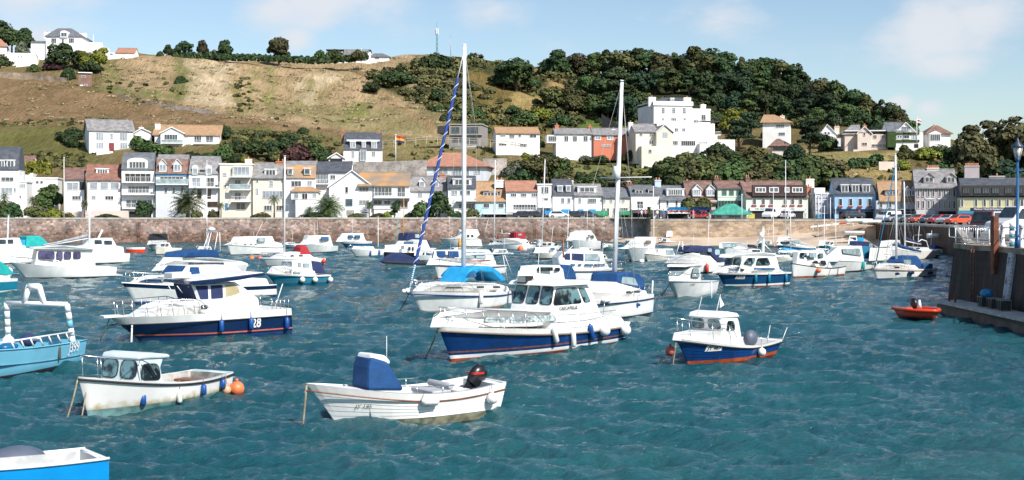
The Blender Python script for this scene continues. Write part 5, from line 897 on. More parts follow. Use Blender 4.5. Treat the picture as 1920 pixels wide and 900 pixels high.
for px, yb, h_, kd, c, w_, lab in [(1040, 208, 50, 'wide', 'olive', 1.3, 'large pale twiggy tree above the red ridged cottage'), (1075, 215, 50, 'round', 'olive', 1.2, 'olive tree between the twiggy tree and the hilltop wood'), (1110, 214, 36, 'bush', 'mid', 1.2, 'green thicket above the bright lawn'), (1150, 214, 30, 'bush', 'olive', 1.4, 'olive shrubs above the sloping garden wall'), (985, 235, 30, 'bush', 'mid', 1.4, 'green shrubs behind the ochre hipped roof'), (1010, 225, 26, 'bush', 'lime', 1.2, 'yellowish bush on the ochre slope'),
 (1052, 236, 22, 'bush', 'dark', 1.4, 'dark shrub right behind the red ridged cottage'), (1190, 225, 22, 'bush', 'grey', 1.4, 'pale shrub left of the white mansion'), (1123, 230, 10, 'bush', 'dark', 1, 'round clipped bush on the bright lawn'),
 (1003, 288, 36, 'round', 'dark', 1.1, 'dark tree left of the white grey roofed cottage'), (1072, 295, 30, 'bush', 'purple', 1.1, 'purple leaved shrub before the white grey roofed cottage'), (1098, 296, 30, 'round', 'dark', .9, 'dark small tree before the white grey roofed cottage'), (1167, 300, 36, 'round', 'purple', 1, 'purple leaved tree before the orange red cottage'), (1246, 295, 30, 'pine', 'dark', 1, 'small conifer before the projecting gable of the cream house'),
 (990, 320, 34, 'round', 'lime', 1, 'yellowish tree above the orange roofs'), (1012, 345, 60, 'wide', 'olive', 1.2, 'big olive tree above the flat roofed stair window house'), (1045, 345, 55, 'round', 'mid', 1.2, 'tall green tree above the black mansard house'), (970, 335, 34, 'bush', 'grey', 1.4, 'grey green bush east of the terracotta hall'), (985, 345, 30, 'bush', 'dark', 1.3, 'dark bush above the short orange roof'),
 (1096, 305, 14, 'bush', 'grey', 1.6, 'pale flowering bush at the lawn corner'), (1128, 305, 14, 'bush', 'dark', 1.8, 'low dark bush at the top of the lower lawn'), (1190, 305, 26, 'bush', 'olive', 1.3, 'olive bush below the cream house'), (1225, 308, 18, 'bush', 'dark', 1.5, 'dark bush below the mansion terrace steps'), (1290, 300, 16, 'bush', 'dark', 1.8, 'dark low trees before the mansion terrace windows'),
 (1385, 280, 54, 'pine', 'pine', 1.2, 'large black pine right of the mansion terraces'), (1408, 262, 50, 'pine', 'pine', 1.1, 'black pine leaning over the ochre hipped house'), (1370, 252, 48, 'round', 'lime', 1.0, 'rounded yellow green tree above the black pines'), (1350, 235, 26, 'bush', 'mid', 1.3, 'green bush just right of the mansion'), (1392, 228, 24, 'bush', 'lime', 1, 'dry yellow bush behind the rounded yellow green tree'), (1444, 262, 26, 'bush', 'dark', .9, 'dark tree before the ochre hipped house front'),
 (1350, 300, 34, 'bush', 'dark', 1.2, 'dark bush below the terraces east end'), (1519, 295, 72, 'pine', 'pine', 1.0, 'tall dark pine with a bare trunk beside the gabled cottage'), (1548, 284, 32, 'bush', 'mid', .8, 'green bush at the foot of the tall dark pine'), (1490, 300, 30, 'bush', 'pine', 1, 'black undergrowth left of the tall dark pine'), (1500, 245, 26, 'bush', 'olive', 1.1, 'olive bush behind the brown pyramid roofed hut'),
 (1520, 228, 20, 'bush', 'grey', 1.6, 'grey green bush in gardens under the wood'), (1480, 228, 18, 'bush', 'mid', 1.6, 'green bush behind the ochre hipped roof chimney'), (1565, 232, 18, 'bush', 'grey', 1.4, 'pale shrub above the gabled cottage'), (1600, 238, 18, 'bush', 'olive', 1.4, 'shrub above the pink house roof'), (1634, 245, 22, 'bush', 'dark', 1.4, 'dark shrub between pink house and ivy house roofs'), (1662, 248, 16, 'bush', 'lime', 1, 'yellowish shrub behind the ivy house'),
 (1415, 310, 36, 'bush', 'olive', 1.3, 'olive bush below the brown pyramid roofed hut'), (1450, 318, 30, 'bush', 'dark', 1.4, 'dark bush under the hut'), (1700, 278, 14, 'bush', 'mid', 1.6, 'hedge bush before the ivy house'),
 (1698, 305, 34, 'round', 'olive', 1.1, 'olive tree at the corner below the ivy house'), (1735, 300, 24, 'bush', 'lime', 1.6, 'bright yellow green shrub below the end bungalow'), (1692, 318, 20, 'bush', 'lime', 1, 'small yellow green bush by the stone bank doorway'), (1760, 292, 22, 'bush', 'mid', 1.6, 'green shrubs below the brown roofed bungalow'), (1790, 300, 30, 'bush', 'dark', 1.3, 'dark shrub where the big trees begin'), (1595, 345, 10, 'bush', 'dark', 2, 'low dark scrub above the blue hotel')]:
 tree(px, yb, h_, lab, kd, c, wide=w_, name='bush' if kd == 'bush' else 'tree', cat='bush' if kd == 'bush' else 'tree')
bl = []
rr = random.Random(5)
for i in range(22): px = 1060+i*26+rr.uniform(-6, 6); bl.append((px, 355, (28 if px < 1235 else 58 if px < 1560 else 30)+rr.uniform(-5, 6)))
row(bl, '%s tree from the west in the belt behind the eastern seafront roofs', 'belt of trees behind the eastern seafront', ['bush', 'round', 'bush', 'wide'], ['olive', 'mid', 'dark', 'brown', 'mid'])
row([(1255, 330, 36), (1280, 326, 40), (1310, 325, 38), (1340, 322, 34), (1375, 325, 40), (1405, 330, 34), (1440, 335, 34), (1475, 338, 34), (1505, 340, 32), (1540, 342, 34), (1572, 345, 26)], '%s bushy tree from the west in the upper belt under the mansion', 'upper belt under the mansion', ['bush', 'round', 'bush'], ['dark', 'olive', 'mid', 'olive'])
for px, yb, h_, kd, c, w_, lab in [(1822, 350, 112, 'wide', 'brown', .8, 'dark brownish tree at the west side of the big eastern clump'), (1860, 345, 125, 'airy', 'brown', 1.0, 'tall open crowned tree showing sky through its branches'), (1905, 340, 132, 'wide', 'brown', .9, 'tallest brown green tree above the pier lamp'), (1950, 340, 125, 'wide', 'dark', 1, 'large tree at the far eastern edge of the clump'), (1795, 345, 68, 'round', 'dark', 1.1, 'round dark tree under the big eastern clump'), (1840, 350, 66, 'bush', 'pine', 1.2, 'blackish undergrowth below the open crowned tree'),
 (1765, 340, 44, 'bush', 'dark', 1.1, 'dark bush left of the big eastern clump'), (1880, 352, 50, 'bush', 'pine', 1.0, 'black undergrowth behind the yellow restaurant chimney'), (1755, 345, 30, 'bush', 'olive', 1.3, 'olive bush behind the grey inn chimneys'), (1925, 350, 40, 'bush', 'olive', 1.2, 'olive bush behind the lamp head')]:
 tree(px, yb, h_, lab, kd, c, Y=275+(h_ % 7), wide=w_, name='bush' if kd == 'bush' else 'tree', cat='bush' if kd == 'bush' else 'tree')
for px, yb, h_, kd, c, w_, lab in [(92, 400, 56, 'round', 'mid', 1.0, 'rounded leafy garden tree before the white outbuilding'), (8, 403, 34, 'bush', 'mid', 1, 'green shrub in the westernmost seafront garden'), (22, 408, 30, 'bush', 'dark', 1.1, 'dark shrub low in the westernmost garden'), (70, 405, 26, 'bush', 'olive', 1.1, 'yellowish bush by the white garden wall'), (100, 408, 20, 'bush', 'lime', 1.3, 'yellow green bush right of the leafy garden tree'), (270, 408, 34, 'round', 'dark', 1.3, 'dark rounded tree before the arched dormer house'),
 (105, 408, 14, 'bush', 'purple', 1.3, 'purple shrub on the harbour wall edge'), (128, 409, 12, 'bush', 'olive', 1.3, 'low olive shrub beside the purple one'), (200, 409, 9, 'bush', 'dark', 3, 'low clipped dark planting below the box dormer house'), (366, 409, 16, 'bush', 'olive', 1.1, 'olive shrub below the orange shade house'), (398, 409, 18, 'bush', 'brown', .8, 'rusty shrub by the arched openings'),
 (492, 409, 12, 'bush', 'brown', 2.2, 'rusty low hedge before the cottage with the white dormer'), (740, 409, 34, 'tall', 'dark', 1.2, 'dark conical tree before the balcony villa'), (590, 409, 12, 'bush', 'dark', 3, 'dark low hedge beside the date palm'), (668, 409, 10, 'bush', 'olive', 2.5, 'dry olive planting before the white gable'), (710, 409, 10, 'bush', 'olive', 2.5, 'dry planting below the balcony villa'), (727, 409, 14, 'bush', 'lime', .8, 'small yellow green bush beside the dark conical tree'),
 (790, 405, 34, 'bush', 'mid', .9, 'mid green tree before the twin dormer cottage'), (824, 408, 50, 'round', 'dark', 1.2, 'large dark tree before the twin dormer cottage'), (838, 378, 20, 'bush', 'purple', 1.4, 'purple leaved crown behind the large dark tree'), (806, 409, 14, 'bush', 'dark', 1.2, 'dark shrub on the wall before the twin dormer cottage'), (772, 409, 14, 'bush', 'dark', 1.2, 'dark shrub at the east foot of the balcony villa'), (856, 409, 14, 'bush', 'dark', 1.5, 'dark shrub right of the large dark tree'), (886, 409, 20, 'bush', 'olive', 1.2, 'dry olive bush before the turquoise cottage'),
 (1218, 409, 22, 'tall', 'olive', 1.3, 'small street tree before the french window house')]:
 tree(px, yb, h_, lab, kd, c, Y=float(wallY(px))+3.5 if yb > 400 else 258, wide=w_, name='bush' if kd == 'bush' else 'tree', cat='bush' if kd == 'bush' else 'tree', z=4.5 if yb > 400 else None)
def hedge(label, pts, ht, th, col='dark', n=900, sz=.6):
 rs = np.random.RandomState(len(label)); v = [P(a, b_, Y or tY(a, b_)) for a, b_, Y in pts]; c = []; r = []
 for i in range(len(v)-1):
  k = max(2, int((v[i+1]-v[i]).length/2))
  for j in range(k): p = v[i].lerp(v[i+1], j/k); c.append((p.x, p.y, p.z+ht*.45)); r.append((1.5, th, ht*.6))
 q, val = leaf_arrays(c, r, n, sz, rs, .7); me = mesh_quads('hedge', q, val, LG[col]); o = bpy.data.objects.new('hedge', me); COL.objects.link(o); return tag(o, label, 'hedge')
hedge('long dark clipped hedge running along the skyline of the dry field', [(330, 112, 441), (420, 114, 441), (520, 117, 441), (600, 121, 441), (650, 118, 445), (690, 112, 455)], 2.6, 1.2, 'dark', 7000, .7)
hedge('dark hedge slanting down the green field left of the guest house', [(114, 262, None), (130, 272, None), (144, 282, None)], 1.9, 1, 'dark', 900)
hedge('bright topped hedge between the guest house and the ochre villa', [(252, 276, None), (275, 286, None), (300, 294, None), (330, 296, None)], 2.6, 1.2, 'mid', 2200)
hedge('dark hedge around the hillside pasture east of the ochre villa', [(425, 258, None), (470, 256, None), (540, 258, None), (600, 270, None)], 1.6, 1.5, 'brown', 1800)
hedge('clipped hedge on a wall above the fish bar beside the kiosk', [(1292, 398, 241), (1346, 398, 241)], 2.6, .9, 'olive', 1800, .45)
hedge('yellow green flowering hedge behind the white outbuilding', [(40, 330, 268), (104, 326, 270)], 3.0, 1.4, 'lime', 1700)
hedge('long green hedge under the hilltop wood above the pink house', [(1490, 212, None), (1560, 214, None), (1620, 222, None), (1670, 236, None)], 1.8, 1, 'mid', 1500)
hedge('low dark hedge on the bank above the seafront inn', [(1600, 316, None), (1635, 312, None), (1650, 304, None)], 2.2, 1, 'dark', 1000)
PLM = leafmat('palm_fronds', (.03, .05, .015), (.1, .14, .045))
def palm(px, yb, hpx, label, trunk=.35, n=70, L_=.5, name='palm_tree', Y=0, rt=.35, cat='palm tree', droop=1.0):
 Y = float(wallY(px))+5; p = P(px, yb, Y); p.z = 4.5; H_ = hpx*Y/F; o = thing(name, label, cat, p); rs = random.Random(int(px)); T = H_*trunk
 MB().tube([(0, 0, -.3), (.05, 0, T*.5), (0, 0, T)], [rt*1.2, rt, rt*1.1], BARK, 8).build('trunk', o)
 q = [];
 for i in range(n):
  a = i*2.39996; e = R(-35+115*((i+.5)/n)**.8); ln = H_*L_*rs.uniform(.85, 1.1); d = Vector((math.cos(a)*math.cos(e), math.sin(a)*math.cos(e), math.sin(e))); pr = Vector((0, 0, T)); s = 7; side = Vector((-math.sin(a), math.cos(a), 0)); v = d.copy()
  for j in range(s):
   nx = pr+v*ln/s; wj = ln*.11*math.sin(math.pi*(j+.7)/(s+.6));
   for sg in (-1, 1):
    for t_ in (0, .5):
     b0 = pr.lerp(nx, t_); b1 = pr.lerp(nx, t_+.3); tip = b0.lerp(nx, .6)+side*sg*wj*1.5-Vector((0, 0, wj*.9))+v*wj*.8
     q.append([b0, b1, tip+v*.04, tip])
   pr = nx; v = (v+Vector((0, 0, -.13*droop*(1+j*.25)))).normalized()
 q = np.array([[tuple(c) for c in f] for f in q]); me = mesh_quads('fronds', q, np.random.RandomState(3).rand(len(q)), PLM); c = bpy.data.objects.new('fronds', me); COL.objects.link(c); c.parent = o; return o
palm(352, 408, 64, 'large date palm before the twin arched dormer house', .38, 64, .62)
palm(617, 408, 50, 'date palm with dark skirt before the white gable', .36, 60, .66)
palm(158, 408, 38, 'slim cabbage palm before the brown roofed pair', .72, 30, .3, 'cabbage_palm', rt=.12, droop=1.6)
palm(62, 408, 46, 'thin cabbage palm beside the leafy garden tree', .75, 28, .28, 'cabbage_palm', rt=.12, droop=1.6)
palm(8, 404, 52, 'thin cabbage palm before the westernmost slate house', .75, 28, .28, 'cabbage_palm', rt=.12, droop=1.6)
palm(514, 408, 50, 'cabbage palm before the cottage with the white dormer', .7, 30, .3, 'cabbage_palm', rt=.14, droop=1.6)
palm(414, 408, 34, 'small cabbage palm below the orange shade', .72, 26, .3, 'cabbage_palm', rt=.1, droop=1.6)
palm(580, 408, 26, 'little spiky palm left of the second date palm', .6, 26, .42, 'cabbage_palm', rt=.1, droop=1.2)
palm(692, 408, 36, 'cabbage palm before the white gable end windows', .72, 28, .3, 'cabbage_palm', rt=.1, droop=1.6)
palm(282, 385, 30, 'cabbage palm beside the dark rounded tree', .72, 26, .3, 'cabbage_palm', rt=.1, droop=1.6)
rs = np.random.RandomState(21); cc = []; rd = []; cw = []; gr = []
def scat(n, x0, x1, y0, y1, smin, smax, test=None, gr_=False):
 k = 0
 while k < n:
  px = rs.uniform(x0, x1); py = rs.uniform(y0, y1)
  if test and not test(px, py): k += .02; continue
  Y = tY(px, py);
  if Y > 480: k += .2; continue
  z = float(ter_z(np.array([px]), np.array([Y]))[0]); s = rs.uniform(smin, smax)*(Y/380); (gr if gr_ else cc).append(((px-960)/F*Y, Y, z+s*.25)); (cw if gr_ else rd).append((s*1.3, s*1.3, s*.75)); k += 1
SB = [(690, 150), (810, 205), (870, 250), (1010, 250), (1090, 240), (1090, 120), (900, 98), (760, 118)]
ip = lambda poly: (lambda x, y: bool(inpoly(np.array([x]), np.array([y]), poly)[0]))
scat(240, 690, 1090, 100, 250, .7, 2.2, ip(SB)); scat(150, 1100, 1700, 120, 240, .8, 1.8); scat(120, 430, 640, 255, 300, .5, 1.3); scat(90, 940, 1250, 312, 345, .6, 1.3); scat(60, 1380, 1760, 305, 345, .5, 1.2)
scat(90, 40, 170, 290, 318, .4, .9); scat(60, 0, 240, 226, 240, .4, .9); scat(26, 200, 350, 150, 195, .4, .9); scat(60, 640, 940, 262, 300, .3, .8); scat(26, 440, 470, 150, 210, .4, .9); scat(14, 500, 700, 190, 250, .3, .7)
q, val = leaf_arrays(cc, rd, 30000, .75, rs, .6); o = bpy.data.objects.new('scrub', mesh_quads('scrub', q, val, leafmat('scrub_leaves', (.035, .04, .014), (.13, .12, .045)))); COL.objects.link(o); o['kind'] = 'stuff'
cc = gr; rd = cw
scat(650, -50, 830, 108, 238, .3, .9, gr_=True); scat(80, 1500, 1700, 290, 345, .3, .7, gr_=True)
q, val = leaf_arrays(gr, [(a*1.6, b_*1.6, c*.5) for a, b_, c in cw], 13000, .35, rs, .5); o = bpy.data.objects.new('rough_grass', mesh_quads('rough_grass', q, val, leafmat('dry_grass', (.17, .15, .07), (.4, .32, .19)))); COL.objects.link(o); o['kind'] = 'stuff'
def bandset(top='W', d=.16, main=WHITE, boot=None, stripe=None, anti=ANTIG, rows=4):
 return dict(top=WHITE if top == 'W' else top, d=d, main=main, boot=boot, stripe=stripe, anti=anti, rows=rows)
class Boat:
 def __init__(s, label, bow, tip, top, stern, B, name='motor_boat', cat='motor boat', tf=.8, group=None):
  b_ = Wp(*bow); c = Wp(*stern); b_.z = c.z = 0; d = c-b_; D = d.length; h = B/2*tf; a = math.asin(min(.9, h/D))
  best = None
  for sg in (1, -1):
   v = Matrix.Rotation(sg*a, 3, 'Z') @ d; S = b_+v*math.cos(a)
   if best is None or S.y > best.y: best = S
  S = best; s.L = (S-b_).length; s.B = B; s.tf = tf; o = (b_+S)/2; hd = b_-S; s.rz = math.atan2(hd.y, hd.x)
  s.root = thing(name, label, cat, o, s.rz, group); s.M = Matrix.Translation(o) @ Matrix.Rotation(s.rz, 4, 'Z'); s.Mi = s.M.inverted(); s.Mr = s.Mi.to_3x3()
  s.cl = s.Mi @ Vector((0, 0, CAMZ)); s.near = 1 if s.cl.y > 0 else -1; s.label = label
  s.sr = 1 if (s.Mr @ Vector((1, 0, 0))).x > 0 else -1      # local x direction that runs to the viewer's right
  T = s.U(*tip, 0); q = s.U(*top, s.near*h); s.zb = T.z; s.rake = max(-.2, min(T.x-s.L/2, .35*s.L)); s.zs = q.z; s.tr = max(-.5, min(.5, q.x+s.L/2)); s.pw = 2.2; s.dip = .0
  s.sc = F/o.y
 def U(s, px, py, y=0.0):
  d = s.Mr @ Vector(((px-960)/F, 1, (HY-py)/F)); k = (y-s.cl.y)/d.y; return s.cl+d*k
 def zsh(s, t): return s.zs+(s.zb-s.zs)*t**s.pw - s.dip*math.sin(math.pi*t)
 def hb(s, t, hf):
  tm = .45; u = max(0, (t-tm)/(1-tm)); u = min(u, 1)
  a = s.tf+(1-s.tf)*math.sin(math.pi/2*min(1, t/tm)); fd = a if t < tm else (1-u**2.3)**.8; fw = .9*a if t < tm else .9*(1-u**1.6)**1.1
  h = max(0, min(1, hf)); v = s.B/2*(fw+(fd-fw)*h**.8)
  if hf < 0: v *= max(.2, 1+hf*.8)
  return v+.015
 def X(s, t, hf): h = max(-.2, hf); return -s.L/2+s.L*t+s.rake*(abs(h)**1.1*(1 if h > 0 else -1))*t**4+s.tr*h*(1-t)**4
 def T(s, x, hf):
  t = .5
  for _ in range(14): t += (x-s.X(t, hf))/s.L*.8; t = max(0, min(1, t))
  return t
 def surf(s, x, z):
  t = s.T(x, .6); hf = z/s.zsh(t); t = s.T(x, hf); return s.hb(t, z/s.zsh(t))
 def deckz(s, x): return s.zsh(s.T(x, 1))
 def hull(s, bd, drop=.05, open_=None, rub=WOOD, rubd=0, rubr=.03, deck=WHITE2, clinker=0, inner=None, nt_=22):
  ts = [1-(1-i/nt_)**1.25 for i in range(nt_+1)]
  def rowz(spec, t):
   k, v = spec[:2]; z = s.zsh(t); return z-v if k == 's' else min(v, z-.02) if k == 'w' else v+(z-bd['d']-v)*spec[2]
  lev = [(('s', 0), None), (('s', bd['d']), bd['top'])]; lo = .14
  if bd['boot'] is not None: lo = .2
  R_ = bd['rows'];
  st = bd['stripe']
  base = lo+(.16 if st else 0)
  for i in range(1, R_+1): lev.append((('m', base, 1-i/R_), bd['main']))
  if st: lev.append((('w', lo+.1), st)); lev.append((('w', lo), bd['main']))
  if bd['boot'] is not None: lev.append((('w', .06), bd['boot']))
  lev.append((('w', -.1), bd['anti'])); lev.append((('w', -.45), bd['anti']))
  mb = MB(); rows = []; mats = []
  for i, (sp_, m_) in enumerate(lev):
   r_ = []
   for sd_ in (1, -1):
    rr_ = []
    for t in ts:
     z = rowz(sp_, t); zf = s.zsh(t); hf = z/zf; off = 0
     rr_.append((s.X(t, hf), sd_*(s.hb(t, hf)), z))
    r_.append(rr_)
   rows.append(r_[0]+r_[1][::-1]);
   if m_ is not None: mats.append(m_)
  if clinker:
   R2 = [rows[0]]; M2 = []; RT = rows; MT = mats
   for i in range(len(rows)-1):
    if 1 <= i <= R_: R2.append([(x, y+math.copysign(.016, y), z+.015) for x, y, z in rows[i+1]]); M2.append(mats[i])
    R2.append(rows[i+1]); M2.append(mats[i])
   rows = R2; mats = M2
  mb.grid(rows, WHITE, smooth=not clinker, mats=mats)
  n2 = len(rows[0])
  for i in range(len(rows)-1):      # transom
   a, b_, c, d = rows[i][0], rows[i][-1], rows[i+1][-1], rows[i+1][0]; mb.add([a, b_, c, d], [(0, 1, 2, 3)], mats[i])
  mb.build('hull', s.root, fix=False)
  dk = MB(); ins = .04
  def drow(t, dz, inset, cam=.05, k=6):
   z = s.zsh(t); h = max(.0, s.hb(t, 1)-inset); return [(s.X(t, 1)-(.05 if t > .98 else 0), h*(1-2*j/k), z-dz+cam*(1-(1-2*j/k)**2)) for j in range(k+1)]
  if open_ is None: dk.grid([drow(t, drop, ins) for t in ts], deck, smooth=True)
  else:
   t0, t1, fz = open_; tt = [t0+(t1-t0)*i/12 for i in range(13)]; inn = inner or GREYD
   if t1 < 1: dk.grid([drow(t1+(1-t1)*i/8, drop, ins) for i in range(9)], deck)
   if t0 > 0.01: dk.grid([drow(t0*i/4, drop, ins) for i in range(5)], deck)
   cap = .13
   for sg in (1, -1): dk.grid([[(s.X(t, 1), sg*(s.hb(t, 1)), s.zsh(t)+.004) for t in tt], [(s.X(t, 1), sg*(s.hb(t, 1)-cap), s.zsh(t)+.004) for t in tt], [(s.X(t, .6), sg*(s.hb(t, .7)-cap-.03), fz) for t in tt]], deck, mats=[deck, inn])
   dk.grid([[(s.X(t, .6), s.hb(t, .7)-cap-.03, fz) for t in tt], [(s.X(t, .6), -s.hb(t, .7)+cap+.03, fz) for t in tt]], inn)
   for t in (t0, t1): h = s.hb(t, .8)-.12; dk.add([(s.X(t, .6), h, fz), (s.X(t, .6), -h, fz), (s.X(t, 1), -h, s.zsh(t)-.01), (s.X(t, 1), h, s.zsh(t)-.01)], [(0, 1, 2, 3)], inn)
   x0 = s.X(0, 1); h = s.hb(0, 1); dk.bx(x0, x0+.1, -h+.02, h-.02, s.zsh(0)-.1, s.zsh(0)+.005, deck)
  dk.build('deck', s.root, fix=False)
  if rub is not None:
   rb = MB(); p_ = [[(s.X(t, 1), sg*(s.hb(t, .97)+.01), s.zsh(t)-rubd) for t in ts] for sg in (1, -1)]; rb.tube(p_[0]+p_[1][::-1], rubr, rub, 6); rb.build('rubbing_strake', s.root)
  return s
 def W(s, w, x, z, zb, tum, side=.16):
  t = s.T(x, 1); return max(.05, min(w, s.hb(t, 1)-side))*(1-tum*max(0, z-zb))
 def block(s, prof, w, m, name='cabin', tum=.12, wins=(), front=(), fr=None, glass=None, bevel=.05, side=.16, rnd=.25, roofm=None, zdown=0, front_h=(.15, .9), rim=True, fp=.03, low=True, back=()):
  """superstructure from its side outline; wins: side windows; front: (edge index, panes) pairs on sloping faces"""
  p = [s.U(a, b_, s.near*w*.92) for a, b_ in prof]; p = [(q.x, q.z) for q in p]
  zb = min(z for x, z in p); p = [(x, z) for x, z in p]
  if low: p[0] = (p[0][0], min(p[0][1], s.deckz(p[0][0])-.04)); p[-1] = (p[-1][0], min(p[-1][1], s.deckz(p[-1][0])-.04))
  n = len(p); v = [(x, s.W(w, x, z, zb, tum, side), z) for x, z in p]; v += [(x, -y, z) for x, y, z in v]
  mb = MB(); mb.add(v, [tuple(range(n)), tuple(range(n, 2*n))[::-1]]+[(i, i+n, (i+1) % n+n, (i+1) % n) for i in range(n)], m)
  if roofm:
   for i, f in enumerate(mb.f[2:]):
    a, b_ = p[i % n], p[(i+1) % n]
    if min(a[1], b_[1]) > max(z for x, z in p)-.25: mb.m[i+2] = mb.mi(roofm)
  o = mb.build(name, s.root, bevel=bevel)
  for wq in wins:
   g = glass or GLASS; wq2 = wq
   if isinstance(wq[-1], bpy.types.Material): g = wq[-1]; wq2 = wq[:-1]
   if len(wq2) == 4 and not isinstance(wq2[0], tuple): x0, y0, x1, y1 = wq2; wq2 = [(x0, y1), (x1, y1), (x1, y0), (x0, y0)]
   q = [s.U(a, b_, s.near*w*.95) for a, b_ in wq2];
   for sg in (1, -1): pane(MB(), [(c.x, sg*(s.W(w, c.x, c.z, zb, tum, side)), c.z) for c in q], (0, sg, 0), g, fr, fw=.035, rnd=rnd, rim=rim).build('window', o)
  for i, k in front:
   a, b_ = p[i], p[(i+1) % n]; wm_ = MB()
   f0, f1 = front_h; lo = Vector((a[0]+(b_[0]-a[0])*f0, 0, a[1]+(b_[1]-a[1])*f0)); hi = Vector((a[0]+(b_[0]-a[0])*f1, 0, a[1]+(b_[1]-a[1])*f1))
   wl = s.W(w, lo.x, lo.z, zb, tum, side); wh = s.W(w, hi.x, hi.z, zb, tum, side); cx = sum(x for x, z in p)/n; out = Vector(((lo.x+hi.x)/2-cx, 0, .3))
   for j in range(k):
    e = fp*2; y0, y1 = -1+2*j/k+e, -1+2*(j+1)/k-e
    pane(MB(), [(lo.x, y0*wl, lo.z), (lo.x, y1*wl, lo.z), (hi.x, y1*wh, hi.z), (hi.x, y0*wh, hi.z)], out, glass or GLASS, fr, fw=.035, rnd=rnd, rim=rim).build('windscreen', o)
  return o
 def rail(s, x0=None, x1=None, ht=.6, r=.014, n=6, name='pulpit_rail', mid=True, bow=True, m=STEEL, both=True, ins=.08, px=None):
  """guard rail round the bow (or along the sides) following the sheer"""
  if px: q = [s.U(a, 600, s.near*s.B*.4).x for a in px]; x0, x1 = min(q), max(q)
  x0 = s.L*.1 if x0 is None else x0; x1 = s.L/2+s.rake if x1 is None else x1
  t0, t1 = s.T(x0, 1), s.T(x1, 1); mb = MB(); K = 9
  def pt(t, sg, h): return Vector((s.X(t, 1)-(.0 if t < .97 else .06), sg*max(0, s.hb(t, 1)-ins), s.zsh(t)+h))
  sides = [[pt(t0+(t1-t0)*i/K, sg, ht*min(1, .35+i*.5) if bow else ht) for i in range(K+1)] for sg in (1, -1)]
  if bow: mb.tube(sides[0]+sides[1][::-1], r, m, 5)
  else:
   for q in sides: mb.tube(q, r, m, 5)
  if mid:
   for sg in (1, -1): mb.tube([pt(t0+(t1-t0)*i/K, sg, ht*.5*(min(1, .35+i*.5) if bow else 1)) for i in range(1, K+1)], r*.7, m, 4)
  for sg in (1, -1):
   for i in range(n): t = t0+(t1-t0)*(i+.5)/n; h = ht*(min(1, .35+(i+.5)/n*K*.5) if bow else 1); mb.tube([pt(t, sg, -.02), pt(t+(.01 if bow else 0), sg, h)], r*.9, m, 4)
  mb.build(name, s.root); return s
 def pole(s, a, b_, r=.03, m=ALU, name='aerial', y=0, r2=None):
  A = s.U(*a, y); B_ = s.U(*b_, y); MB().tube([A, B_], [r, r2 or r*.6], m, 7).build(name, s.root); return s
 def fender(s, px, py, kind, m, label, size=.11, length=.5, tilt=0, rope=True, cat='fender', group=None):
  c = s.U(px, py, s.near*s.B/2); z = c.z; yy = s.near*(s.surf(c.x, max(.05, min(z, s.deckz(c.x)-.1)))+size*.95); c = s.U(px, py, yy)
  w_ = s.M @ c; o = thing('fender' if cat == 'fender' else 'mooring_buoy', label, cat, w_, s.rz, group); mb = MB()
  if kind == 'ball':
   mb.ball((0, 0, 0), size, m, 14, 10); mb.tube([(0, 0, size*.9), (0, 0, size*1.25)], size*.22, m, 8); top_ = size*1.2
  else:
   prof = [(-.5, .25), (-.46, .6), (-.38, 1), (.38, 1), (.46, .6), (.54, .25)]; R3 = Matrix.Rotation(tilt*s.sr*-1, 3, 'Y')
   mb.tube([R3 @ Vector((0, 0, length*a)) for a, b_ in prof], [size*b_ for a, b_ in prof], m, 12); top_ = (R3 @ Vector((0, 0, length*.54)))
  mb.build('fender_body' if cat == 'fender' else 'buoy_body', o)
  if rope:
   zt = s.deckz(c.x)+.05-c.z; tv = Vector((0, 0, top_)) if kind == 'ball' else top_; MB().tube([tv, (tv.x*.6, -s.near*size*.3, max(zt, tv.z+.05))], .012, ROPE, 5).build('lanyard', o)
  return o
 def rope(s, tip, wat, label, r=.022, m=ROPE, name='mooring_rope', sag=.1):
  a = s.M @ s.U(*tip, 0); b_ = Wp(*wat); b_.z = -.15; c = (a+b_)/2; c.z -= sag; o = MB().tube([a, a.lerp(c, .5)+Vector((0, 0, -sag*.3)), c, c.lerp(b_, .5)+Vector((0, 0, -sag*.2)), b_], r, m, 6).build(name); tag(o, label, 'mooring rope'); return o
 def text(s, tx, px, py, size, m, plate=None, sx=1.0, bold=True, on='hull', w=None):
  c = s.U(px, py, s.near*s.B/2); v, f = text_mesh(tx, size, m, bold, sx);
  if on == 'hull': yf = lambda x, z: s.near*(s.surf(x, z)+.035); c = s.U(px, py, yf(c.x, c.z))
  else: yf = lambda x, z: s.near*w; c = s.U(px, py, s.near*w)
  mb = MB();
  if plate:
   W_ = (max(q.x for q in v)-min(q.x for q in v))/2+.06; H_ = size*.62; k = 6; rows = [[(c.x+W_*(2*i/k-1), yf(c.x+W_*(2*i/k-1), c.z+sg*H_)-s.near*.006, c.z+sg*H_) for i in range(k+1)] for sg in (1, -1)]
   mb.grid(rows, plate, smooth=False)
  mb.add([(c.x+s.sr*q.x, yf(c.x+s.sr*q.x, c.z+q.y)+s.near*.006, c.z+q.y) for q in v], f, m); mb.build('registration_lettering' if on == 'hull' else 'name_lettering', s.root, fix=False); return s
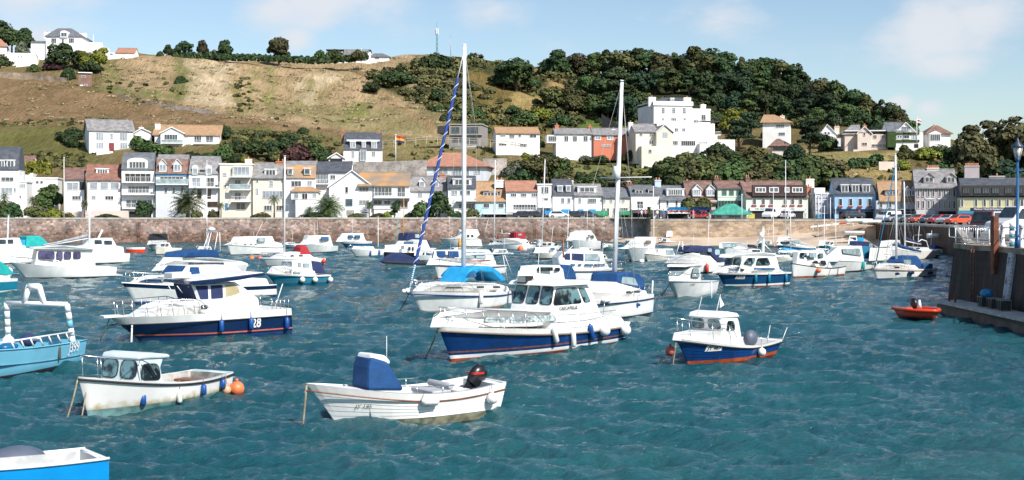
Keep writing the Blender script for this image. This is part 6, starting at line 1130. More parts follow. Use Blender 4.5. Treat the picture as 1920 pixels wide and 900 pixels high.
 def outboard(s, m=BLACKP, sc=1.0, y=0, stripe=None, tilt=.0, x=None, dz=0):
  x = -s.L/2+s.tr-.12 if x is None else x; z = s.zs+.3*sc+dz; mb = MB(); R3 = Matrix.Rotation(-tilt, 3, 'Y'); rows = []
  for zz, a, b_ in ((-.2, .2, .13), (0, .28, .18), (.2, .3, .19), (.38, .24, .16), (.46, .1, .08)):
   rows.append([Vector((x, y, z))+R3 @ Vector((-.1*sc+a*sc*math.cos(k*math.pi/6), b_*sc*math.sin(k*math.pi/6), zz*sc)) for k in range(12)])
  mb.grid(rows, m, close=True); mb.add(rows[-1], [tuple(range(12))], m)
  o = mb.build('outboard_motor', s.root)
  MB().extr([Vector((x, y-.05*sc, z))+R3 @ Vector(q)*sc for q in ((-.22, 0, -.2), (.05, 0, -.2), (-.02, 0, -.95), (-.3, 0, -1.0), (-.12, 0, -.6))], (0, .1*sc, 0), m).build('motor_leg', o)
  if stripe: MB().bx(x-.28*sc, x+.1*sc, y-.2*sc, y+.2*sc, z+.08*sc, z+.14*sc, stripe).build('motor_stripe', o)
  return s
 def canopy(s, prof, w, m, name='canopy', tum=.1, wins=(), bevel=.09, **k): return s.block(prof, w, m, name, tum, wins, bevel=bevel, glass=k.pop('glass', GLASSL), rim=False, side=k.pop('side', .1), low=False, **k)
 def bits(s, n=3, seed=0):
  """cleats, hatch and a coil of rope on the foredeck"""
  rs_ = random.Random(seed); mb = MB()
  for i in range(n):
   x = s.L*rs_.uniform(.2, .42); mb.ball((x, rs_.uniform(-.2, .2)*s.B, s.deckz(x)+.04), rs_.uniform(.06, .12), rs_.choice([ROPE, CANB, STEEL, WHITE2]), 8, 5, (1, 1, .6))
  mb.build('deck_gear', s.root); return s
 def mast(s, base, top, r=.09, boom=None, cover=None, stays=True, spread=(.55,), furl=None, fr_=.075, backstay=True, ht_end=None, m=ALU, shroudw=.42, baseY=0):
  A = s.U(*base, 0); T_ = s.U(*top, 0); MB().tube([A-Vector((0, 0, .3)), A.lerp(T_, .5), T_], [r, r*.95, r*.7], m, 10).box(T_+Vector((0, 0, .1)), (r*2.4, .05, .05), m).build('mast', s.root)
  w_ = MB()
  for f in spread: c = A.lerp(T_, f); w_.tube([c+Vector((-.1, s.B*.27, .05)), c, c+Vector((-.1, -s.B*.27, .05))], .02, m, 5)
  w_.build('spreaders', s.root)
  if stays:
   k = MB(); zc = s.deckz(A.x)
   for sg in (1, -1):
    last = T_
    for f in sorted(spread, reverse=True): c = A.lerp(T_, f)+Vector((-.1, sg*s.B*.27, .05)); k.tube([last, c], .008, WIRE, 4); last = c
    k.tube([last, (A.x-.1, sg*s.B*shroudw, zc)], .008, WIRE, 4); c = A.lerp(T_, spread[0]); k.tube([c, (A.x+.5, sg*s.B*shroudw, zc)], .007, WIRE, 4); k.tube([c, (A.x-.6, sg*s.B*shroudw, zc)], .007, WIRE, 4)
   if backstay: k.tube([T_, (s.X(0, 1)+.1, 0, s.zs)], .008, WIRE, 4)
   if not furl: k.tube([T_, (s.X(1, 1)-.1, 0, s.zb)], .009, WIRE, 4)
   k.build('standing_rigging', s.root)
  if boom:
   a, b_ = s.U(*boom[0], 0), s.U(*boom[1], 0); MB().tube([a, b_], .055, m, 8).build('boom', s.root)
   if cover: n = 8; MB().tube([a.lerp(b_, i/n)+Vector((0, 0, .13+.22*(1-i/n)**2+.02*math.sin(i*2))) for i in range(n+1)], [.16*(1-.55*i/n)+.02 for i in range(n+1)], cover, 9).build('sail_cover', s.root)
  return A, T_
def small(label, bow, tip, top, stern, B, bd, house=None, w=.8, wins=(), coach=None, cw=(), front=(), name='motor_boat', cat='motor boat', can=None, rails=True, seed=0, glass=None, hm=WHITE, rub=None, fh=(.15, .9), open_=None, aer=None, **k):
 b = Boat(label, bow, tip, top, stern, B, name, cat, **k); b.hull(bd, rub=rub, open_=open_)
 if coach: b.block(coach, B*.36, WHITE, 'coachroof', .1, cw, bevel=.06)
 if house: b.block(house, w, hm, 'wheelhouse', .1, wins, front, glass=glass, front_h=fh)
 if can: b.canopy(can[0], can[2] if len(can) > 2 else B*.4, can[1], wins=can[3] if len(can) > 3 else ())
 if rails: b.rail(ht=.5, n=4, mid=False, r=.018)
 if aer:
  for a in aer: b.pole(a[0], a[1], a[2] if len(a) > 2 else .025)
 b.bits(2, seed); return b
WB_ = bandset()
bd = bandset(top=WHITE, d=.2, main=NAVY2, boot=WHITE, stripe=WOOD, anti=ANTI, rows=6)
b = Boat('blue hulled wheelhouse launch with white superstructure and row of curtained windows', (845, 675.5), (821, 611), (1182, 603), (1172, 641), 3.3, tf=.86); b.dip = .06
b.hull(bd, rub=mat('worn_teak_strake', (.2, .16, .13), .7), rubd=.2, rubr=.045, drop=.03)
CW = mat('curtained_cabin_glass', (.42, .5, .5), .12, var=.5, vs=5, spec=.8)
b.block([(851, 611), (857, 597), (868, 589), (935, 582), (1040, 584), (1128, 590), (1160, 596), (1166, 611)], 1.36, WHITE, 'coachroof', .14, [[(925, 607), (959, 606), (957, 596), (930, 596)], (963, 594, 986, 607), [(990, 605.5), (1045, 602), (1041, 591.5), (990, 592.5)]], front=((1, 3),), glass=CW, fr=STEEL, bevel=.08, front_h=(.05, .95))
wh = b.block([(1030, 592), (1034, 577), (1043, 534), (1102, 529), (1112, 548), (1124, 586), (1140, 592)], 1.22, WHITE, 'wheelhouse', .09, [[(1037, 573), (1092, 568.5), (1084, 538.5), (1046, 540.5)], [(1095.5, 568), (1108, 566), (1099, 541), (1087, 539)]], front=((1, 3),), glass=GLASST, fr=RUB, bevel=.07, front_h=(.1, .93), fp=.02)
b.block([(1036, 537), (1040, 529.5), (1060, 525), (1104, 525.5), (1110, 533)], 1.3, WHITE, 'cabin_roof', .25, bevel=.05, low=False, side=.05)
b.block([(1128, 603), (1130, 590), (1163, 594), (1170, 604)], 1.0, GREYD, 'aft_coaming', .05, bevel=.05)
b.rail(ht=.75, n=7, r=.018); b.rail(x0=-4.4, x1=.5, ht=.62, n=6, bow=False, name='side_rail', r=.013, mid=True)
m_ = MB(); c = b.U(985, 524, -.5*b.near); m_.box(c, (.5, .5, .3), BLACKP).box(c+Vector((.25, 0, .02)), (.06, .45, .25), STEEL).box(c+Vector((-.4, .3, -.05)), (.5, .2, .15), WHITE); m_.build('roof_gear', b.root)
b.pole((1012, 528), (1012, 498), .03, m=ALU); b.pole((1130, 600), (1134, 560), .02, m=STEEL, name='ensign_staff')
b.text("CASCATELLE", 1066, 577.5, .21, mat('black_lettering', (.03, .03, .03), .5), on='cab', w=1.2, bold=True, sx=1.1)
for px, py, k_, m_, sz, ln, tl, lb in [(1041, 628, 'c', FENW, .12, .75, .35, 'long white fender hanging forward on the blue launch'), (1075, 634, 'c', FENW, .12, .78, .1, 'second long white fender amidships on the blue launch'), (1109, 623, 'c', FENB, .12, .75, .35, 'long blue fender hanging beside white ones on the launch'),
 (1134, 620, 'ball', FENW, .25, 0, 0, 'white ball fender with blue cap on the blue launch side'), (1173, 619, 'ball', FENW, .25, 0, 0, 'white ball fender at the stern corner of the blue launch')]: b.fender(px, py, k_, m_, lb, sz, ln, tl)
b.rope((822, 614), (793, 672), 'taut mooring rope running from the bow of the blue wheelhouse launch', .035); b.bits(3, 1)
m_ = MB(); c = b.U(844, 601); m_.ball(c, .17, CANB, 10, 6, (1.4, 1, .6)); m_.build('rope_coil', b.root)
b = Boat('open white clinker fishing boat with blue covered console and black outboard', (632, 799), (574, 718.5), (949, 716), (938, 776), 2.15, 'open_boat', 'open boat', tf=.86); b.dip = .2; b.pw = 2.0
bd = bandset(top=WHITE, d=.2, main=stained('weathered_white_topsides', (.8, .8, .78), (.36, .34, .2), .02, .16), anti=mat('weedy_bottom', (.32, .3, .2), .8, var=.5), rows=6)
b.hull(bd, open_=(.06, .8, .22), rub=WOOD, rubd=.2, rubr=.022, deck=WHITE, clinker=1)
SEAT = mat('grey_vinyl_seat', (.42, .43, .45), .6); m_ = MB()
for x0, x1, z in ((1.2, 1.75, .62), (.75, 1.1, .6)): m_.bx(x0, x1, -.36, .36, .3, z, WHITE2)
m_.build('locker_seat', b.root, bevel=.04); MB().bx(1.2, 1.85, -.45, .45, .62, .74, SEAT).build('seat_cushion', b.root, bevel=.05)
b.block([(690, 733), (692, 690), (697, 669), (728, 678), (735, 690), (755, 724), (757, 733)], .52, CANB, 'console_cover', .12, bevel=.09, low=False, side=.02)
b.block([(693, 675), (697, 664), (722, 666), (731, 676), (731, 683)], .42, WHITE, 'console_top', .3, bevel=.05, low=False, side=.02); b.pole((725, 680), (725, 630), .012, m=WHITE)
m_ = MB(); m_.bx(-.9, -.35, -.62, .62, .25, .68, WHITE).bx(-1.85, -1.3, -.8, .8, .3, .72, WHITE).bx(-.95, -.3, -.6, .6, .68, .8, SEAT); m_.tube([(-.95, -.6, .9), (-.95, .6, .9)], .1, SEAT, 10); m_.build('stern_seat', b.root, bevel=.04)
b.rail(x0=-.8, x1=.9, ht=.2, n=2, bow=False, mid=False, name='grab_rail', r=.016)
mo = b.outboard(BLACKP, 1.0, stripe=RED, tilt=.75, x=-b.L/2+.35, dz=-.2)
b.text("JY 145", 678, 761.5, .16, MATS['black_lettering'], bold=False)
b.fender(807, 752, 'c', FENW, 'white cylinder fender lying level along the clinker boat side', .13, .55, 1.5); b.fender(923, 747, 'ball', FENW, 'white ball fender with blue top near the clinker boat stern', .17)
b.rope((575, 722), (566, 806), 'frayed rope hanging from the clinker boat stem', .03, sag=.02)
b = Boat('old white workboat with weed stained hull and three pane shelter', (164, 778), (146, 706), (437, 697), (436, 735), 2.3, 'cuddy_boat', 'cuddy boat', tf=.7); b.dip = .1; b.pw = 1.9
PB = gel('chalky_pale_blue', (.56, .66, .68), .5, var=.12)
bd = bandset(top=stained('stained_white_topsides', (.78, .78, .76), (.42, .3, .08), .04, .34), d=.1, main=MATS['stained_white_topsides'], anti=mat('pale_teal_bottom', (.16, .3, .3), .7, var=.4), rows=5)
b.hull(bd, open_=(.05, .48, .2), rub=RUB, rubd=.08, rubr=.035, deck=PB, inner=mat('dirty_deck', (.35, .33, .3), .8, var=.4))
b.block([(255, 727), (258, 716), (264, 671), (312, 666), (302, 690), (306, 712), (310, 727)], .84, PB, 'shelter', .1, [[(265, 714), (301, 713), (298, 681), (269, 682)]], front=((1, 2),), glass=GLASST, fr=RUB, bevel=.1, front_h=(.08, .9), rnd=.35)
b.block([(262, 674), (266, 664), (285, 661), (316, 664), (317, 670)], .86, PB, 'shelter_roof', .3, bevel=.06, low=False); b.rail(x0=1.0, ht=.62, n=2, mid=False, r=.02, m=STEEL)
m_ = MB(); m_.bx(-2.1, -1.6, -.6, .6, .2, .5, WOOD).bx(-1.2, -.9, -.7, .7, .4, .5, mat('dirty_deck', (.35, .33, .3))); m_.build('thwart', b.root)
for px, py, k_, m_, sz, ln, lb in [(233, 748, 'c', FENW, .1, .42, 'white fender on the stained hull of the old workboat'), (268, 749, 'c', FENB, .1, .36, 'blue teardrop fender beneath the old workboat shelter'), (337, 743, 'c', FENW, .08, .42, 'thin white fender amidships on the old workboat'), (382, 731, 'c', FENB, .09, .34, 'blue teardrop fender aft on the old workboat'), (418, 720, 'c', FENB, .09, .32, 'blue fender nearest the old workboat stern')]: b.fender(px, py, k_, m_, lb, sz, ln)
b.fender(425, 731, 'ball', mat('peach_buoy_plastic', (.72, .4, .22), .5), 'smaller peach coloured buoy at the old workboat stern', .15, cat='buoy');
o = thing('mooring_buoy', 'larger orange buoy floating behind the old white workboat', 'buoy', Wp(444, 738)+Vector((0, 0, .16))); MB().ball((0, 0, 0), .25, BUOYO, 16, 12).tube([(0, 0, .22), (0, 0, .33)], .05, BUOYO, 8).build('buoy_body', o)
b.rope((146, 710), (122, 785), 'slack rope from the old workboat bow into the water', .025); b.rope((164, 716), (150, 786), 'second rope down the old workboat stem', .02)
b = Boat('small royal blue clinker boat with white cuddy and orange red bottom', (1291, 686.5), (1268, 634), (1467, 636), (1456, 666.5), 2.2, 'cuddy_boat', 'cuddy boat', tf=.8); b.dip = .1
bd = bandset(top=WHITE, d=.09, main=NAVY2, anti=ANTI, rows=6); bd['boot'] = ANTI
b.hull(bd, open_=(.05, .42, .3), rub=RUB, rubd=.11, rubr=.03, deck=WHITE, clinker=1)
b.block([(1292, 641), (1296, 626), (1352, 622), (1390, 632), (1393, 644)], .8, WHITE, 'coachroof', .12, bevel=.08)
b.block([(1353, 630), (1356, 621), (1352, 594), (1383, 588), (1387, 604), (1392, 636)], .78, WHITE, 'shelter', .1, [[(1360, 621), (1378, 622), (1378, 600), (1363, 600)]], front=((1, 2),), glass=GLASST, fr=WHITE, bevel=.09, front_h=(.05, .9), rnd=.4)
b.block([(1350, 597), (1353, 588), (1366, 584), (1382, 587), (1386, 594)], .8, WHITE, 'shelter_roof', .3, bevel=.05, low=False)
b.rail(x0=.7, ht=.75, n=3, mid=False, r=.016); b.pole((1308, 590), (1316, 556), .014, m=WHITE); b.pole((1343, 586), (1351, 552), .018, m=WHITE, name='flagstaff')
c = b.U(1350, 556); MB().add([c, c+Vector((-.25, .05, -.35)), c+Vector((0, 0, -.45))], [(0, 1, 2)], FRW).build('pennant', b.root, solid=.01)
b.text("JY 467", 1311.5, 650.5, .2, MATS['black_lettering'], plate=WHITE, bold=True, sx=1.1)
m_ = MB(); c = b.U(1407, 632); m_.ball(c+Vector((0, 0, -.05)), .34, mat('grey_hood', (.09, .11, .15), .5), 14, 8, (1.1, .8, 1.05)); m_.build('engine_cover', b.root); b.rail(x0=-2.1, x1=-.9, ht=.35, n=2, bow=False, mid=False, name='stern_rail', r=.014)
b.pole((1467, 637), (1476, 614), .018, m=WHITE, name='rod_holder', y=b.near*.7); b.pole((1440, 635), (1444, 610), .018, m=WHITE, name='rod_holder', y=b.near*.3)
b.fender(1428.5, 660, 'ball', FENW, 'white ball fender near the small blue boat stern', .17); b.rope((1268, 636), (1259, 690), 'rope from the small blue clinker boat bow to its mooring', .025)
o = thing('mooring_buoy', 'faded red buoy under the small blue boat bow', 'buoy', P(1257, 658, Wp(1291, 686.5).y-.2)); MB().ball((0, 0, 0), .2, BUOYR, 14, 10).tube([(0, 0, .17), (0, 0, .28)], .04, BUOYR, 8).build('buoy_body', o)
b = Boat('navy hulled motor cruiser with navy covered windscreen and red waterline stripe', (261, 639), (205, 595), (546, 578), (551, 625), 3.3, tf=.88)
bd = bandset(top=WHITE, d=.34, main=NAVY, stripe=mat('salmon_red_stripe', (.6, .14, .08), .4), anti=ANTIB, rows=5); b.hull(bd, rub=RUB, rubd=.35, rubr=.025)
b.block([(262, 593), (300, 576), (330, 567), (376, 563), (450, 562), (484, 565), (490, 585)], 1.2, WHITE, 'coachroof', .1, [(377, 572, 389, 579)], bevel=.1)
b.block([(377, 568), (371, 563), (361, 533), (442, 529), (456, 538), (484, 560), (486, 568)], 1.14, WHITE, 'wheelhouse', .08, [[(374, 563), (391, 562), (391, 534), (365, 535), CAND], [(394, 562), (418.5, 560), (418.5, 533), (394, 534), CAND], [(421, 558), (438, 555), (451, 549), (447, 536), (440, 531.5), (421, 532.5), BEIGE]], front=((1, 1),), glass=CAND, fr=ALU, bevel=.07, front_h=(.02, .98), rnd=.12)
b.block([(352, 533), (356, 527), (400, 523), (494, 512), (496, 516), (446, 525), (390, 532)], 1.42, NAVY, 'roof_edge', .0, bevel=.03, low=False, side=.0)
b.block([(354, 527.5), (400, 519), (488, 510), (494, 511.5), (400, 523)], 1.36, WHITE, 'roof_top', .0, bevel=.04, low=False, side=.0)
b.block([(322, 522), (323, 512), (358, 510), (360, 522)], .45, WHITE, 'roof_box', .0, bevel=.04, low=False, side=.0)
b.rail(x0=.9, ht=.7, n=8, r=.02); b.rail(x0=-4.2, x1=-2.3, ht=.5, n=5, bow=False, name='cockpit_rail', r=.02)
for a_, c_ in ((316, 324), (332, 342), (352, 364)): b.pole((a_, 536), (c_, 549), .02, m=WHITE, name='wiper', y=b.near*.6)
b.pole((514, 582), (530, 532), .03, m=WHITE, name='davit_pole', y=b.near*.8); MB().bx(b.L/2+b.rake-.5, b.L/2+b.rake+.35, -.25, .25, b.zb-.02, b.zb+.1, WHITE).build('bow_platform', b.root, bevel=.03)
b.text("28", 481, 606, .62, FRW, bold=True, sx=.8)
for px, py, lb in ((415.5, 611, 'blue fender amidships on the navy cruiser'), (471, 607, 'blue fender beside the painted number on the navy cruiser'), (538, 606, 'blue fender at the navy cruiser stern corner')): b.fender(px, py, 'c', FENB, lb, .12, .58)
b.rope((248, 598), (246, 646), 'pale mooring strop hanging from the navy cruiser bow', .04, m=FENW, sag=.0); b.rope((205, 598), (182, 640), 'mooring rope ahead of the navy cruiser', .03); b.bits(3, 4)
b = Boat('white cruiser with navy sheer band lying directly behind the navy cruiser', (254, 570), (228, 530), (518, 534), (521, 556), 3.3, tf=.88); bd = bandset(top=NAVY, d=.28, main=WHITE, anti=ANTIB); b.hull(bd, rub=WHITE, rubr=.05)
b.block([(262, 534), (280, 523), (312, 517), (380, 518), (500, 522), (505, 534)], 1.3, WHITE, 'coachroof', .1, [[(272, 530), (312, 531), (308, 524), (286, 524), CANB]], bevel=.1)
b.block([(330, 522), (338, 517), (352, 499), (440, 497), (458, 512), (478, 522)], 1.25, WHITE, 'wheelhouse', .1, [[(353, 518), (376, 519), (374, 500), (356, 500), CANB], [(390, 512), (406, 518), (402, 503), (386, 503), WHITE2]], front=((1, 1),), glass=CANB, fr=WHITE, bevel=.06, front_h=(.0, 1.0), rnd=.1); b.rail(ht=.7, n=6, r=.02)
o = thing('mooring_buoy', 'orange buoy lying on the foredeck behind the navy cruiser', 'buoy', b.M @ b.U(261, 528)); MB().ball((0, 0, 0), .26, BUOYO, 12, 8).build('buoy_body', o)
b = Boat('flybridge cruiser with blue bimini and tall radar frame behind the navy banded cruiser', (312, 523), (291, 507), (464, 495), (462, 512), 3.6, tf=.85, name='flybridge_cruiser'); b.hull(WB_, rub=None)
b.block([(310, 508), (322, 497), (340, 488), (345, 483), (400, 483), (455, 490), (466, 494), (466, 500)], 1.5, WHITE, 'superstructure', .12, [(360, 492, 420, 497)], bevel=.12)
b.canopy([(347, 482), (350, 473), (385, 468), (408, 468), (411, 482)], 1.2, CANB, 'bimini'); m_ = MB()
for x_, y_ in ((380, 392), (388, 396), (402, 408), (413, 412)):
 for yy in (-.7, .7): m_.tube([b.U(x_, 470, yy), b.U(y_, 436, yy*.7)], .035, ALU, 6)
m_.build('radar_frame', b.root); c = b.U(397, 430); MB().ball(c, .36, WHITE, 12, 8, (1, 1, .55)).box(c-Vector((0, 0, .2)), (.8, .7, .08), CANG).build('radome', b.root); b.pole((388, 428), (387, 396), .03)
b.rail(ht=.5, n=4, mid=False)
b = Boat('pale blue steel workboat with white and blue stern gantry', (-215, 738), (-260, 660), (162, 637), (161, 682), 3.6, 'workboat', 'workboat', tf=.9);
bd = bandset(top=LBLUE, d=.12, main=stained('pale_blue_worn', (.16, .46, .62), (.08, .2, .2), .0, .12), anti=ANTIG); b.hull(bd, drop=.55, rub=LBLUE, rubr=.03, deck=mat('work_deck', (.2, .3, .33), .8, var=.3))
x0 = -b.L/2+.6; h = 1.45; GA = ALU;
for sg in (1, -1):
 a = Vector((x0, sg*h, b.zs-.1)); q = Vector((x0+.25, sg*h*.93, b.zs+1.45)); m_ = MB()
 for i in range(5): p0 = a.lerp(q, i/5); p1 = a.lerp(q, (i+1)/5); m_.tube([p0, p1], .13, LBLUE if i == 2 and sg == b.near else GA, 4)
 m_.build('gantry_leg', b.root)
m_ = MB(); m_.tube([(x0+.25, h*.93, b.zs+1.45), (x0+.25, -h*.93, b.zs+1.45)], .1, GA, 6); m_.build('gantry_beam', b.root)
m_ = MB()
for sg in (1, -1): m_.tube([(x0+.25, sg*.45-.1, b.zs+1.45), (x0+.25, sg*.22-.1, b.zs+2.15)], .12, GA, 5)
m_.tube([(x0+.25, -.35, b.zs+2.1), (x0+.25, .15, b.zs+2.1)], .14, GA, 5); m_.build('block_frame', b.root)
m_ = MB()
for i in range(7): x = x0+.3+i*.55; m_.tube([(x, b.near*1.5, b.zs), (x+.25, b.near*1.5, b.zs+.38)], .03, GA, 5)
m_.tube([(x0, b.near*1.5, b.zs+.38), (x0+4.5, b.near*1.5, b.zs+.38)], .035, GA, 6); m_.build('side_rail', b.root)
m_ = MB(); m_.ball((x0+.9, .1, b.zs+.1), .32, CAND, 10, 7, (1.2, 1, .8)).ball((x0+1.3, -.5, b.zs+.05), .25, WHITE, 8, 6).ball((x0+2.4, .3, b.zs), .3, BLUE, 10, 6, (1.6, 1, .5)).tube([(x0+1, -.9, b.zs), (x0+1.1, .8, b.zs+.2)], .06, STEEL, 7).tube([(x0+.8, -1.2, b.zs-.3), (x0+1.9, -.8, b.zs+.6)], .03, WIRE, 5); m_.build('deck_gear', b.root)
b.text("J399", 139.5, 651.5, .52, FRW, bold=True, sx=.82)
b.fender(112, 662, 'c', mat('old_tyre_rubber', (.1, .08, .07), .9), 'old dark rope fender on the pale blue workboat', .05, .5)
b = Boat('bright blue boat with white gunwale and grey hooded engine, cut by the frame', (-330, 990), (-400, 880), (204, 859), (206, 930), 1.5, 'open_boat', 'open boat', tf=.92)
b.hull(bandset(top=SBLUE, d=.06, main=SBLUE, anti=SBLUE), open_=(.03, .8, .3), rub=WHITE, rubr=.035, deck=WHITE, inner=GREYD)
m_ = MB(); xa = b.U(151, 860, b.near*.9).x; m_.extr([(xa, b.near*.66, b.zs-.02), (xa, b.near*.66, b.zs+.2), (xa+3, b.near*.69, b.zs+.32), (xa+3, b.near*.69, b.zs)], (0, b.near*-.05, 0), mat('galvanised_plate', (.55, .56, .56), .45, var=.2, vs=5)); m_.build('wash_board', b.root)
c = b.U(30, 858, .2*b.near); MB().ball(c+Vector((0, 0, -.1)), .55, mat('grey_hood', (.09, .11, .15), .5), 20, 12, (1.15, .8, .62)).build('engine_cover', b.root)
b = Boat('white sailing yacht with blue sheer line, tallest mast and blue striped furled jib', (790, 588), (765, 545), (958, 545), (962, 572), 3.1, 'sailing_yacht', 'yacht', tf=.6)
bd = bandset(top=WHITE, d=.14, main=WHITE, anti=mat('pale_rust_boot', (.5, .3, .2), .6), rows=5); b.hull(bd, rub=NAVY2, rubd=.2, rubr=.045)
b.block([(800, 546), (828, 533), (866, 529), (930, 531), (958, 537), (962, 548)], 1.05, WHITE, 'coachroof', .1, [[(837, 541), (868, 541), (864, 537.5), (842, 537.5)], (895, 536.5, 907, 540), (925, 536.5, 937, 540)], bevel=.1, rnd=.1)
b.mast((869, 528), (871, 86), .15, boom=((873, 477), (958, 475)), spread=(.27, .57), shroudw=.45)
A = b.U(767, 546); T_ = b.U(870, 96); m_ = MB(); n = 60; pts = [A.lerp(T_, .02+.86*i/n) for i in range(n+1)]
JB = mat('furled_blue_sail', (.006, .045, .24), .7); JW = FRW
m_.tube(pts[6:], .095, JB, 9); m_.build('furled_jib', b.root)
m_ = MB(); dr = (T_-A).normalized(); sx_ = dr.cross(Vector((0, 1, 0))).normalized(); sy_ = dr.cross(sx_)
m_.tube([A.lerp(T_, .09+.79*i/300)+(sx_*math.cos(i*.32)+sy_*math.sin(i*.32))*.1 for i in range(301)], .022, JW, 4); m_.build('jib_lashing', b.root)
m_ = MB(); m_.tube([A, A.lerp(T_, .11)], .05, CANL, 6); m_.tube([A.lerp(T_, .88), T_], .02, FRW, 5);
for i in range(12): m_.tube([A.lerp(T_, .01+.008*i), A.lerp(T_, .014+.008*i)], .055, FRW, 6)
m_.build('furling_drum', b.root)
b.canopy([(870, 530), (884, 503), (900, 499), (924, 500), (936, 509), (951, 526), (940, 528), (925, 512), (900, 508)], 1.0, CANL, 'sprayhood', wins=[[(874, 520), (893, 519), (892, 508), (882, 509)]], glass=GLASSB)
b.rail(ht=.62, n=6, r=.016); b.pole((952, 530), (943, 478), .03, m=ALU, name='stern_arch'); b.pole((946, 478), (962, 520), .025, m=ALU, name='stern_arch')
m_ = MB(); c = b.U(757, 546); m_.ball(b.U(764, 545), .16, WHITE, 8, 6).ball(c, .13, WHITE, 8, 6).tube([b.U(764, 545), c], .03, STEEL, 5); m_.build('bow_roller', b.root)
b.fender(902, 558, 'c', FENW, 'tall white fender amidships on the tall masted yacht', .13, .8); b.rope((768, 548), (744, 584), 'bow mooring rope of the tall masted yacht', .03); b.bits(2, 9)
b = Boat('white sailing yacht with blue sprayhood partly hidden by the blue launch', (1066, 605), (1048, 566), (1226, 551), (1226, 589), 2.8, 'sailing_yacht', 'yacht', tf=.7); b.hull(bandset(top=WHITE, d=.2, main=WHITE, anti=ANTIG), rub=NAVY, rubd=.24, rubr=.04)
b.block([(1085, 560), (1110, 545), (1118, 532), (1140, 528), (1180, 530), (1212, 545), (1215, 556)], .98, WHITE, 'coachroof', .1, [(1175, 546, 1186, 549), (1190, 545, 1200, 548)], bevel=.1, rnd=.1)
b.mast((1151, 531), (1166, 154), .14, spread=(.5,), boom=None, shroudw=.45); b.canopy([(1158, 531), (1160, 513), (1175, 510), (1198, 513), (1207, 520), (1210, 544), (1203, 545)], .95, CANB, 'sprayhood', wins=[[(1165, 531), (1196, 536), (1190, 521), (1168, 519)]])
m_ = MB(); A = b.U(1152, 470); m_.tube([A, b.U(1154, 420), b.U(1158, 330)], .07, ALU, 8); m_.tube([b.U(1156, 335), b.U(1157, 312)], .22, WHITE, 9); m_.build('radar_reflector', b.root)
m_ = MB(); c = b.U(1158, 333); m_.tube([c+Vector((0, 2.2, 0)), c, c+Vector((0, -1.2, 0))], .03, ALU, 5); m_.build('upper_spreader', b.root)
b.pole((1222, 560), (1224, 526), .07, m=WHITE, name='stern_post', y=b.near*.8)
b.fender(1136, 563, 'c', FENW, 'white fender lying level on the yacht with blue sprayhood', .14, .7, 1.5); b.fender(1197, 571, 'c', FENB, 'short navy capped fender low on the yacht with blue sprayhood', .08, .25, 1.3); b.rail(x0=-3.5, x1=-.5, ht=.6, n=4, bow=False, name='guard_rail')
def S(*a, **k): return small(*a, **k)
b = S('large white motor cruiser with long white cabin and dark purple side windows', (48, 523), (18, 492), (219, 501), (218, 520), 3.4, WB_, [(66, 500), (68, 488), (72, 467), (176, 466), (178, 484), (179, 503)], 1.35,
 [(73, 487, 103, 471, ), (107, 487, 118, 471), (121, 485, 134, 472), (138, 485, 152, 472)], front=((1, 1),), seed=1, glass=mat('purple_curtained_glass', (.07, .06, .14), .12, var=.5, vs=2))
b.block([(62, 468), (66, 464), (120, 461), (172, 463), (176, 468)], 1.5, WHITE, 'cabin_roof', .0, bevel=.05, low=False, side=0); MB().bx(-b.L/2-.7, -b.L/2+.1, -.9, .9, .12, .2, GREYD).build('swim_platform', b.root)
b = S('white motor sailer with grey covered boom behind the long white cruiser', (112, 497), (88, 478), (244, 475), (243, 493), 3.0, WB_, [(150, 478), (160, 462), (174, 459), (178, 448), (212, 446), (219, 461), (232, 463), (233, 476)], 1.2, [(178, 458, 192, 450), (196, 459, 211, 451)], seed=2)
b.mast((167, 462), (168, 366), .12, boom=((165, 447), (80, 462)), cover=CANG, spread=(.6,)); MB().tube([b.U(184, 447), b.U(192, 431)], .12, WHITE, 6).build('radar_arch', b.root)
b = S('white motor sailer with teal canopy and blue cloth at the western frame edge', (-70, 497), (-95, 470), (70, 476), (68, 494), 3.0, WB_, [(-40, 475), (-30, 448), (38, 446), (42, 460), (66, 463), (68, 478)], 1.2, [(-2, 457, 12, 449), (15, 457, 26, 449)], can=([(48, 464), (50, 443), (75, 442), (84, 448), (95, 462)], CANT), seed=3)
b.mast((14, 448), (16, 405), .1, spread=(.6,)); b.canopy([(37, 449), (44, 467), (58, 459), (52, 450)], .9, CANL, 'blue_cloth')
b = S('teal and white cruiser stern with teal canopy and raised white outboard', (-120, 556), (-140, 520), (33, 522), (33, 546), 2.7, bandset(top=WHITE, d=.2, main=TEALP, anti=WHITE), [(-60, 520), (-40, 498), (6, 500), (14, 512), (20, 524)], 1.0, (), can=([(-14, 512), (2, 489), (16, 500), (28, 514), (10, 516)], CANT), seed=4)
for r_ in b.root.children:
 if r_.name.startswith('hull'): r_['label'] = 'teal hull with white gunwale'
MATS['sea_green_paint'] = gel('sea_green_paint', (.01, .36, .36), .3); b.outboard(FENW, 1.1, tilt=.5)
b = S('tiny orange and white dinghy lying astern of the motor sailer', (237, 475), (235, 464), (272, 464), (271, 475), 1.3, bandset(top=WHITE, d=.25, main=ORNG, anti=ORNG), rails=False, seed=5, open_=(.05, .9, .15))
b = S('dark hulled runabout with black canopy near the harbour wall', (287, 470), (280, 458), (317, 457), (318, 467), 2.2, bandset(top=BLACKP, d=.2, main=WHITE, anti=ANTIG), [(286, 459), (290, 450), (312, 449), (316, 459)], .85, can=([(287, 450), (292, 439), (299, 438), (314, 438), (314, 450)], CANK), seed=6, aer=(((313, 455), (313, 422)),))
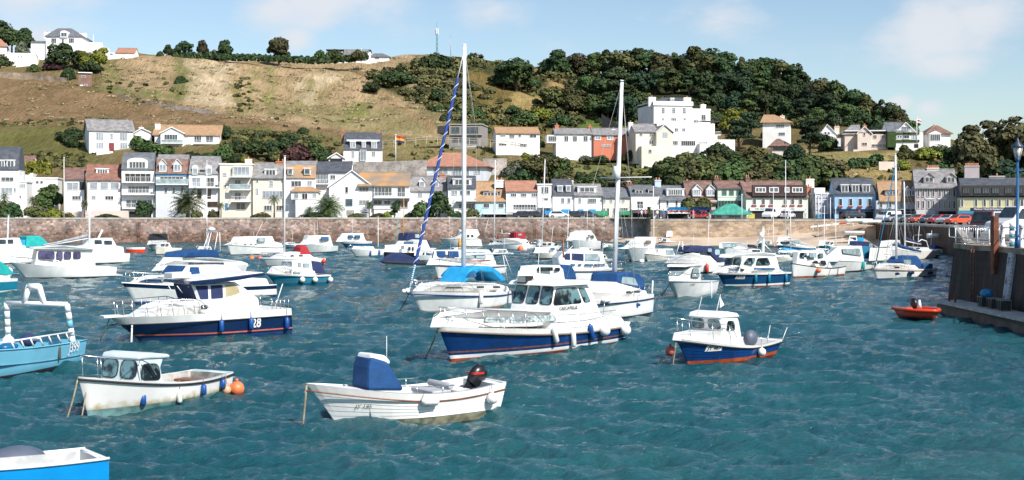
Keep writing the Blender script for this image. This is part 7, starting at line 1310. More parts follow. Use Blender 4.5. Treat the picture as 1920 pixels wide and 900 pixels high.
b = S('small white cabin boat with flared bow in front of the black canopy runabout', (293, 478), (291, 461), (343, 465), (336, 477), 2.0, bandset(top=WHITE, d=.1, main=CREAM, anti=ANTIG), [(300, 463), (303, 455), (318, 455), (322, 465)], .7, [(304, 461, 309, 457), (311, 461, 316, 457)], seed=7)
b = S('white cruiser with dark green sheer stripe and three portholes near the wall', (433, 479), (425, 459), (534, 464), (533, 476), 3.1, bandset(top='W', d=.45, main=WHITE, anti=ANTIG), [(430, 460), (448, 454), (455, 444), (512, 443), (515, 453), (530, 456), (532, 465)], 1.3, [(484, 453, 498, 446, GLASSL), (461, 459.5, 464, 457.5), (470, 459.5, 473, 457.5), (478, 459.5, 481, 457.5)], rub=mat('dark_green_stripe', (.01, .09, .06), .4), seed=8, aer=(((480, 443), (493, 416)), ((476, 443), (476, 435))))
b = Boat('white yacht with red spray canopy moored off the garden wall', (501, 500), (487, 484), (611, 484), (609, 498), 2.9, 'sailing_yacht', 'yacht', tf=.7); b.hull(bandset(anti=ANTIG), rub=WHITE); b.block([(510, 486), (530, 477), (555, 472), (578, 474), (590, 484), (592, 488)], .95, WHITE, 'coachroof', .1, [(545, 481, 551, 478), (560, 481, 568, 478)])
b.mast((533, 476), (534, 294), .11, boom=((535, 458), (580, 458)), spread=(.5,)); b.canopy([(561, 478), (563, 464), (568, 460), (576, 462), (584, 478)], .9, CANR, 'sprayhood'); b.rail(ht=.6, n=5); b.rope((487, 486), (482, 506), 'mooring rope at the bow of the red canopied yacht')
o = thing('mooring_buoy', 'small orange red buoy ahead of the red canopied yacht', 'buoy', Wp(487, 488)+Vector((0, 0, .2))); MB().ball((0, 0, 0), .38, BUOYR, 12, 8).tube([(0, 0, .3), (0, 0, .55)], .06, BUOYR, 6).build('buoy_body', o)
o = thing('mooring_buoy', 'small orange buoy under the green striped cruiser', 'buoy', Wp(472, 487)+Vector((0, 0, .15))); MB().ball((0, 0, 0), .33, BUOYO, 12, 8).tube([(0, 0, .3), (0, 0, .5)], .05, BUOYO, 6).build('buoy_body', o)
b.fender(607, 490, 'ball', FENR, 'red ball fender at the stern of the red canopied yacht', .25)
b = Boat('teal blue cabin boat with blue canvas shelter and white ball fenders', (516, 535), (499, 512), (621, 515), (617, 532), 2.5, tf=.82); b.hull(bandset(top=WHITE, d=.12, main=TEALP, stripe=WOOD, anti=BLUE), rub=RUB, rubd=.14)
b.block([(510, 513), (525, 500), (545, 499), (590, 508), (592, 516)], .95, WHITE, 'coachroof', .1, [(537, 512, 547, 509, GLASSL), (550, 512.5, 564, 509.5, GLASSL)], bevel=.1); b.block([(546, 503), (548, 489), (584, 489), (587, 513)], .85, WHITE, 'wheelhouse', .08, [(558.5, 501, 564, 493), (568, 501.5, 579.5, 494)], front=((0, 2),), glass=GLASSL, front_h=(.25, .9))
b.canopy([(586, 513), (586, 489), (602, 491), (612, 514)], .9, CAND, 'canvas_shelter'); b.rail(ht=.5, n=4, mid=False)
for px, lb in ((567, 'forward white ball fender on the teal blue cabin boat'), (591, 'middle white ball fender on the teal blue cabin boat'), (619.5, 'aft white ball fender on the teal blue cabin boat')): b.fender(px, 524.5, 'ball', FENW, lb, .23)
b = S('white cruiser with blue windows close under the harbour wall', (579, 475), (567, 456), (634, 461), (634, 472), 2.9, bandset(top='W', d=.5, main=WHITE, anti=ANTIG), [(575, 458), (583, 450), (587, 442), (620, 441), (622, 452), (624, 460)], 1.15, [(603, 451, 617, 444, GLASSB)], front=((1, 2),), seed=9, glass=GLASSL, aer=(((590, 441), (589, 417)), ((596, 441), (595, 417))))
b = S('white cruiser with broad blue side stripe and raised cockpit arch', (650, 467), (623, 453), (698, 452), (697, 465), 3.0, bandset(top=WHITE, d=.35, main=BLUE, boot=WHITE, anti=WHITE), [(642, 453), (647, 446), (653, 438), (682, 437), (684, 448), (688, 454)], 1.2, [(659, 447, 665, 441, GLASSB), (667, 447, 676, 441, GLASSB)], front=((1, 2),), glass=GLASSL, seed=10, aer=(((661, 437), (661, 411)),))
b = S('plain white day boat with two small blue fenders', (668, 482), (653, 467), (722, 467), (720, 480), 2.4, WB_, [(672, 469), (678, 462), (700, 462), (704, 470)], .8, seed=11)
b.fender(694.5, 475, 'c', FENB, 'forward small blue fender on the plain white day boat', .13, .7); b.fender(711, 474, 'c', FENB, 'aft small blue fender on the plain white day boat', .13, .7)
b = Boat('black hulled launch with white three pane wheelhouse', (722, 490), (719, 473), (800, 474), (798, 488), 2.9, tf=.85); b.hull(bandset(top=WHITE, d=.1, main=BLACKP, anti=BLACKP), rub=RUB, rubr=.08); b.block([(726, 475), (731, 468), (732, 460), (772, 458), (781, 462), (784, 476)], 1.1, WHITE, 'wheelhouse', .1, [(753, 467, 758, 461), (766, 470, 770, 463), (773, 470, 776, 463)], front=((1, 3),), glass=GLASST, bevel=.1)
b = Boat('inflatable dinghy under a navy storm cover', (728, 504), (718, 491), (816, 493), (812, 500), 2.4, 'covered_dinghy', 'dinghy', tf=.85); b.hull(bandset(top=CAND, d=.12, main=WHITE, anti=WHITE), rub=CANK, rubr=.16); b.canopy([(722, 491), (745, 477), (750, 474), (762, 474), (785, 486), (808, 493)], .95, CAND, 'storm_cover', tum=.45, bevel=.12)
b = S('flybridge boat with navy tent top and white and red hull by the wall', (752, 480), (742, 462), (818, 465), (816, 478), 3.1, bandset(top='W', d=.4, main=WHITE, stripe=RED, anti=WHITE), [(750, 463), (762, 453), (775, 449), (800, 450), (806, 464)], 1.2, [(764, 458, 776, 453, GLASSB)], can=([(764, 451), (767, 437), (785, 436), (788, 451)], CAND, 1.0, [(778, 446, 786, 439)]), seed=12); b.canopy([(793, 463), (797, 449), (802, 449), (811, 463)], 1.0, CAND, 'cockpit_cover')
b.pole((740, 465), (747, 400), .06, m=CANT, name='furled_sail_pole'); b.pole((756, 462), (757, 372), .06, m=mat('orange_spar', (.7, .3, .04), .5), name='orange_spar')
b = S('white cuddy boat with blue cockpit cover beside the navy covered dinghy', (786, 490), (780, 478), (826, 478), (824, 488), 2.0, WB_, [(786, 480), (787, 470), (799, 470), (803, 480)], .7, [(790, 478, 798, 473)], can=([(801, 479), (801, 473), (818, 480)], CANB), seed=13); b.outboard(BLACKP, .9)
b = Boat('white cruiser with blue windscreen covers and red name stripe behind the tall masted yacht', (822, 524), (814, 495), (951, 497), (948, 515), 3.2, tf=.88); b.hull(bandset(top=WHITE, d=.12, main=WHITE, anti=ANTI), rub=mat('black_brown_strake', (.04, .035, .03), .6), rubr=.04, rubd=.1)
b.block([(822, 497), (829, 485), (870, 484), (928, 488), (930, 499)], 1.3, WHITE, 'coachroof', .08, bevel=.08); b.block([(829, 487), (835, 469), (918, 468), (925, 478), (929, 497)], 1.22, WHITE, 'wheelhouse', .08, [(838, 483, 848, 471, CANB), (851, 483, 864, 471, CANB), (873, 477, 885, 472, GLASSL), (888, 477, 912, 472, GLASSL), (874, 485, 890, 479.5, GLASSL), (892, 485, 912, 479.5, GLASSL)], front=((0, 2),), glass=CANB, rnd=.08)
m_ = MB(); q = [b.U(x, y, b.near*1.26) for x, y in ((874, 489.5), (920, 487.5))]; m_.tube(q, .04, RED, 5); m_.build('red_stripe', b.root); b.rail(ht=.6, n=5)
b = S('white flybridge sport cruiser with swept bow under the wall', (838, 463), (822, 447), (902, 450), (905, 463), 3.4, bandset(top='W', d=.3, main=WHITE, anti=ANTIG), [(836, 449), (850, 447), (862, 441), (866, 436), (860, 431), (896, 430), (900, 440), (893, 446), (904, 450)], 1.4, [(875, 445, 880, 440), (883, 445, 888, 440)], seed=14, aer=(((843, 445), (843, 405)), ((893, 431), (894, 410))))
b.canopy([(871, 461), (873, 441), (877, 461)], .5, CANB, 'rolled_cover')
o = thing('mooring_buoy', 'tall orange marker float under the swept bow cruiser', 'buoy', Wp(862, 466)+Vector((0, 0, .6))); MB().tube([(0, 0, -.7), (0, 0, .2), (0, 0, 1.1)], [.28, .3, .14], mat('orange_marker', (.75, .35, .05), .6), 8).build('buoy_body', o)
for sgn, nm in ((0, 0),):
 b = Boat('white catamaran with dark tunnel and pink and blue ensign', (988, 470), (982, 458), (910, 459), (912, 469), 4.6, 'catamaran', 'catamaran', tf=.95); b.hull(bandset(anti=BLACKP), rub=None); b.block([(915, 460), (922, 450), (945, 447), (965, 452), (972, 460)], 1.9, WHITE, 'deckhouse', .15, [(918, 454, 924, 451), (931, 454, 934, 452), (937, 454, 940, 452)], bevel=.15); MB().bx(-b.L/2-.1, -b.L/2+.3, -1.2, 1.2, -.3, .55, BLACKP).build('tunnel', b.root)
 b.mast((926, 448), (929, 300), .1, spread=(.6,), boom=((928, 447), (908, 449))); b.pole((905, 452), (916, 410), .05, m=ALU, name='spar'); c = b.U(930, 440); MB().grid([[c+Vector((.0, .02*math.sin(i), 0)) + Vector((-.16*i*b.sr*-1, .05*math.sin(i*1.3), -j*.55)) for i in range(6)] for j in range(2)], mat('pink_ensign', (.7, .25, .22), .8)).build('ensign', b.root, fix=False)
 c = b.U(948, 438); MB().box(c, (1.6, .3, .12), WHITE).tube([c+Vector((-.7, 0, 0)), c+Vector((-.8, 0, .6))], .05, WHITE, 5).build('solar_frame', b.root)
b = S('white cabin boat with square red upper wheelhouse', (1006, 467), (1008, 459), (966, 459), (968, 468), 2.4, WB_, [(966, 460), (967, 448), (986, 448), (990, 452), (994, 460)], 1.0, [(978, 455, 982, 452), (986, 456, 990, 453)], seed=15); b.block([(964, 448), (965, 436), (984, 435), (985, 448)], .95, CANR, 'red_upper_box', .0, [(971, 442, 978, 438, GLASSL)], low=False)
o = thing('mooring_buoy', 'orange and white buoy beside the catamaran', 'buoy', Wp(976, 470)+Vector((0, 0, .25))); MB().ball((0, 0, 0), .45, BUOYO, 12, 8, (1, 1, 1.4)).build('buoy_body', o)
S('small pale tender moored against the wall east of the red topped boat', (1004, 456), (1000, 449), (1018, 449), (1018, 456), 1.8, WB_, rails=False, seed=16)
b = S('white cabin boat with blue tinted windscreen and cream bow', (1012, 486), (1006, 473), (1048, 474), (1046, 485), 2.5, bandset(top=WHITE, d=.2, main=CREAM, anti=ANTIG), [(1012, 475), (1016, 464), (1040, 463), (1044, 470), (1046, 476)], 1.0, [(1033, 469, 1040, 464.5, GLASSB)], front=((0, 1),), glass=GLASSB, seed=17)
b = S('older white cabin cruiser with three square windows behind the blue tinted one', (1008, 470), (1004, 460), (1052, 461), (1050, 470), 2.6, WB_, [(1010, 461), (1012, 454), (1036, 454), (1050, 460)], 1.0, [(1018, 460, 1024, 456), (1028, 460, 1033, 456), (1040, 460, 1045, 457)], seed=18)
b.mast((1016, 455), (1022, 300), .09, spread=(.6,)); b.pole((1034, 455), (1037, 425), .04)
b = Boat('tall white flybridge cruiser seen bow on near the wall', (1077, 471), (1067, 449), (1124, 452), (1128, 468), 3.8, 'flybridge_cruiser', 'motor boat', tf=.9); b.hull(bandset(anti=ANTIG), rub=None); b.block([(1078, 452), (1082, 446), (1086, 437), (1110, 432), (1116, 442), (1120, 454)], 1.5, WHITE, 'superstructure', .1, [(1104, 446, 1108, 440), (1110, 447, 1114, 441)], front=((1, 3),), bevel=.15)
b.rail(ht=.7, n=5); b.pole((1101, 434), (1101, 395), .04); b.pole((1112, 436), (1112, 400), .03)
b = Boat('large white cruiser with navy window covers lying bow east', (1150, 528), (1170, 503), (1046, 506), (1047, 531), 3.6, tf=.88); b.hull(bandset(top=WHITE, d=.12, main=WHITE, anti=ANTIG), rub=mat('black_brown_strake', (.04, .035, .03), .6), rubr=.05, rubd=.16)
b.block([(1052, 508), (1054, 492), (1136, 491), (1143, 501), (1150, 507)], 1.45, WHITE, 'coachroof', .05, [(1070, 498.5, 1078, 495, GLASSB), (1084, 498.5, 1090, 495, GLASSB), (1096, 498.5, 1112, 495, GLASSB), (1114, 498.5, 1134, 495, GLASSB)], bevel=.06); b.block([(1048, 494), (1046, 484), (1056, 473), (1130, 472), (1138, 494)], 1.35, WHITE, 'wheelhouse', .06, [[(1052, 486), (1069, 487), (1069, 475), (1058, 475), CAND], [(1072, 487), (1094, 489), (1094, 476), (1072, 475), CAND], [(1097, 488), (1126, 488), (1121, 476), (1097, 476), GLASSL]], rnd=.08, rim=False)
b.rail(ht=.6, n=6); b.fender(1114, 518, 'c', FENB, 'blue teardrop fender on the bow east cruiser', .15, .6); b.canopy([(1045, 508), (1050, 495), (1058, 508)], 1.2, CANB, 'cockpit_cover')
m_ = MB(); b.block([(1062, 474), (1066, 468), (1104, 466), (1108, 473)], .8, GREYD, 'upper_deck_locker', .1, low=False)
b = Boat('white pilot launch with round windows and tall brown mast carrying a rolled liferaft', (992, 552), (984, 523), (1078, 524), (1080, 545), 2.8, tf=.85); b.hull(WB_, rub=None); b.block([(992, 526), (995, 510), (999, 499), (1050, 497), (1056, 505), (1058, 527)], 1.05, WHITE, 'wheelhouse', .08, [(1019, 508, 1037, 501), (1042, 508, 1050, 502)], front=((1, 2),), bevel=.1)
b.canopy([(1057, 524), (1057, 496), (1073, 497), (1079, 512), (1080, 524)], 1.0, CANB, 'canvas_back'); b.mast((1057, 520), (1056, 444), .07, stays=False, spread=(.9,), m=WOOD); m_ = MB(); A = b.U(1052, 506, b.near*.4); T_ = b.U(1052, 483, b.near*.4); m_.tube([A, A.lerp(T_, .08), T_.lerp(A, .08), T_], [.2, .27, .27, .2], FENW, 10); m_.build('liferaft_roll', b.root)
b.pole((1057, 478), (1074, 461), .05, name='boom_strut'); b.pole((1009, 499), (1012, 455), .03)
b = S('white sports cruiser with dark raked windscreen and radar arch', (1186, 492), (1171, 464), (1242, 466), (1240, 484), 3.0, WB_, [(1178, 466), (1190, 462), (1196, 450), (1222, 447), (1228, 466), (1238, 468)], 1.2, [(1213, 457, 1222, 451)], front=((1, 2),), seed=19); b.block([(1220, 466), (1226, 445), (1230, 444), (1226, 467)], 1.25, WHITE, 'radar_arch', 0, low=False)
b = S('white cruiser with small square windows before the raked windscreen one', (1180, 491), (1176, 474), (1240, 474), (1240, 488), 2.4, WB_, [(1179, 476), (1182, 467), (1206, 467), (1210, 477)], .9, [(1184, 473, 1190, 469), (1193, 473, 1200, 469)], seed=20)
b = S('pale grey inflatable tender with clear windscreen', (1214, 490), (1204, 475), (1268, 480), (1266, 487), 2.0, bandset(top=CREAM, d=.25, main=CREAM, anti=WHITE), [(1246, 482), (1250, 467), (1262, 466), (1266, 480)], .6, [(1249, 478, 1263, 469, GLASSL)], rub=CREAM, rails=False, seed=21, open_=(.05, .8, .2))
o = thing('mooring_buoy', 'round white mooring buoy beside the grey inflatable', 'buoy', Wp(1203, 493)+Vector((0, 0, .12))); MB().ball((0, 0, 0), .33, FENW, 14, 10).build('buoy_body', o)
b = S('dark blue dinghy with black outboards moored off the sand', (1176, 466), (1172, 458), (1128, 459), (1130, 466), 2.0, bandset(top=NAVY, d=.1, main=BLUE, anti=BLUE), rails=False, seed=22, open_=(.05, .85, .15)); b.outboard(BLACKP, .9)
b = S('small navy and white cabin boat off the beach', (1237, 459), (1234, 453), (1268, 453), (1266, 459), 2.0, bandset(top=WHITE, d=.1, main=NAVY, anti=NAVY), [(1238, 454), (1242, 446), (1254, 446), (1258, 454)], .75, [(1244, 451, 1251, 448)], seed=23)
b = S('white launch with blue canvas wheelhouse off the beach', (1266, 455), (1255, 443), (1292, 442), (1290, 453), 2.6, WB_, [(1258, 443), (1260, 433), (1282, 432), (1284, 443)], .95, [(1264, 441, 1282, 433.5, CANB)], hm=WHITE, seed=24, aer=(((1268, 433), (1268, 421)),))
b = Boat('white sports cruiser with large navy cockpit canopy', (1256, 512), (1244, 493), (1364, 492), (1362, 512), 3.2, tf=.88); b.hull(WB_, rub=None); b.block([(1254, 494), (1270, 485), (1287, 476), (1300, 474), (1330, 478), (1345, 492)], 1.25, WHITE, 'coachroof', .12, [[(1312, 477), (1332, 480), (1325, 474), (1318, 472)]], front=((2, 2),), bevel=.12)
b.canopy([(1284, 473), (1296, 462), (1338, 462), (1345, 470), (1352, 476), (1360, 491), (1344, 491), (1330, 474)], 1.25, CAND, 'cockpit_canopy', wins=[(1328, 472, 1335, 466), (1341, 478, 1350, 468)]); b.fender(1325.5, 503, 'c', FENR, 'red fender on the navy canopied cruiser', .18, .8); b.rail(ht=.5, n=4, mid=False); b.pole((1280, 476), (1280, 452), .05); b.pole((1268, 476), (1275, 452), .05)
b = S('white cruiser with green tinted windscreen off the grey fishing boat', (1361, 482), (1357, 464), (1425, 468), (1410, 480), 2.9, WB_, [(1362, 466), (1362, 456), (1388, 454), (1405, 460), (1422, 466)], 1.1, [(1366, 464, 1382, 457, GLASSL)], can=([(1406, 464), (1400, 458), (1416, 459), (1420, 466)], CANK), seed=25)
b = Boat('small white pilothouse boat with big clear windows and registration on the bow', (1270, 558), (1255, 527), (1348, 526), (1346, 549), 2.5, tf=.9); b.hull(bandset(top=WHITE, d=.12, main=WHITE, anti=WHITE), rub=mat('grey_strake', (.35, .38, .4), .5), rubr=.03)
b.block([(1286, 529), (1288, 519), (1302, 500), (1312, 500), (1313, 528)], 1.05, WHITE, 'wheelhouse', .04, [[(1301, 520), (1310, 521), (1310, 503), (1303, 503)]], front=((1, 2),), glass=GLASSL, bevel=.06, front_h=(.05, .95), side=.1); b.block([(1296, 501), (1298, 497), (1312, 496), (1316, 500)], 1.15, WHITE, 'cabin_roof', 0, low=False, side=0); b.rail(ht=.6, n=4, mid=False); b.text("JY5282", 1277, 533, .2, MATS['black_lettering'], bold=False)
b.rope((1256, 530), (1238, 551), 'mooring rope of the small white pilothouse boat', .03)
o = thing('davit_pole', 'pair of thin white poles in the water beside the pilothouse boat', 'pole', Wp(1334, 562)); MB().tube([(0, 0, -.4), (0, 0, 1.2)], .04, WHITE, 6).build('pole', o)
b = Boat('dark blue cabin cruiser with red boot line and white mast on its roof', (1359, 538), (1344, 511), (1484, 510), (1482, 534), 3.0, tf=.88); b.hull(bandset(top=WHITE, d=.14, main=gel('deep_petrol_blue', (.008, .06, .16), .25), boot=WHITE, anti=ANTI), rub=RUB, rubd=.15, rubr=.04)
b.block([(1355, 512), (1375, 503), (1392, 498), (1455, 500), (1472, 511)], 1.25, WHITE, 'coachroof', .1, [(1380, 508, 1392, 505, GLASSB), (1394, 508.5, 1399, 504.5), (1414, 506, 1452, 502.5, GLASSB)], bevel=.08); b.block([(1388, 500), (1395, 482), (1450, 478), (1457, 484), (1462, 503)], 1.12, WHITE, 'wheelhouse', .06, [[(1396, 495), (1412, 496), (1417, 484), (1403, 483)], [(1418, 496), (1444, 497), (1440, 483), (1421, 484)]], front=((0, 2),), glass=GLASST, bevel=.08)
b.block([(1378, 484), (1384, 478), (1430, 473), (1452, 475), (1459, 479)], 1.2, WHITE, 'cabin_roof', 0, low=False, side=0, bevel=.06); b.mast((1431, 475), (1431, 428), .12, stays=False, spread=(.95,), m=WHITE); b.pole((1431, 456), (1447, 472), .05, m=WHITE, name='mast_strut'); MB().tube([b.U(1428, 446), b.U(1428, 436)], .22, WHITE, 8).build('radar_reflector', b.root)
b.text("JY132", 1373, 519, .24, MATS['black_lettering'], plate=FRW); b.rail(ht=.5, n=5, mid=False); b.rail(x0=-4, x1=-1.5, ht=.5, n=4, bow=False, name='side_rail')
for px, lb in ((1417, 'forward blue fender flat against the dark blue cruiser'), (1442, 'middle blue fender flat against the dark blue cruiser'), (1474, 'aft blue fender on the dark blue cruiser')): b.fender(px, 522, 'c', TEALP, lb, .13, .7)
b = Boat('worn white fishing boat with small forward cabin and orange ball fender', (1487, 521), (1485, 494), (1586, 499), (1585, 516), 2.6, 'fishing_boat', 'fishing boat', tf=.8); b.dip = .15; b.hull(bandset(top=WHITE, d=.06, main=stained('worn_white_hull', (.78, .77, .74), (.45, .25, .12), .02, .12), anti=ANTI), rub=RUB, rubr=.035, open_=(.05, .5, .3))
b.block([(1505, 497), (1510, 486), (1552, 485), (1560, 499)], .95, WHITE, 'cabin', .06, [[(1522, 494), (1535, 495), (1532, 489), (1527, 489)], [(1540, 496), (1549, 497), (1547, 488.5), (1538, 488.5)]], bevel=.06); b.block([(1504, 487), (1506, 472), (1544, 470), (1546, 487)], .85, WHITE, 'wheelhouse', .05, [(1508, 483, 1515, 474), (1518, 483, 1530, 474, GLASSL), (1535, 483, 1543, 475)], glass=GLASST)
b.fender(1535, 507, 'ball', BUOYO, 'orange ball fender on the worn white fishing boat', .23); b.fender(1550, 518, 'ball', mat('yellow_float', (.7, .5, .03), .5), 'small yellow float at the fishing boat waterline', .13, rope=False)
b = Boat('white cruiser with teal side curtain and sloping clear windscreen', (1567, 512), (1560, 488), (1641, 489), (1640, 505), 2.8, tf=.88); b.hull(WB_, rub=mat('grey_strake', (.35, .38, .4), .5)); b.block([(1564, 490), (1570, 480), (1586, 462), (1616, 461), (1619, 490)], 1.1, WHITE, 'cabin', .05, [[(1590, 475), (1615, 480), (1612, 466), (1589, 467)]], front=((1, 2),), glass=GLASSL, bevel=.06, front_h=(.05, .9)); b.canopy([(1617, 484), (1618, 463), (1632, 462), (1640, 482), (1640, 485)], 1.08, CANTB, 'side_curtain')
b.fender(1619, 498, 'c', CANT, 'teal and white fender on the teal curtained cruiser', .16, .8)
b = Boat('small white yacht with blue sprayhood and blue sail cover near the pier', (1644, 525), (1635, 502), (1757, 503), (1756, 519), 2.6, 'sailing_yacht', 'yacht', tf=.7); b.hull(bandset(top=WHITE, d=.12, main=WHITE, anti=ANTIB), rub=mat('brown_line', (.25, .12, .08), .6), rubd=.13, rubr=.025)
b.block([(1655, 504), (1672, 496), (1690, 494), (1715, 496), (1724, 505)], .88, WHITE, 'coachroof', .1, [(1678, 503, 1686, 500)], bevel=.1); b.mast((1681, 497), (1679, 290), .1, boom=((1681, 466), (1726, 474)), cover=CANB, spread=(.5,)); b.canopy([(1690, 492), (1700, 481), (1720, 479), (1727, 488), (1727, 503), (1716, 501)], .85, CANB, 'sprayhood', wins=[(1695, 495, 1708, 487)]); b.canopy([(1731, 506), (1731, 495), (1750, 494), (1748, 507)], .8, CANB, 'dodger')
for px, py, lb in ((1683, 512.5, 'forward navy fender lying level on the small yacht'), (1709, 511, 'middle navy fender lying level on the small yacht'), (1745, 511, 'aft navy fender lying level on the small yacht')): b.fender(px, py, 'c', FENN, lb, .13, .75, 1.45)
A = b.U(1641, 500); T_ = b.U(1679, 310); b.rail(ht=.5, n=5); MB().tube([A, T_], .05, CANTB, 6).build('furled_jib', b.root)
b = Boat('white yacht with navy sail cover behind the small yacht near the pier', (1672, 491), (1662, 468), (1764, 468), (1760, 484), 2.9, 'sailing_yacht', 'yacht', tf=.7); b.hull(WB_, rub=None); b.block([(1680, 470), (1695, 462), (1740, 464), (1745, 470)], .95, WHITE, 'coachroof', .1, [(1705, 467, 1712, 464), (1718, 467, 1725, 464.5)]); b.mast((1697, 464), (1695, 341), .09, boom=((1698, 452), (1727, 458)), cover=CAND, spread=(.5,))
m_ = MB(); m_.tube([b.U(1742, 468), b.U(1737, 452), b.U(1728, 449), b.U(1718, 456)], .06, ALU, 6); m_.build('spray_frame', b.root); b.rail(ht=.5, n=4)
b = S('white boat with small square wheelhouse window beside the small yacht mast', (1650, 503), (1643, 486), (1684, 486), (1680, 500), 2.4, bandset(anti=ANTI), [(1645, 488), (1647, 465), (1672, 465), (1674, 488)], .85, [(1649, 484, 1657, 478, GLASSB)], seed=26)
b = S('white cuddy cruiser with green windows behind the navy sail cover', (1664, 474), (1658, 462), (1692, 462), (1690, 472), 2.3, WB_, [(1661, 463), (1664, 452), (1688, 450), (1690, 463)], .9, [(1666, 461, 1673, 454, GLASSL), (1678, 461, 1686, 454, GLASSL)], seed=27)
b = S('open blue covered tender lying against the pier end', (1784, 475), (1786, 465), (1750, 467), (1752, 476), 1.9, WB_, can=([(1752, 466), (1754, 459), (1774, 466)], CANB, .7), rails=False, seed=28)
b = S('white inflatable with navy rolled covers astern of the small yacht', (1736, 485), (1734, 476), (1762, 477), (1760, 484), 1.8, bandset(top=WHITE, d=.1, main=NAVY, anti=NAVY), rails=False, seed=29)
o = thing('mooring_buoy', 'large white round buoy beside the pier end', 'buoy', Wp(1769, 519)+Vector((0, 0, .1))); MB().ball((0, 0, 0), .38, FENW, 16, 10).tube([(.2, 0, 0), (.75, .1, -.05)], .09, FENW, 6).build('buoy_body', o)
b = S('white motor boat with navy tent canopy behind the teal curtained cruiser', (1600, 483), (1594, 468), (1644, 468), (1642, 480), 2.6, WB_, [(1600, 470), (1606, 463), (1618, 462), (1620, 470)], .9, can=([(1612, 468), (1614, 452), (1630, 453), (1640, 460), (1641, 470)], CAND, 1.0, [(1630, 465, 1636, 457)]), seed=30)
b = S('blue and white boat with raised black outboard off the beach', (1596, 466), (1592, 458), (1626, 456), (1624, 465), 2.2, bandset(top=WHITE, d=.1, main=BLUE, anti=BLUE), [(1597, 459), (1600, 444), (1607, 442), (1608, 459)], .7, [(1600, 450, 1606, 445)], can=([(1608, 455), (1609, 445), (1621, 446), (1618, 455)], CANL, .7), seed=31); b.outboard(BLACKP, 1.3, tilt=.4, dz=.3)
b = S('teal hulled small boat with white three windowed cuddy off the beach', (1544, 469), (1540, 459), (1564, 461), (1562, 468), 1.9, bandset(top=WHITE, d=.1, main=TEALP, anti=TEALP), [(1543, 461), (1545, 451), (1564, 452), (1565, 462)], .7, [(1546, 456, 1550, 453), (1552, 456, 1557, 453), (1559, 457, 1563, 454)], seed=32)
b = S('white sports boat with tinted windows and blue hull panel off the beach', (1474, 473), (1463, 458), (1530, 462), (1528, 471), 2.8, bandset(top=WHITE, d=.25, main=BLUE, anti=BLUE), [(1468, 460), (1476, 450), (1498, 449), (1510, 456), (1528, 460)], 1.1, [(1474, 458, 1486, 453), (1488, 457, 1498, 452, GLASSL)], seed=33)
b = S('white boat with black hull band and a slim mast flying a dark pennant', (1466, 465), (1463, 452), (1488, 451), (1487, 462), 2.4, bandset(top=BLACKP, d=.3, main=BLACKP, anti=BLACKP), [(1466, 453), (1470, 444), (1484, 444), (1486, 453)], .9, [(1479, 449, 1484, 446)], seed=34, aer=(((1473, 446), (1473, 300), .07),))
c = b.U(1476, 436); MB().box(c, (.7, .08, 1.0), CAND).build('pennant', b.root)
b = S('low white yacht with cyan cover on its boom off the beach', (1468, 482), (1457, 473), (1512, 474), (1508, 481), 2.3, WB_, [(1466, 474), (1474, 469), (1495, 469), (1498, 475)], .7, can=([(1470, 470), (1471, 464), (1496, 468), (1496, 471)], CANL, .4), seed=35, name='sailing_yacht', cat='yacht')
b.mast((1483, 470), (1482, 395), .05, spread=(.6,), stays=False)
b = S('white stern of a small yacht tucked behind the dark blue cruiser', (1458, 494), (1456, 481), (1500, 481), (1486, 492), 2.2, bandset(main=CREAM, anti=ANTIG), [(1462, 482), (1466, 478), (1480, 478), (1482, 483)], .7, seed=36)
b = S('white motor yacht with striped awning rail behind the worn fishing boat', (1500, 487), (1490, 476), (1566, 478), (1562, 486), 2.8, WB_, [(1512, 478), (1514, 470), (1545, 469), (1548, 479)], 1.0, [(1518, 476, 1530, 472), (1534, 476, 1542, 472)], seed=37, aer=(((1534, 470), (1534, 418)),))
b = Boat('grey fishing boat with red topped wheelhouse aground on the sand', (1362, 456), (1357, 436), (1399, 436), (1397, 455), 4.6, 'fishing_boat', 'fishing boat', tf=.9)
dz = 1.0; b.root.location.y += 9; b.root.location.x += 3.3; b.root.location.z = .75; b.hull(bandset(top=mat('grey_hull_paint', (.3, .3, .29), .6, var=.3), d=.3, main=MATS['grey_hull_paint'], anti=mat('rusty_black_bottom', (.09, .07, .06), .8, var=.4)), rub=RUB, rubr=.06)
b.block([(1366, 438), (1368, 429), (1390, 428), (1392, 438)], 1.1, mat('wheelhouse_grey', (.3, .25, .22), .7), 'wheelhouse', .03, [(1370, 434, 1375, 430), (1378, 434, 1383, 430), (1385, 434, 1389, 430)], low=True); b.block([(1364, 429), (1366, 425), (1391, 424), (1393, 428)], 1.2, CANR, 'red_roof', 0, low=False); b.pole((1378, 425), (1379, 416), .08, m=WOOD)
def spar(label, px, y0, y1, Y, r=.06, lean=0, m=ALU):
 a = P(px, y0, Y); t_ = P(px+lean, y1, Y); o = thing('mast', label, 'mast', a); d = t_-a; MB().tube([(0, 0, -1), (0, 0, 0), d], [r, r, r*.6], m, 6).build('pole', o); MB().tube([d*.62+Vector((.6, 0, 0)), d*.62-Vector((.6, 0, 0))], .02, m, 4).build('spreader', o); return o
spar('thin white mast standing right of the pier view near the kiosk', 1226, 462, 405, 215); spar('slender mast before the scaffolded building', 1545, 455, 385, 205, lean=1); spar('slender mast before the pale blue hotel', 1567, 455, 388, 205); spar('bare mast before the yacht club balcony villa', 709, 460, 405, 215)
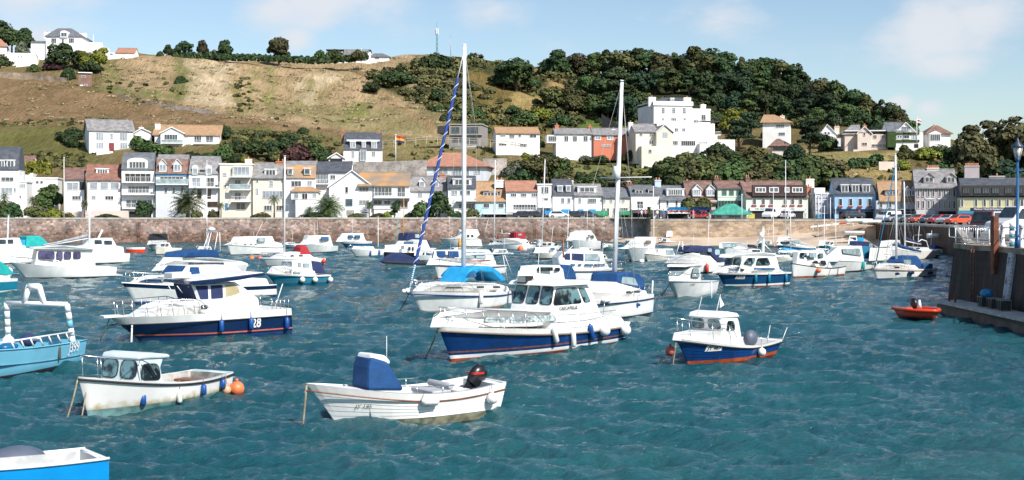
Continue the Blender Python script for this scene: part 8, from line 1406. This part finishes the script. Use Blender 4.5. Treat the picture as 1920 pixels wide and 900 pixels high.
spar('leaning pale mast before the narrow flat roofed house', 1064, 462, 395, 205, lean=2); spar('mast with halyards before the cream inn', 1450, 460, 350, 210, .05); spar('thin mast left of the kiosk', 1327, 462, 400, 210, .05, lean=3); spar('leaning mast over the town quay wall', 1720, 468, 424, 185, .05, lean=4); spar('short leaning spar near the pier railings', 1745, 468, 432, 180, .04, lean=2)
spar('tall thin mast before the harbour wall right of the green striped cruiser', 388, 480, 300, 175, .05); spar('thin mast left of the tall masted yacht', 790, 478, 420, 190, .04)
K_ = [(WHITE, GLASS), (WHITE, GLASSB), (CREAM, GLASSL)]
for i, (x, y, w_, h_, lb) in enumerate([(1086, 485, 46, 17, 'white day cruiser low between the bow on flybridge and the bow east cruiser'), (1104, 478, 34, 14, 'small cream cabin boat before the bow on flybridge cruiser'), (1150, 470, 32, 13, 'little white cuddy left of the raked windscreen cruiser'), (1400, 488, 40, 14, 'white cruiser roof showing behind the dark blue cabin cruiser'), (1548, 480, 36, 14, 'small cabin boat behind the worn fishing boat bow'),
 (1440, 463, 34, 13, 'white cuddy close to the sand below the cream inn'), (1420, 480, 38, 13, 'cream boat tucked behind the white mast of the dark blue cruiser'), (868, 478, 38, 14, 'white cabin boat between the swept bow cruiser and the tall mast'), (945, 480, 36, 13, 'small white boat before the catamaran'), (1712, 478, 40, 14, 'white cabin boat under the navy sail cover'), (548, 466, 32, 12, 'white day boat between the green striped cruiser and the blue windowed one'), (1300, 474, 36, 13, 'white cabin boat behind the navy cockpit canopy'), (1130, 492, 40, 15, 'white cruiser stern left of the second tallest mast'), (1578, 474, 34, 12, 'white boat before the blue launch off the sand'), (390, 474, 34, 12, 'small white cuddy under the radar frame')]):
 a, g = K_[i % 3]; h2 = h_*.45
 S(lb, (x-w_*.42, y), (x-w_*.55, y-h2-2), (x+w_*.5, y-h2), (x+w_*.48, y-2), 2.3, bandset(main=a, anti=ANTIG), [(x-w_*.3, y-h2), (x-w_*.2, y-h_), (x+w_*.15, y-h_), (x+w_*.22, y-h2)], .85, [(x-w_*.12, y-h_*.6, x, y-h_*.88), (x+w_*.03, y-h_*.6, x+w_*.12, y-h_*.88)], front=((0, 2),), glass=g, seed=40+i, aer=(((x, y-h_), (x+1, y-h_*2.6)),))
RAILM = mat('white_rail_paint', (.72, .74, .75), .45, var=.2, vs=4); LAMPB = mat('lamp_blue_paint', (.01, .1, .26), .35); RUST = mat('rusty_steel_pile', (.2, .065, .03), .8, var=.4, vs=2)
o = thing('street_lamp', 'blue heritage street lamp with tapered glass lantern on the pier', 'street lamp', P(1908, 482, 68.5)); o.location.z = 4.0; H_ = (HY-300)/F*68.5+2.0
MB().tube([(0, 0, 0), (0, 0, .5), (0, 0, .55), (0, 0, H_-.1)], [.16, .14, .085, .065], LAMPB, 10).build('post', o); MB().tube([(-.45, 0, H_-.55), (.45, 0, H_-.55)], .025, LAMPB, 6).build('ladder_bar', o)
m_ = MB(); m_.tube([(0, 0, H_-.1), (0, 0, H_), (0, 0, H_+.08)], [.07, .13, .15], LAMPB, 8); m_.build('lantern_base', o)
MB().tube([(0, 0, H_+.08), (0, 0, H_+.68)], [.14, .27], mat('lantern_glass', (.62, .58, .5), .2, spec=.6), 6).build('lantern', o); m_ = MB(); m_.tube([(0, 0, H_+.68), (0, 0, H_+.74), (0, 0, H_+.98), (0, 0, H_+1.1), (0, 0, H_+1.22)], [.34, .33, .1, .07, .02], mat('lamp_cap_dark', (.03, .05, .08), .4), 6)
for k in range(6): a = k*math.pi/3; m_.tube([(.145*math.cos(a), .145*math.sin(a), H_+.08), (.28*math.cos(a), .28*math.sin(a), H_+.68)], .014, LAMPB, 4)
m_.build('lamp_cap', o)
def edge(px): return 27.35*F/(px-960)      # distance of the pier edge in column px
o = thing('railing', 'white two rail pier railing with sturdy cast posts', 'railing', (27.35, 60, 4.0)); v = [edge(p) for p in (1880, 1915, 1960, 2010)]
for y in v: MB().tube([(0, y-60, 0), (0, y-60, .08), (0, y-60, .12), (0, y-60, 1.15), (0, y-60, 1.2), (0, y-60, 1.28)], [.2, .19, .12, .09, .13, .06], RAILM, 10).build('post', o)
m_ = MB(); [m_.tube([(0, v[0]-60, h_), (0, v[-1]-60, h_)], .035, RAILM, 7) for h_ in (.5, 1.05)]; m_.build('rails', o)
o = thing('railing', 'light tubular white railing with looped end on the pier corner', 'railing', (27.4, 76, 4.0)); m_ = MB(); y0, y1 = edge(1790)-76, edge(1876)-76
for h_ in (.35, 1.0): m_.tube([(0, y0, h_), (0, y1, h_)], .03, RAILM, 6)
m_.build('rails', o)
for f in (0, .25, .5, .75, 1): MB().tube([(0, y0+(y1-y0)*f, 0), (0, y0+(y1-y0)*f, 1.0)], .035, RAILM, 6).build('post', o)
MB().tube([(.05, y0+.3, 1.0), (.05, y0+1.2, 1.0), (.05, y0+1.3, .9), (.05, y0+1.3, .45), (.05, y0+1.2, .35), (.05, y0+.3, .35)], .03, RAILM, 6).build('end_loop', o)
def barrier(label, x, y, rz, w_=2.2):
 o = thing('crowd_barrier', label, 'barrier', (x, y, 4.0), rz, 'crowd barriers on the pier'); m_ = MB(); m_.tube([(-w_/2, 0, .15), (-w_/2, 0, 1.1), (w_/2, 0, 1.1), (w_/2, 0, .15), (-w_/2, 0, .15)], .022, STEEL, 6); m_.build('frame', o); m_ = MB()
 for i in range(15): x_ = -w_/2+w_*(i+1)/16; m_.tube([(x_, 0, .15), (x_, 0, 1.1)], .01, STEEL, 4)
 m_.build('grille', o)
 for sg in (-1, 1): MB().tube([(sg*w_*.35, -.3, 0), (sg*w_*.35, 0, .15), (sg*w_*.35, .3, 0)], .02, STEEL, 5).build('foot', o)
barrier('galvanised crowd barrier nearest the looped railing end', 27.95, 77.2, R(6)); barrier('middle galvanised crowd barrier behind the white railing', 28.9, 76.6, R(-4)); barrier('crowd barrier stacked close behind the rusty pile', 29.3, 75.6, R(3)); barrier('crowd barrier half hidden by the rusty pile', 28.9, 74.6, R(8))
barrier('barrier leaning across the others behind the railing', 28.4, 77.6, R(-10))
o = tag(MB().box((0, 0, 0), (.3, .42, 3.2), RUST).box((-.1, 0, 0), (.08, .5, 3.16), RUST).build('timber_pile'), 'tall rusty brown fender pile standing up against the pier edge', 'pile'); o.location = (26.78, edge(1865)*26.78/27.35, 4.1)
GAU = mat('gauge_white', (.42, .45, .5), .6, var=.25, vs=3); yg = 68.9; o = thing('tide_gauge', 'white tide gauge board with figures 7, 6 and 5 on the dark pier', 'tide gauge', (26.5, yg, 0));
gz0, gz1 = CAMZ-(572-HY)/F*yg, CAMZ-(474-HY)/F*yg; MB().add([(face(gz0)-26.5-.1, -.42, gz0), (face(gz0)-26.5-.1, .42, gz0), (face(gz1)-26.5-.1, .42, gz1), (face(gz1)-26.5-.1, -.42, gz1), (face(gz0)-26.5+.3, -.42, gz0), (face(gz0)-26.5+.3, .42, gz0), (face(gz1)-26.5+.3, .42, gz1), (face(gz1)-26.5+.3, -.42, gz1)], [(0, 1, 2, 3), (0, 4, 5, 1), (3, 2, 6, 7), (0, 3, 7, 4), (1, 5, 6, 2)], GAU).build('board', o)
BLK = MATS['black_lettering']; m_ = MB(); gx = lambda z: face(z)-26.5-.115
for d_, py in (('7', 490), ('6', 527), ('5', 562)):
 z0 = CAMZ-(py-HY)/F*yg; vv, ff = text_mesh(d_, .5, BLK, True); m_.add([(gx(z0+q.y), .17-q.x, z0+q.y) for q in vv], ff, BLK)
k = 0; z = gz1-.1
while z > gz0: m_.add([(gx(z), -.28, z), (gx(z), -.4, z), (gx(z+.08), -.4, z+.08), (gx(z+.08), -.28, z+.08)], [(0, 1, 2, 3)], BLK); z -= .2
m_.build('figures', o, fix=False)
o = thing('bollard', 'thick blue and white striped post beside the railing', 'post', (27.9, edge(1892)+1, 4.0)); m_ = MB();
for i in range(6): m_.tube([(0, 0, i*.22), (0, 0, (i+1)*.22)], .14, FRW if i % 2 else TEALP, 10)
m_.build('post_body', o)
for px, lab in ((1780, 'short rusty steel pin nearest the ledge end'), (1791, 'second short rusty steel pin on the ledge')): o = tag(MB().tube([(0, 0, 0), (0, 0, .5)], .06, RUST, 7).build('steel_pin'), lab, 'pin'); o.location = ((px-960)/F*(25.4*F/(px-960)), 25.4*F/(px-960), .74)
NET = mat('pot_netting', (.04, .05, .045), .9, var=.4, vs=9)
for i, lab in enumerate(['lobster pot nearest the pier end on the ledge', 'middle lobster pot of the row on the ledge', 'third lobster pot nearest the frame edge on the ledge']):
 px = 1846+i*18; y = 25.85*F/(px-960); o = thing('lobster_pot', lab, 'lobster pot', (25.85, y, .75), R(90), 'lobster pots on the ledge'); m_ = MB();
 for x_ in (-.3, 0, .3):
  m_.tube([(x_, -.28, 0), (x_, -.28, .55), (x_, .28, .55), (x_, .28, 0), (x_, -.28, 0)], .022, mat('pot_frame', (.3, .28, .22), .8), 5)
 for yy, zz in ((-.28, .02), (.28, .02), (-.28, .55), (.28, .55)): m_.tube([(-.33, yy, zz), (.33, yy, zz)], .02, MATS['pot_frame'], 5)
 m_.build('frame', o); MB().bx(-.27, .27, -.24, .24, .04, .5, NET).build('netting', o); MB().ball((.1, 0, .2), .12, [TEALP, WHITE2, BLUE][i], 7, 5).build('bait_bag', o)
o = tag(MB().ball((0, 0, .2), .3, mat('blue_plastic_sheet', (.02, .22, .45), .35, var=.4, vs=6, bump=.6, bs=8), 14, 9, (1.2, 1, .85)).build('blue_bag'), 'crumpled bright blue bag on top of the lobster pots', 'bag'); o.location = (25.85, 25.85*F/(1850-960), 1.3)
b = Boat('bright orange red dinghy with tilted black outboard tied by the ledge', (1748, 601), (1754, 583), (1672, 577), (1684, 596), 1.9, 'orange_dinghy', 'dinghy', tf=.8); b.hull(bandset(top=ORNG, d=.3, main=mat('dark_red_shadowed_paint', (.25, .02, .02), .5), anti=BLACKP), rub=ORNG, rubr=.1, open_=(.05, .8, .12), deck=ORNG, inner=ORNG)  # main hull band dark red below the orange top band
b.outboard(BLACKP, .85, tilt=.5, x=-b.L/2+.5); m_ = MB(); c = b.U(1724, 574); m_.tube([c-Vector((0, 0, .1)), c+Vector((0, 0, .35))], [.14, .05], FENW, 8); m_.build('white_cone', b.root)
m_ = MB(); [m_.tube([(-b.L/2-.1, y, .12), (-b.L/2+.5, y, .16)], [.09, .11], FENW, 8) for y in (-.5, .5)]; m_.build('stern_float', b.root); b.text("JY 99", 1690, 582, .2, FRW, bold=True)
b.rope((1754, 583), (1775, 590), 'short rope tying the orange dinghy to the ledge', .015)
TYR = mat('tyre_rubber', (.025, .025, .025), .8); HUB = mat('wheel_alloy', (.5, .5, .52), .3, metal=.8); HLM = mat('headlight_glass', (.75, .75, .75), .1); TLM = mat('tail_light_red', (.4, .01, .01), .2)
def carpaint(n, c): return mat('paint_'+n, c, .22, var=.05, vs=1, coat=.6, spec=.6)
def car(label, loc, rz, paint, kind='hatch', group=None, src=None):
 if src is not None:
  r = dup(src, label, loc, rz, group)
  for ch in r.children:
   if ch.name.startswith('body'): ch.data = ch.data.copy(); ch.data.materials[0] = paint
  return r
 r = thing({'van': 'parked_van', 'pickup': 'off_road_vehicle'}.get(kind, 'parked_car'), label, 'van' if kind == 'van' else 'car', loc, rz, group)
 P_ = {'hatch': [(-2.0, .3), (-2.02, .8), (-1.9, 1.0), (-1.55, 1.42), (.3, 1.46), (1.0, 1.0), (1.85, .88), (2.05, .7), (2.08, .3)], 'van': [(-2.4, .3), (-2.42, 1.9), (-2.2, 2.0), (1.0, 2.0), (1.6, 1.25), (2.3, 1.05), (2.45, .75), (2.45, .3)], 'pickup': [(-2.1, .45), (-2.1, 1.1), (-1.75, 1.95), (1.0, 2.0), (1.35, 1.2), (2.1, 1.1), (2.2, .8), (2.2, .45)]}[kind]
 hw = {'hatch': .86, 'van': .95, 'pickup': .88}[kind]; zt = max(z for x, z in P_); W_ = lambda z: hw*(1-.16*max(0, z-.9)/(zt-.85)); n = len(P_); v = [(x, W_(z), z) for x, z in P_]+[(x, -W_(z), z) for x, z in P_]
 MB().add(v, [tuple(range(n)), tuple(range(n, 2*n))[::-1]]+[(i, i+n, (i+1) % n+n, (i+1) % n) for i in range(n)], paint).build('body', r, bevel=.07)
 zi, zo = (.98, zt-.12); sw = {'hatch': [(-1.5, .98), (.8, .98), (.3, 1.36), (-1.4, 1.34)], 'van': [(.3, 1.25), (1.45, 1.25), (.95, 1.85), (.3, 1.85)], 'pickup': [(-1.65, 1.2), (1.15, 1.2), (.9, 1.85), (-1.55, 1.85)]}[kind]
 for sg in (1, -1): pane(MB(), [(x, sg*W_(z), z) for x, z in sw], (0, sg, 0), GLASS, rim=False, rnd=.12).build('side_window', r)
 def slope(i, nm):
  a, c = P_[i], P_[i+1]; q = [(a[0]+(c[0]-a[0])*f, a[1]+(c[1]-a[1])*f) for f in (.1, .9)]; pane(MB(), [(q[0][0], -W_(q[0][1])*.88, q[0][1]), (q[0][0], W_(q[0][1])*.88, q[0][1]), (q[1][0], W_(q[1][1])*.88, q[1][1]), (q[1][0], -W_(q[1][1])*.88, q[1][1])], (1 if nm == 'windscreen' else -1, 0, .4), GLASS, rim=False, rnd=.1).build(nm, r)
 slope({'hatch': 4, 'van': 3, 'pickup': 3}[kind], 'windscreen'); slope({'hatch': 2, 'van': 0, 'pickup': 1}[kind], 'rear_window')
 for x in (-1.3, 1.3):
  for sg in (1, -1):
   w_ = MB(); w_.tube([(x, sg*(hw-.17), .31), (x, sg*(hw+.02), .31)], .32, TYR, 16); wo_ = w_.build('wheel', r); MB().tube([(x, sg*(hw+.0), .31), (x, sg*(hw+.035), .31)], .19, HUB, 10).build('rim', wo_)
 fx = max(x for x, z in P_); rx = min(x for x, z in P_)
 for sg in (1, -1): MB().ball((fx-.12, sg*hw*.72, .72), .15, HLM, 8, 6, (.8, 1.1, .7)).build('headlight', r); MB().box((rx+.0, sg*hw*.8, .85), (.1, .16, .22), TLM).build('tail_light', r)
 return r
G_ = 'cars parked nose out along the town quay'; QZ_ = QZ+.005
def qloc(px, Y): p = P(px, 400, Y); p.z = QZ_; return p
c0 = car('bright orange hatchback nearest the maroon off road vehicle on the quay', qloc(1796, 187), R(205), carpaint('orange_red', (.7, .07, .02)), 'hatch', G_)
for lab, px, Y, c in (('silver hatchback between the red and orange cars on the quay', 1780, 193, carpaint('silver', (.5, .52, .54))), ('deep red hatchback third from the maroon vehicle on the quay', 1762, 199, carpaint('deep_red', (.45, .02, .02))), ('dark blue grey hatchback between two red cars on the quay', 1746, 205, carpaint('slate', (.06, .08, .11))), ('orange red hatchback fourth along the quay from the van', 1727, 211, carpaint('orange_red_two', (.65, .06, .02))),
 ('dark green hatchback beside the orange red one on the quay', 1708, 216, carpaint('dark_green', (.05, .07, .06))), ('steel blue hatchback beside the quay mast', 1695, 221, carpaint('steel_blue', (.1, .17, .24))), ('pale grey hatchback next to the white van on the quay', 1680, 226, carpaint('pale_grey', (.4, .42, .43)))): car(lab, qloc(px, Y), R(205+random.uniform(-6, 6)), c, group=G_, src=c0)
v0 = car('white panel van at the beach end of the quay row', qloc(1666, 229), R(212), carpaint('white', (.8, .8, .8)), 'van')
RG = 'cars on the seafront road'
for lab, px, Y, c, rz in (('dark saloon car before the long balcony house', 985, 249, (.02, .02, .025), 0), ('black estate car beside the white balcony house drive', 1005, 249, (.03, .03, .035), 0), ('white car before the black mansard house', 1048, 248, (.7, .7, .7), 0), ('black car under the blue shop awnings', 1082, 248, (.02, .02, .03), 0), ('dark grey car beneath the green cafe awning', 1103, 248, (.05, .06, .07), 0), ('small red car parked beside the kiosk', 1312, 240, (.5, .03, .03), 0), ('dark car in front of the pale blue hotel', 1600, 236, (.04, .05, .06), 10), ('white estate car below the inn flower boxes', 1477, 240.5, (.75, .75, .75), 60)):
 p = P(px, 405, Y); p.z = 4.52; car(lab, p, R(rz), carpaint(lab.split()[0]+str(px), c), group=RG, src=c0)
p = P(1447, 405, 240.5); p.z = 4.52; r = dup(v0, 'white van with dark windscreen before the cream inn', p, R(235))
car('maroon off road vehicle with silver framed windows behind the pier barriers', (35.2, 93, 4.01), R(38), carpaint('maroon', (.13, .012, .015)), 'pickup')
r = [o for o in SC.objects if o.name.startswith('off_road_vehicle')][0]; m_ = MB(); m_.tube([(-1.78, -.86, 1.15), (-1.6, -.78, 1.88), (1.0, -.78, 1.9), (1.3, -.86, 1.15)], .04, ALU, 5); m_.tube([(-.2, -.88, 1.15), (-.2, -.78, 1.9)], .05, ALU, 5); m_.build('window_trim', r)
p = P(1925, 430, 88); p.z = 4.01; r = dup(v0, 'white van parked behind the blue street lamp', (p.x, 88, 4.01), R(195)); r.scale = (1.1, 1.1, 1.15)
for lab, px, py, Y, rz, L_, c in (('white dinghy on its trailer at the top of the slipway', 1608, 418, 218, 20, 5.0, WHITE), ('white rigid boat drawn up beside the slipway rail', 1632, 420, 217, 35, 4.2, WHITE), ('small white skiff resting on the dark weed by the quay', 1758, 447, 181, 5, 3.2, WHITE2), ('small white skiff lying on the pale sand', 1600, 441, 213, 0, 3.4, WHITE2)):
 p = P(px, py, Y); o = thing('beached_dinghy', lab, 'dinghy', p, R(rz)); m_ = MB(); rows = []
 for i in range(9): t_ = i/8; w_ = .75*math.sin(math.pi*min(1, .35+t_*.65))**.6*(1 if t_ < .95 else .3); x_ = L_*(t_-.5)*-1; rows.append([(x_, -w_, .7), (x_, -w_*.8, .25), (x_, 0, .05), (x_, w_*.8, .25), (x_, w_, .7)])
 m_.grid(rows, c); m_.build('hull', o, solid=.05); MB().bx(-.2, .15, -.6, .6, .45, .52, WOOD).build('thwart', o)
o = thing('safety_fence', 'red and white barrier boards along the slipway top', 'barrier', P(1575, 428, 222)); o.rotation_euler.z = R(-3); m_ = MB()
for i in range(8): m_.box((-4.5+i*1.25, 0, .5+.14*i-.2), (1.1, .08, .28), [FENR, FRW][i % 2] if i > 2 else FRW, ry=R(-6))
m_.build('boards', o)
for i in range(5): MB().box((-4.6+i*2.3, .08, .1+.25*i), (.08, .08, 1.0), FRW).build('post', o)
for px, yt, lab in ((1225, 350, 'white flagpole on the wall before the french window house'), (1391, 365, 'white flagpole before the kiosk roof'), (1535, 368, 'white flagpole before the scaffolded building'), (1557, 372, 'second white flagpole right of the scaffolding'), (120, 296, 'thin white flagpole before the brown roofed pair')):
 pole(lab, px, 410, yt, float(wallY(px))+2, .09)
for px, lab, c in ((1270, 'blue stall canopy with pink flowers on the wall', BLUE), (1312, 'second stall canopy beside the kiosk hedge', NAVY)):
 o = thing('stall_canopy', lab, 'stall canopy', P(px, 410, 240)); o.location.z = 4.5; m_ = MB(); m_.add([(-2, -1, 1.6), (2, -1, 1.6), (2, 1, 1.6), (-2, 1, 1.6), (-1.5, 0, 2.2), (1.5, 0, 2.2)], [(0, 1, 5, 4), (1, 2, 5), (2, 3, 4, 5), (3, 0, 4), (0, 3, 2, 1)], c); m_.build('cloth', o)
 for x_ in (-1.9, 1.9): MB().bx(x_-.05, x_+.05, -.9, -.8, 0, 1.6, ALU).build('leg', o)
 rs = np.random.RandomState(px); q, val = leaf_arrays([(x_*.6, -1.1, 1.3) for x_ in range(-3, 4)], [(.4, .3, .3)]*7, 260, .22, rs); c_ = bpy.data.objects.new('flowers', mesh_quads('flowers', q, val, LG['flower'])); COL.objects.link(c_); c_.parent = o
SKN = mat('skin', (.5, .3, .22), .6); CLO = {k: mat('cloth_'+k, c, .85, var=.15) for k, c in {'pink': (.6, .2, .25), 'white': (.7, .7, .68), 'navy': (.02, .03, .1), 'red': (.5, .04, .03), 'grey': (.25, .25, .27), 'blue': (.05, .2, .45)}.items()}
def body(name, walk, mtop, mleg):
 J = [(0, 0, .95), (0, 0, 1.15), (0, 0, 1.38), (0, 0, 1.5), (0, -.01, 1.62), (0, 0, 1.72), (.17, 0, 1.42), (.23, .03*walk, 1.15), (.22, -.12*walk, .9), (-.17, 0, 1.42), (-.23, -.03*walk, 1.15), (-.22, .12*walk, .9), (.09, 0, .9), (.1, -.1*walk, .5), (.1, .02-.1*walk, .07), (.1, -.16-.1*walk, .04), (-.09, 0, .9), (-.1, .1*walk, .5), (-.1, .2*walk, .08), (-.1, .2*walk-.16, .04)]
 E = [(0, 1), (1, 2), (2, 3), (3, 4), (4, 5), (2, 6), (6, 7), (7, 8), (2, 9), (9, 10), (10, 11), (0, 12), (12, 13), (13, 14), (14, 15), (0, 16), (16, 17), (17, 18), (18, 19)]
 Rr = [.14, .13, .15, .055, .095, .085, .065, .045, .035, .065, .045, .035, .085, .06, .045, .04, .085, .06, .045, .04]
 me = bpy.data.meshes.new(name); me.from_pydata(J, E, []); o = bpy.data.objects.new(name, me); COL.objects.link(o); md = o.modifiers.new('k', 'SKIN');
 for i, d in enumerate(me.skin_vertices[0].data if me.skin_vertices else []): d.radius = (Rr[i], Rr[i]*.8)
 o.modifiers.new('s', 'SUBSURF').levels = 1
 return o
def person_mesh(walk):
 me = bpy.data.meshes.new('sk'); o = bpy.data.objects.new('sk', me); COL.objects.link(o)
 b0 = body('tmp', walk, None, None)
 if not b0.data.skin_vertices:
  bm_ = bmesh.new(); bm_.from_mesh(b0.data); lay = bm_.verts.layers.skin.verify(); Rr = [.14, .13, .15, .055, .095, .085, .065, .045, .035, .065, .045, .035, .085, .06, .045, .04, .085, .06, .045, .04]
  for i, v in enumerate(bm_.verts): v[lay].radius = (Rr[i], Rr[i]*.8); v[lay].use_root = (i == 0)
  bm_.to_mesh(b0.data); bm_.free()
 dg = bpy.context.evaluated_depsgraph_get(); m = bpy.data.meshes.new_from_object(b0.evaluated_get(dg)); bpy.data.objects.remove(b0); bpy.data.objects.remove(o); return m
PM = [person_mesh(w_) for w_ in (.3, 1.6)]
def person(label, px, Y, z, rz, top, leg, k=0):
 m = PM[k].copy(); m.materials.clear()
 for q in (SKN, CLO[top], CLO[leg]): m.materials.append(q)
 for p_ in m.polygons:
  c = p_.center; p_.material_index = 0 if c.z > 1.47 or (abs(c.x) > .19 and c.z < 1.2) or c.z < .06 else 1 if c.z > .93 else 2
 p = P(px, 400, Y); o = bpy.data.objects.new('person', m); COL.objects.link(o); o.location = (p.x, Y, z); o.rotation_euler.z = R(rz); tag(o, label, 'person', None); MB().ball((0, .02, 1.7), .105, mat('dark_hair', (.04, .025, .015), .8), 8, 6).build('hair', o); return o
for a_ in (('person in pink top and navy trousers beside the street tree', 1210, 238.5, 4.5, 20, 'pink', 'navy', 1), ('person in white top walking left of the pink topped one', 1203, 238.5, 4.5, 200, 'white', 'grey', 1), ('person in red standing before the cafe opening', 1197, 238.8, 4.5, 90, 'red', 'navy', 0), ('person in white shirt by the white flagpole', 1232, 238.4, 4.5, 180, 'white', 'navy', 0), ('person in blue top near the stall canopy', 1244, 238.4, 4.5, 0, 'blue', 'grey', 1), ('person in grey walking past the shop balcony house', 1251, 238.4, 4.5, 80, 'grey', 'navy', 1),
 ('person in pink beside the red car', 1300, 238.4, 4.5, 30, 'pink', 'white', 0), ('person in white at the inn corner', 1510, 236, 4.5, 10, 'white', 'grey', 0), ('person in navy before the inn doorway', 1470, 238, 4.5, 190, 'navy', 'grey', 1), ('person in red before the pale blue hotel door', 1611, 236, 4.5, 0, 'red', 'navy', 0), ('person in grey top on the wall before the white twin dormer cottage', 822, 245.5, 4.5, 100, 'grey', 'navy', 1)): person(*a_)
def ladder(label, p, ht, rz):
 o = thing('wall_ladder', label, 'ladder', p, R(rz)); m_ = MB()
 for x_ in (-.22, .22): m_.tube([(x_, -.12, 0), (x_, -.12, ht)], .03, RUST, 5)
 m_.build('stiles', o); m_ = MB(); [m_.tube([(-.22, -.12, .2+i*.3), (.22, -.12, .2+i*.3)], .02, RUST, 4) for i in range(int(ht/.3))]; m_.build('rungs', o)
for px, lb in ((262, 'rusty ladder on the harbour wall below the arched dormer house'), (600, 'rusty ladder on the harbour wall below the second date palm'), (1005, 'rusty ladder on the harbour wall below the white balcony house')): Y = float(wallY(px)); ladder(lb, ((px-960)/F*Y, Y-.45, -.2), 4.6, 0)
ladder('rusty ladder down the dark pier beside the fender pile', (26.72, edge(1830)*.98, .7), 3.2, -90)
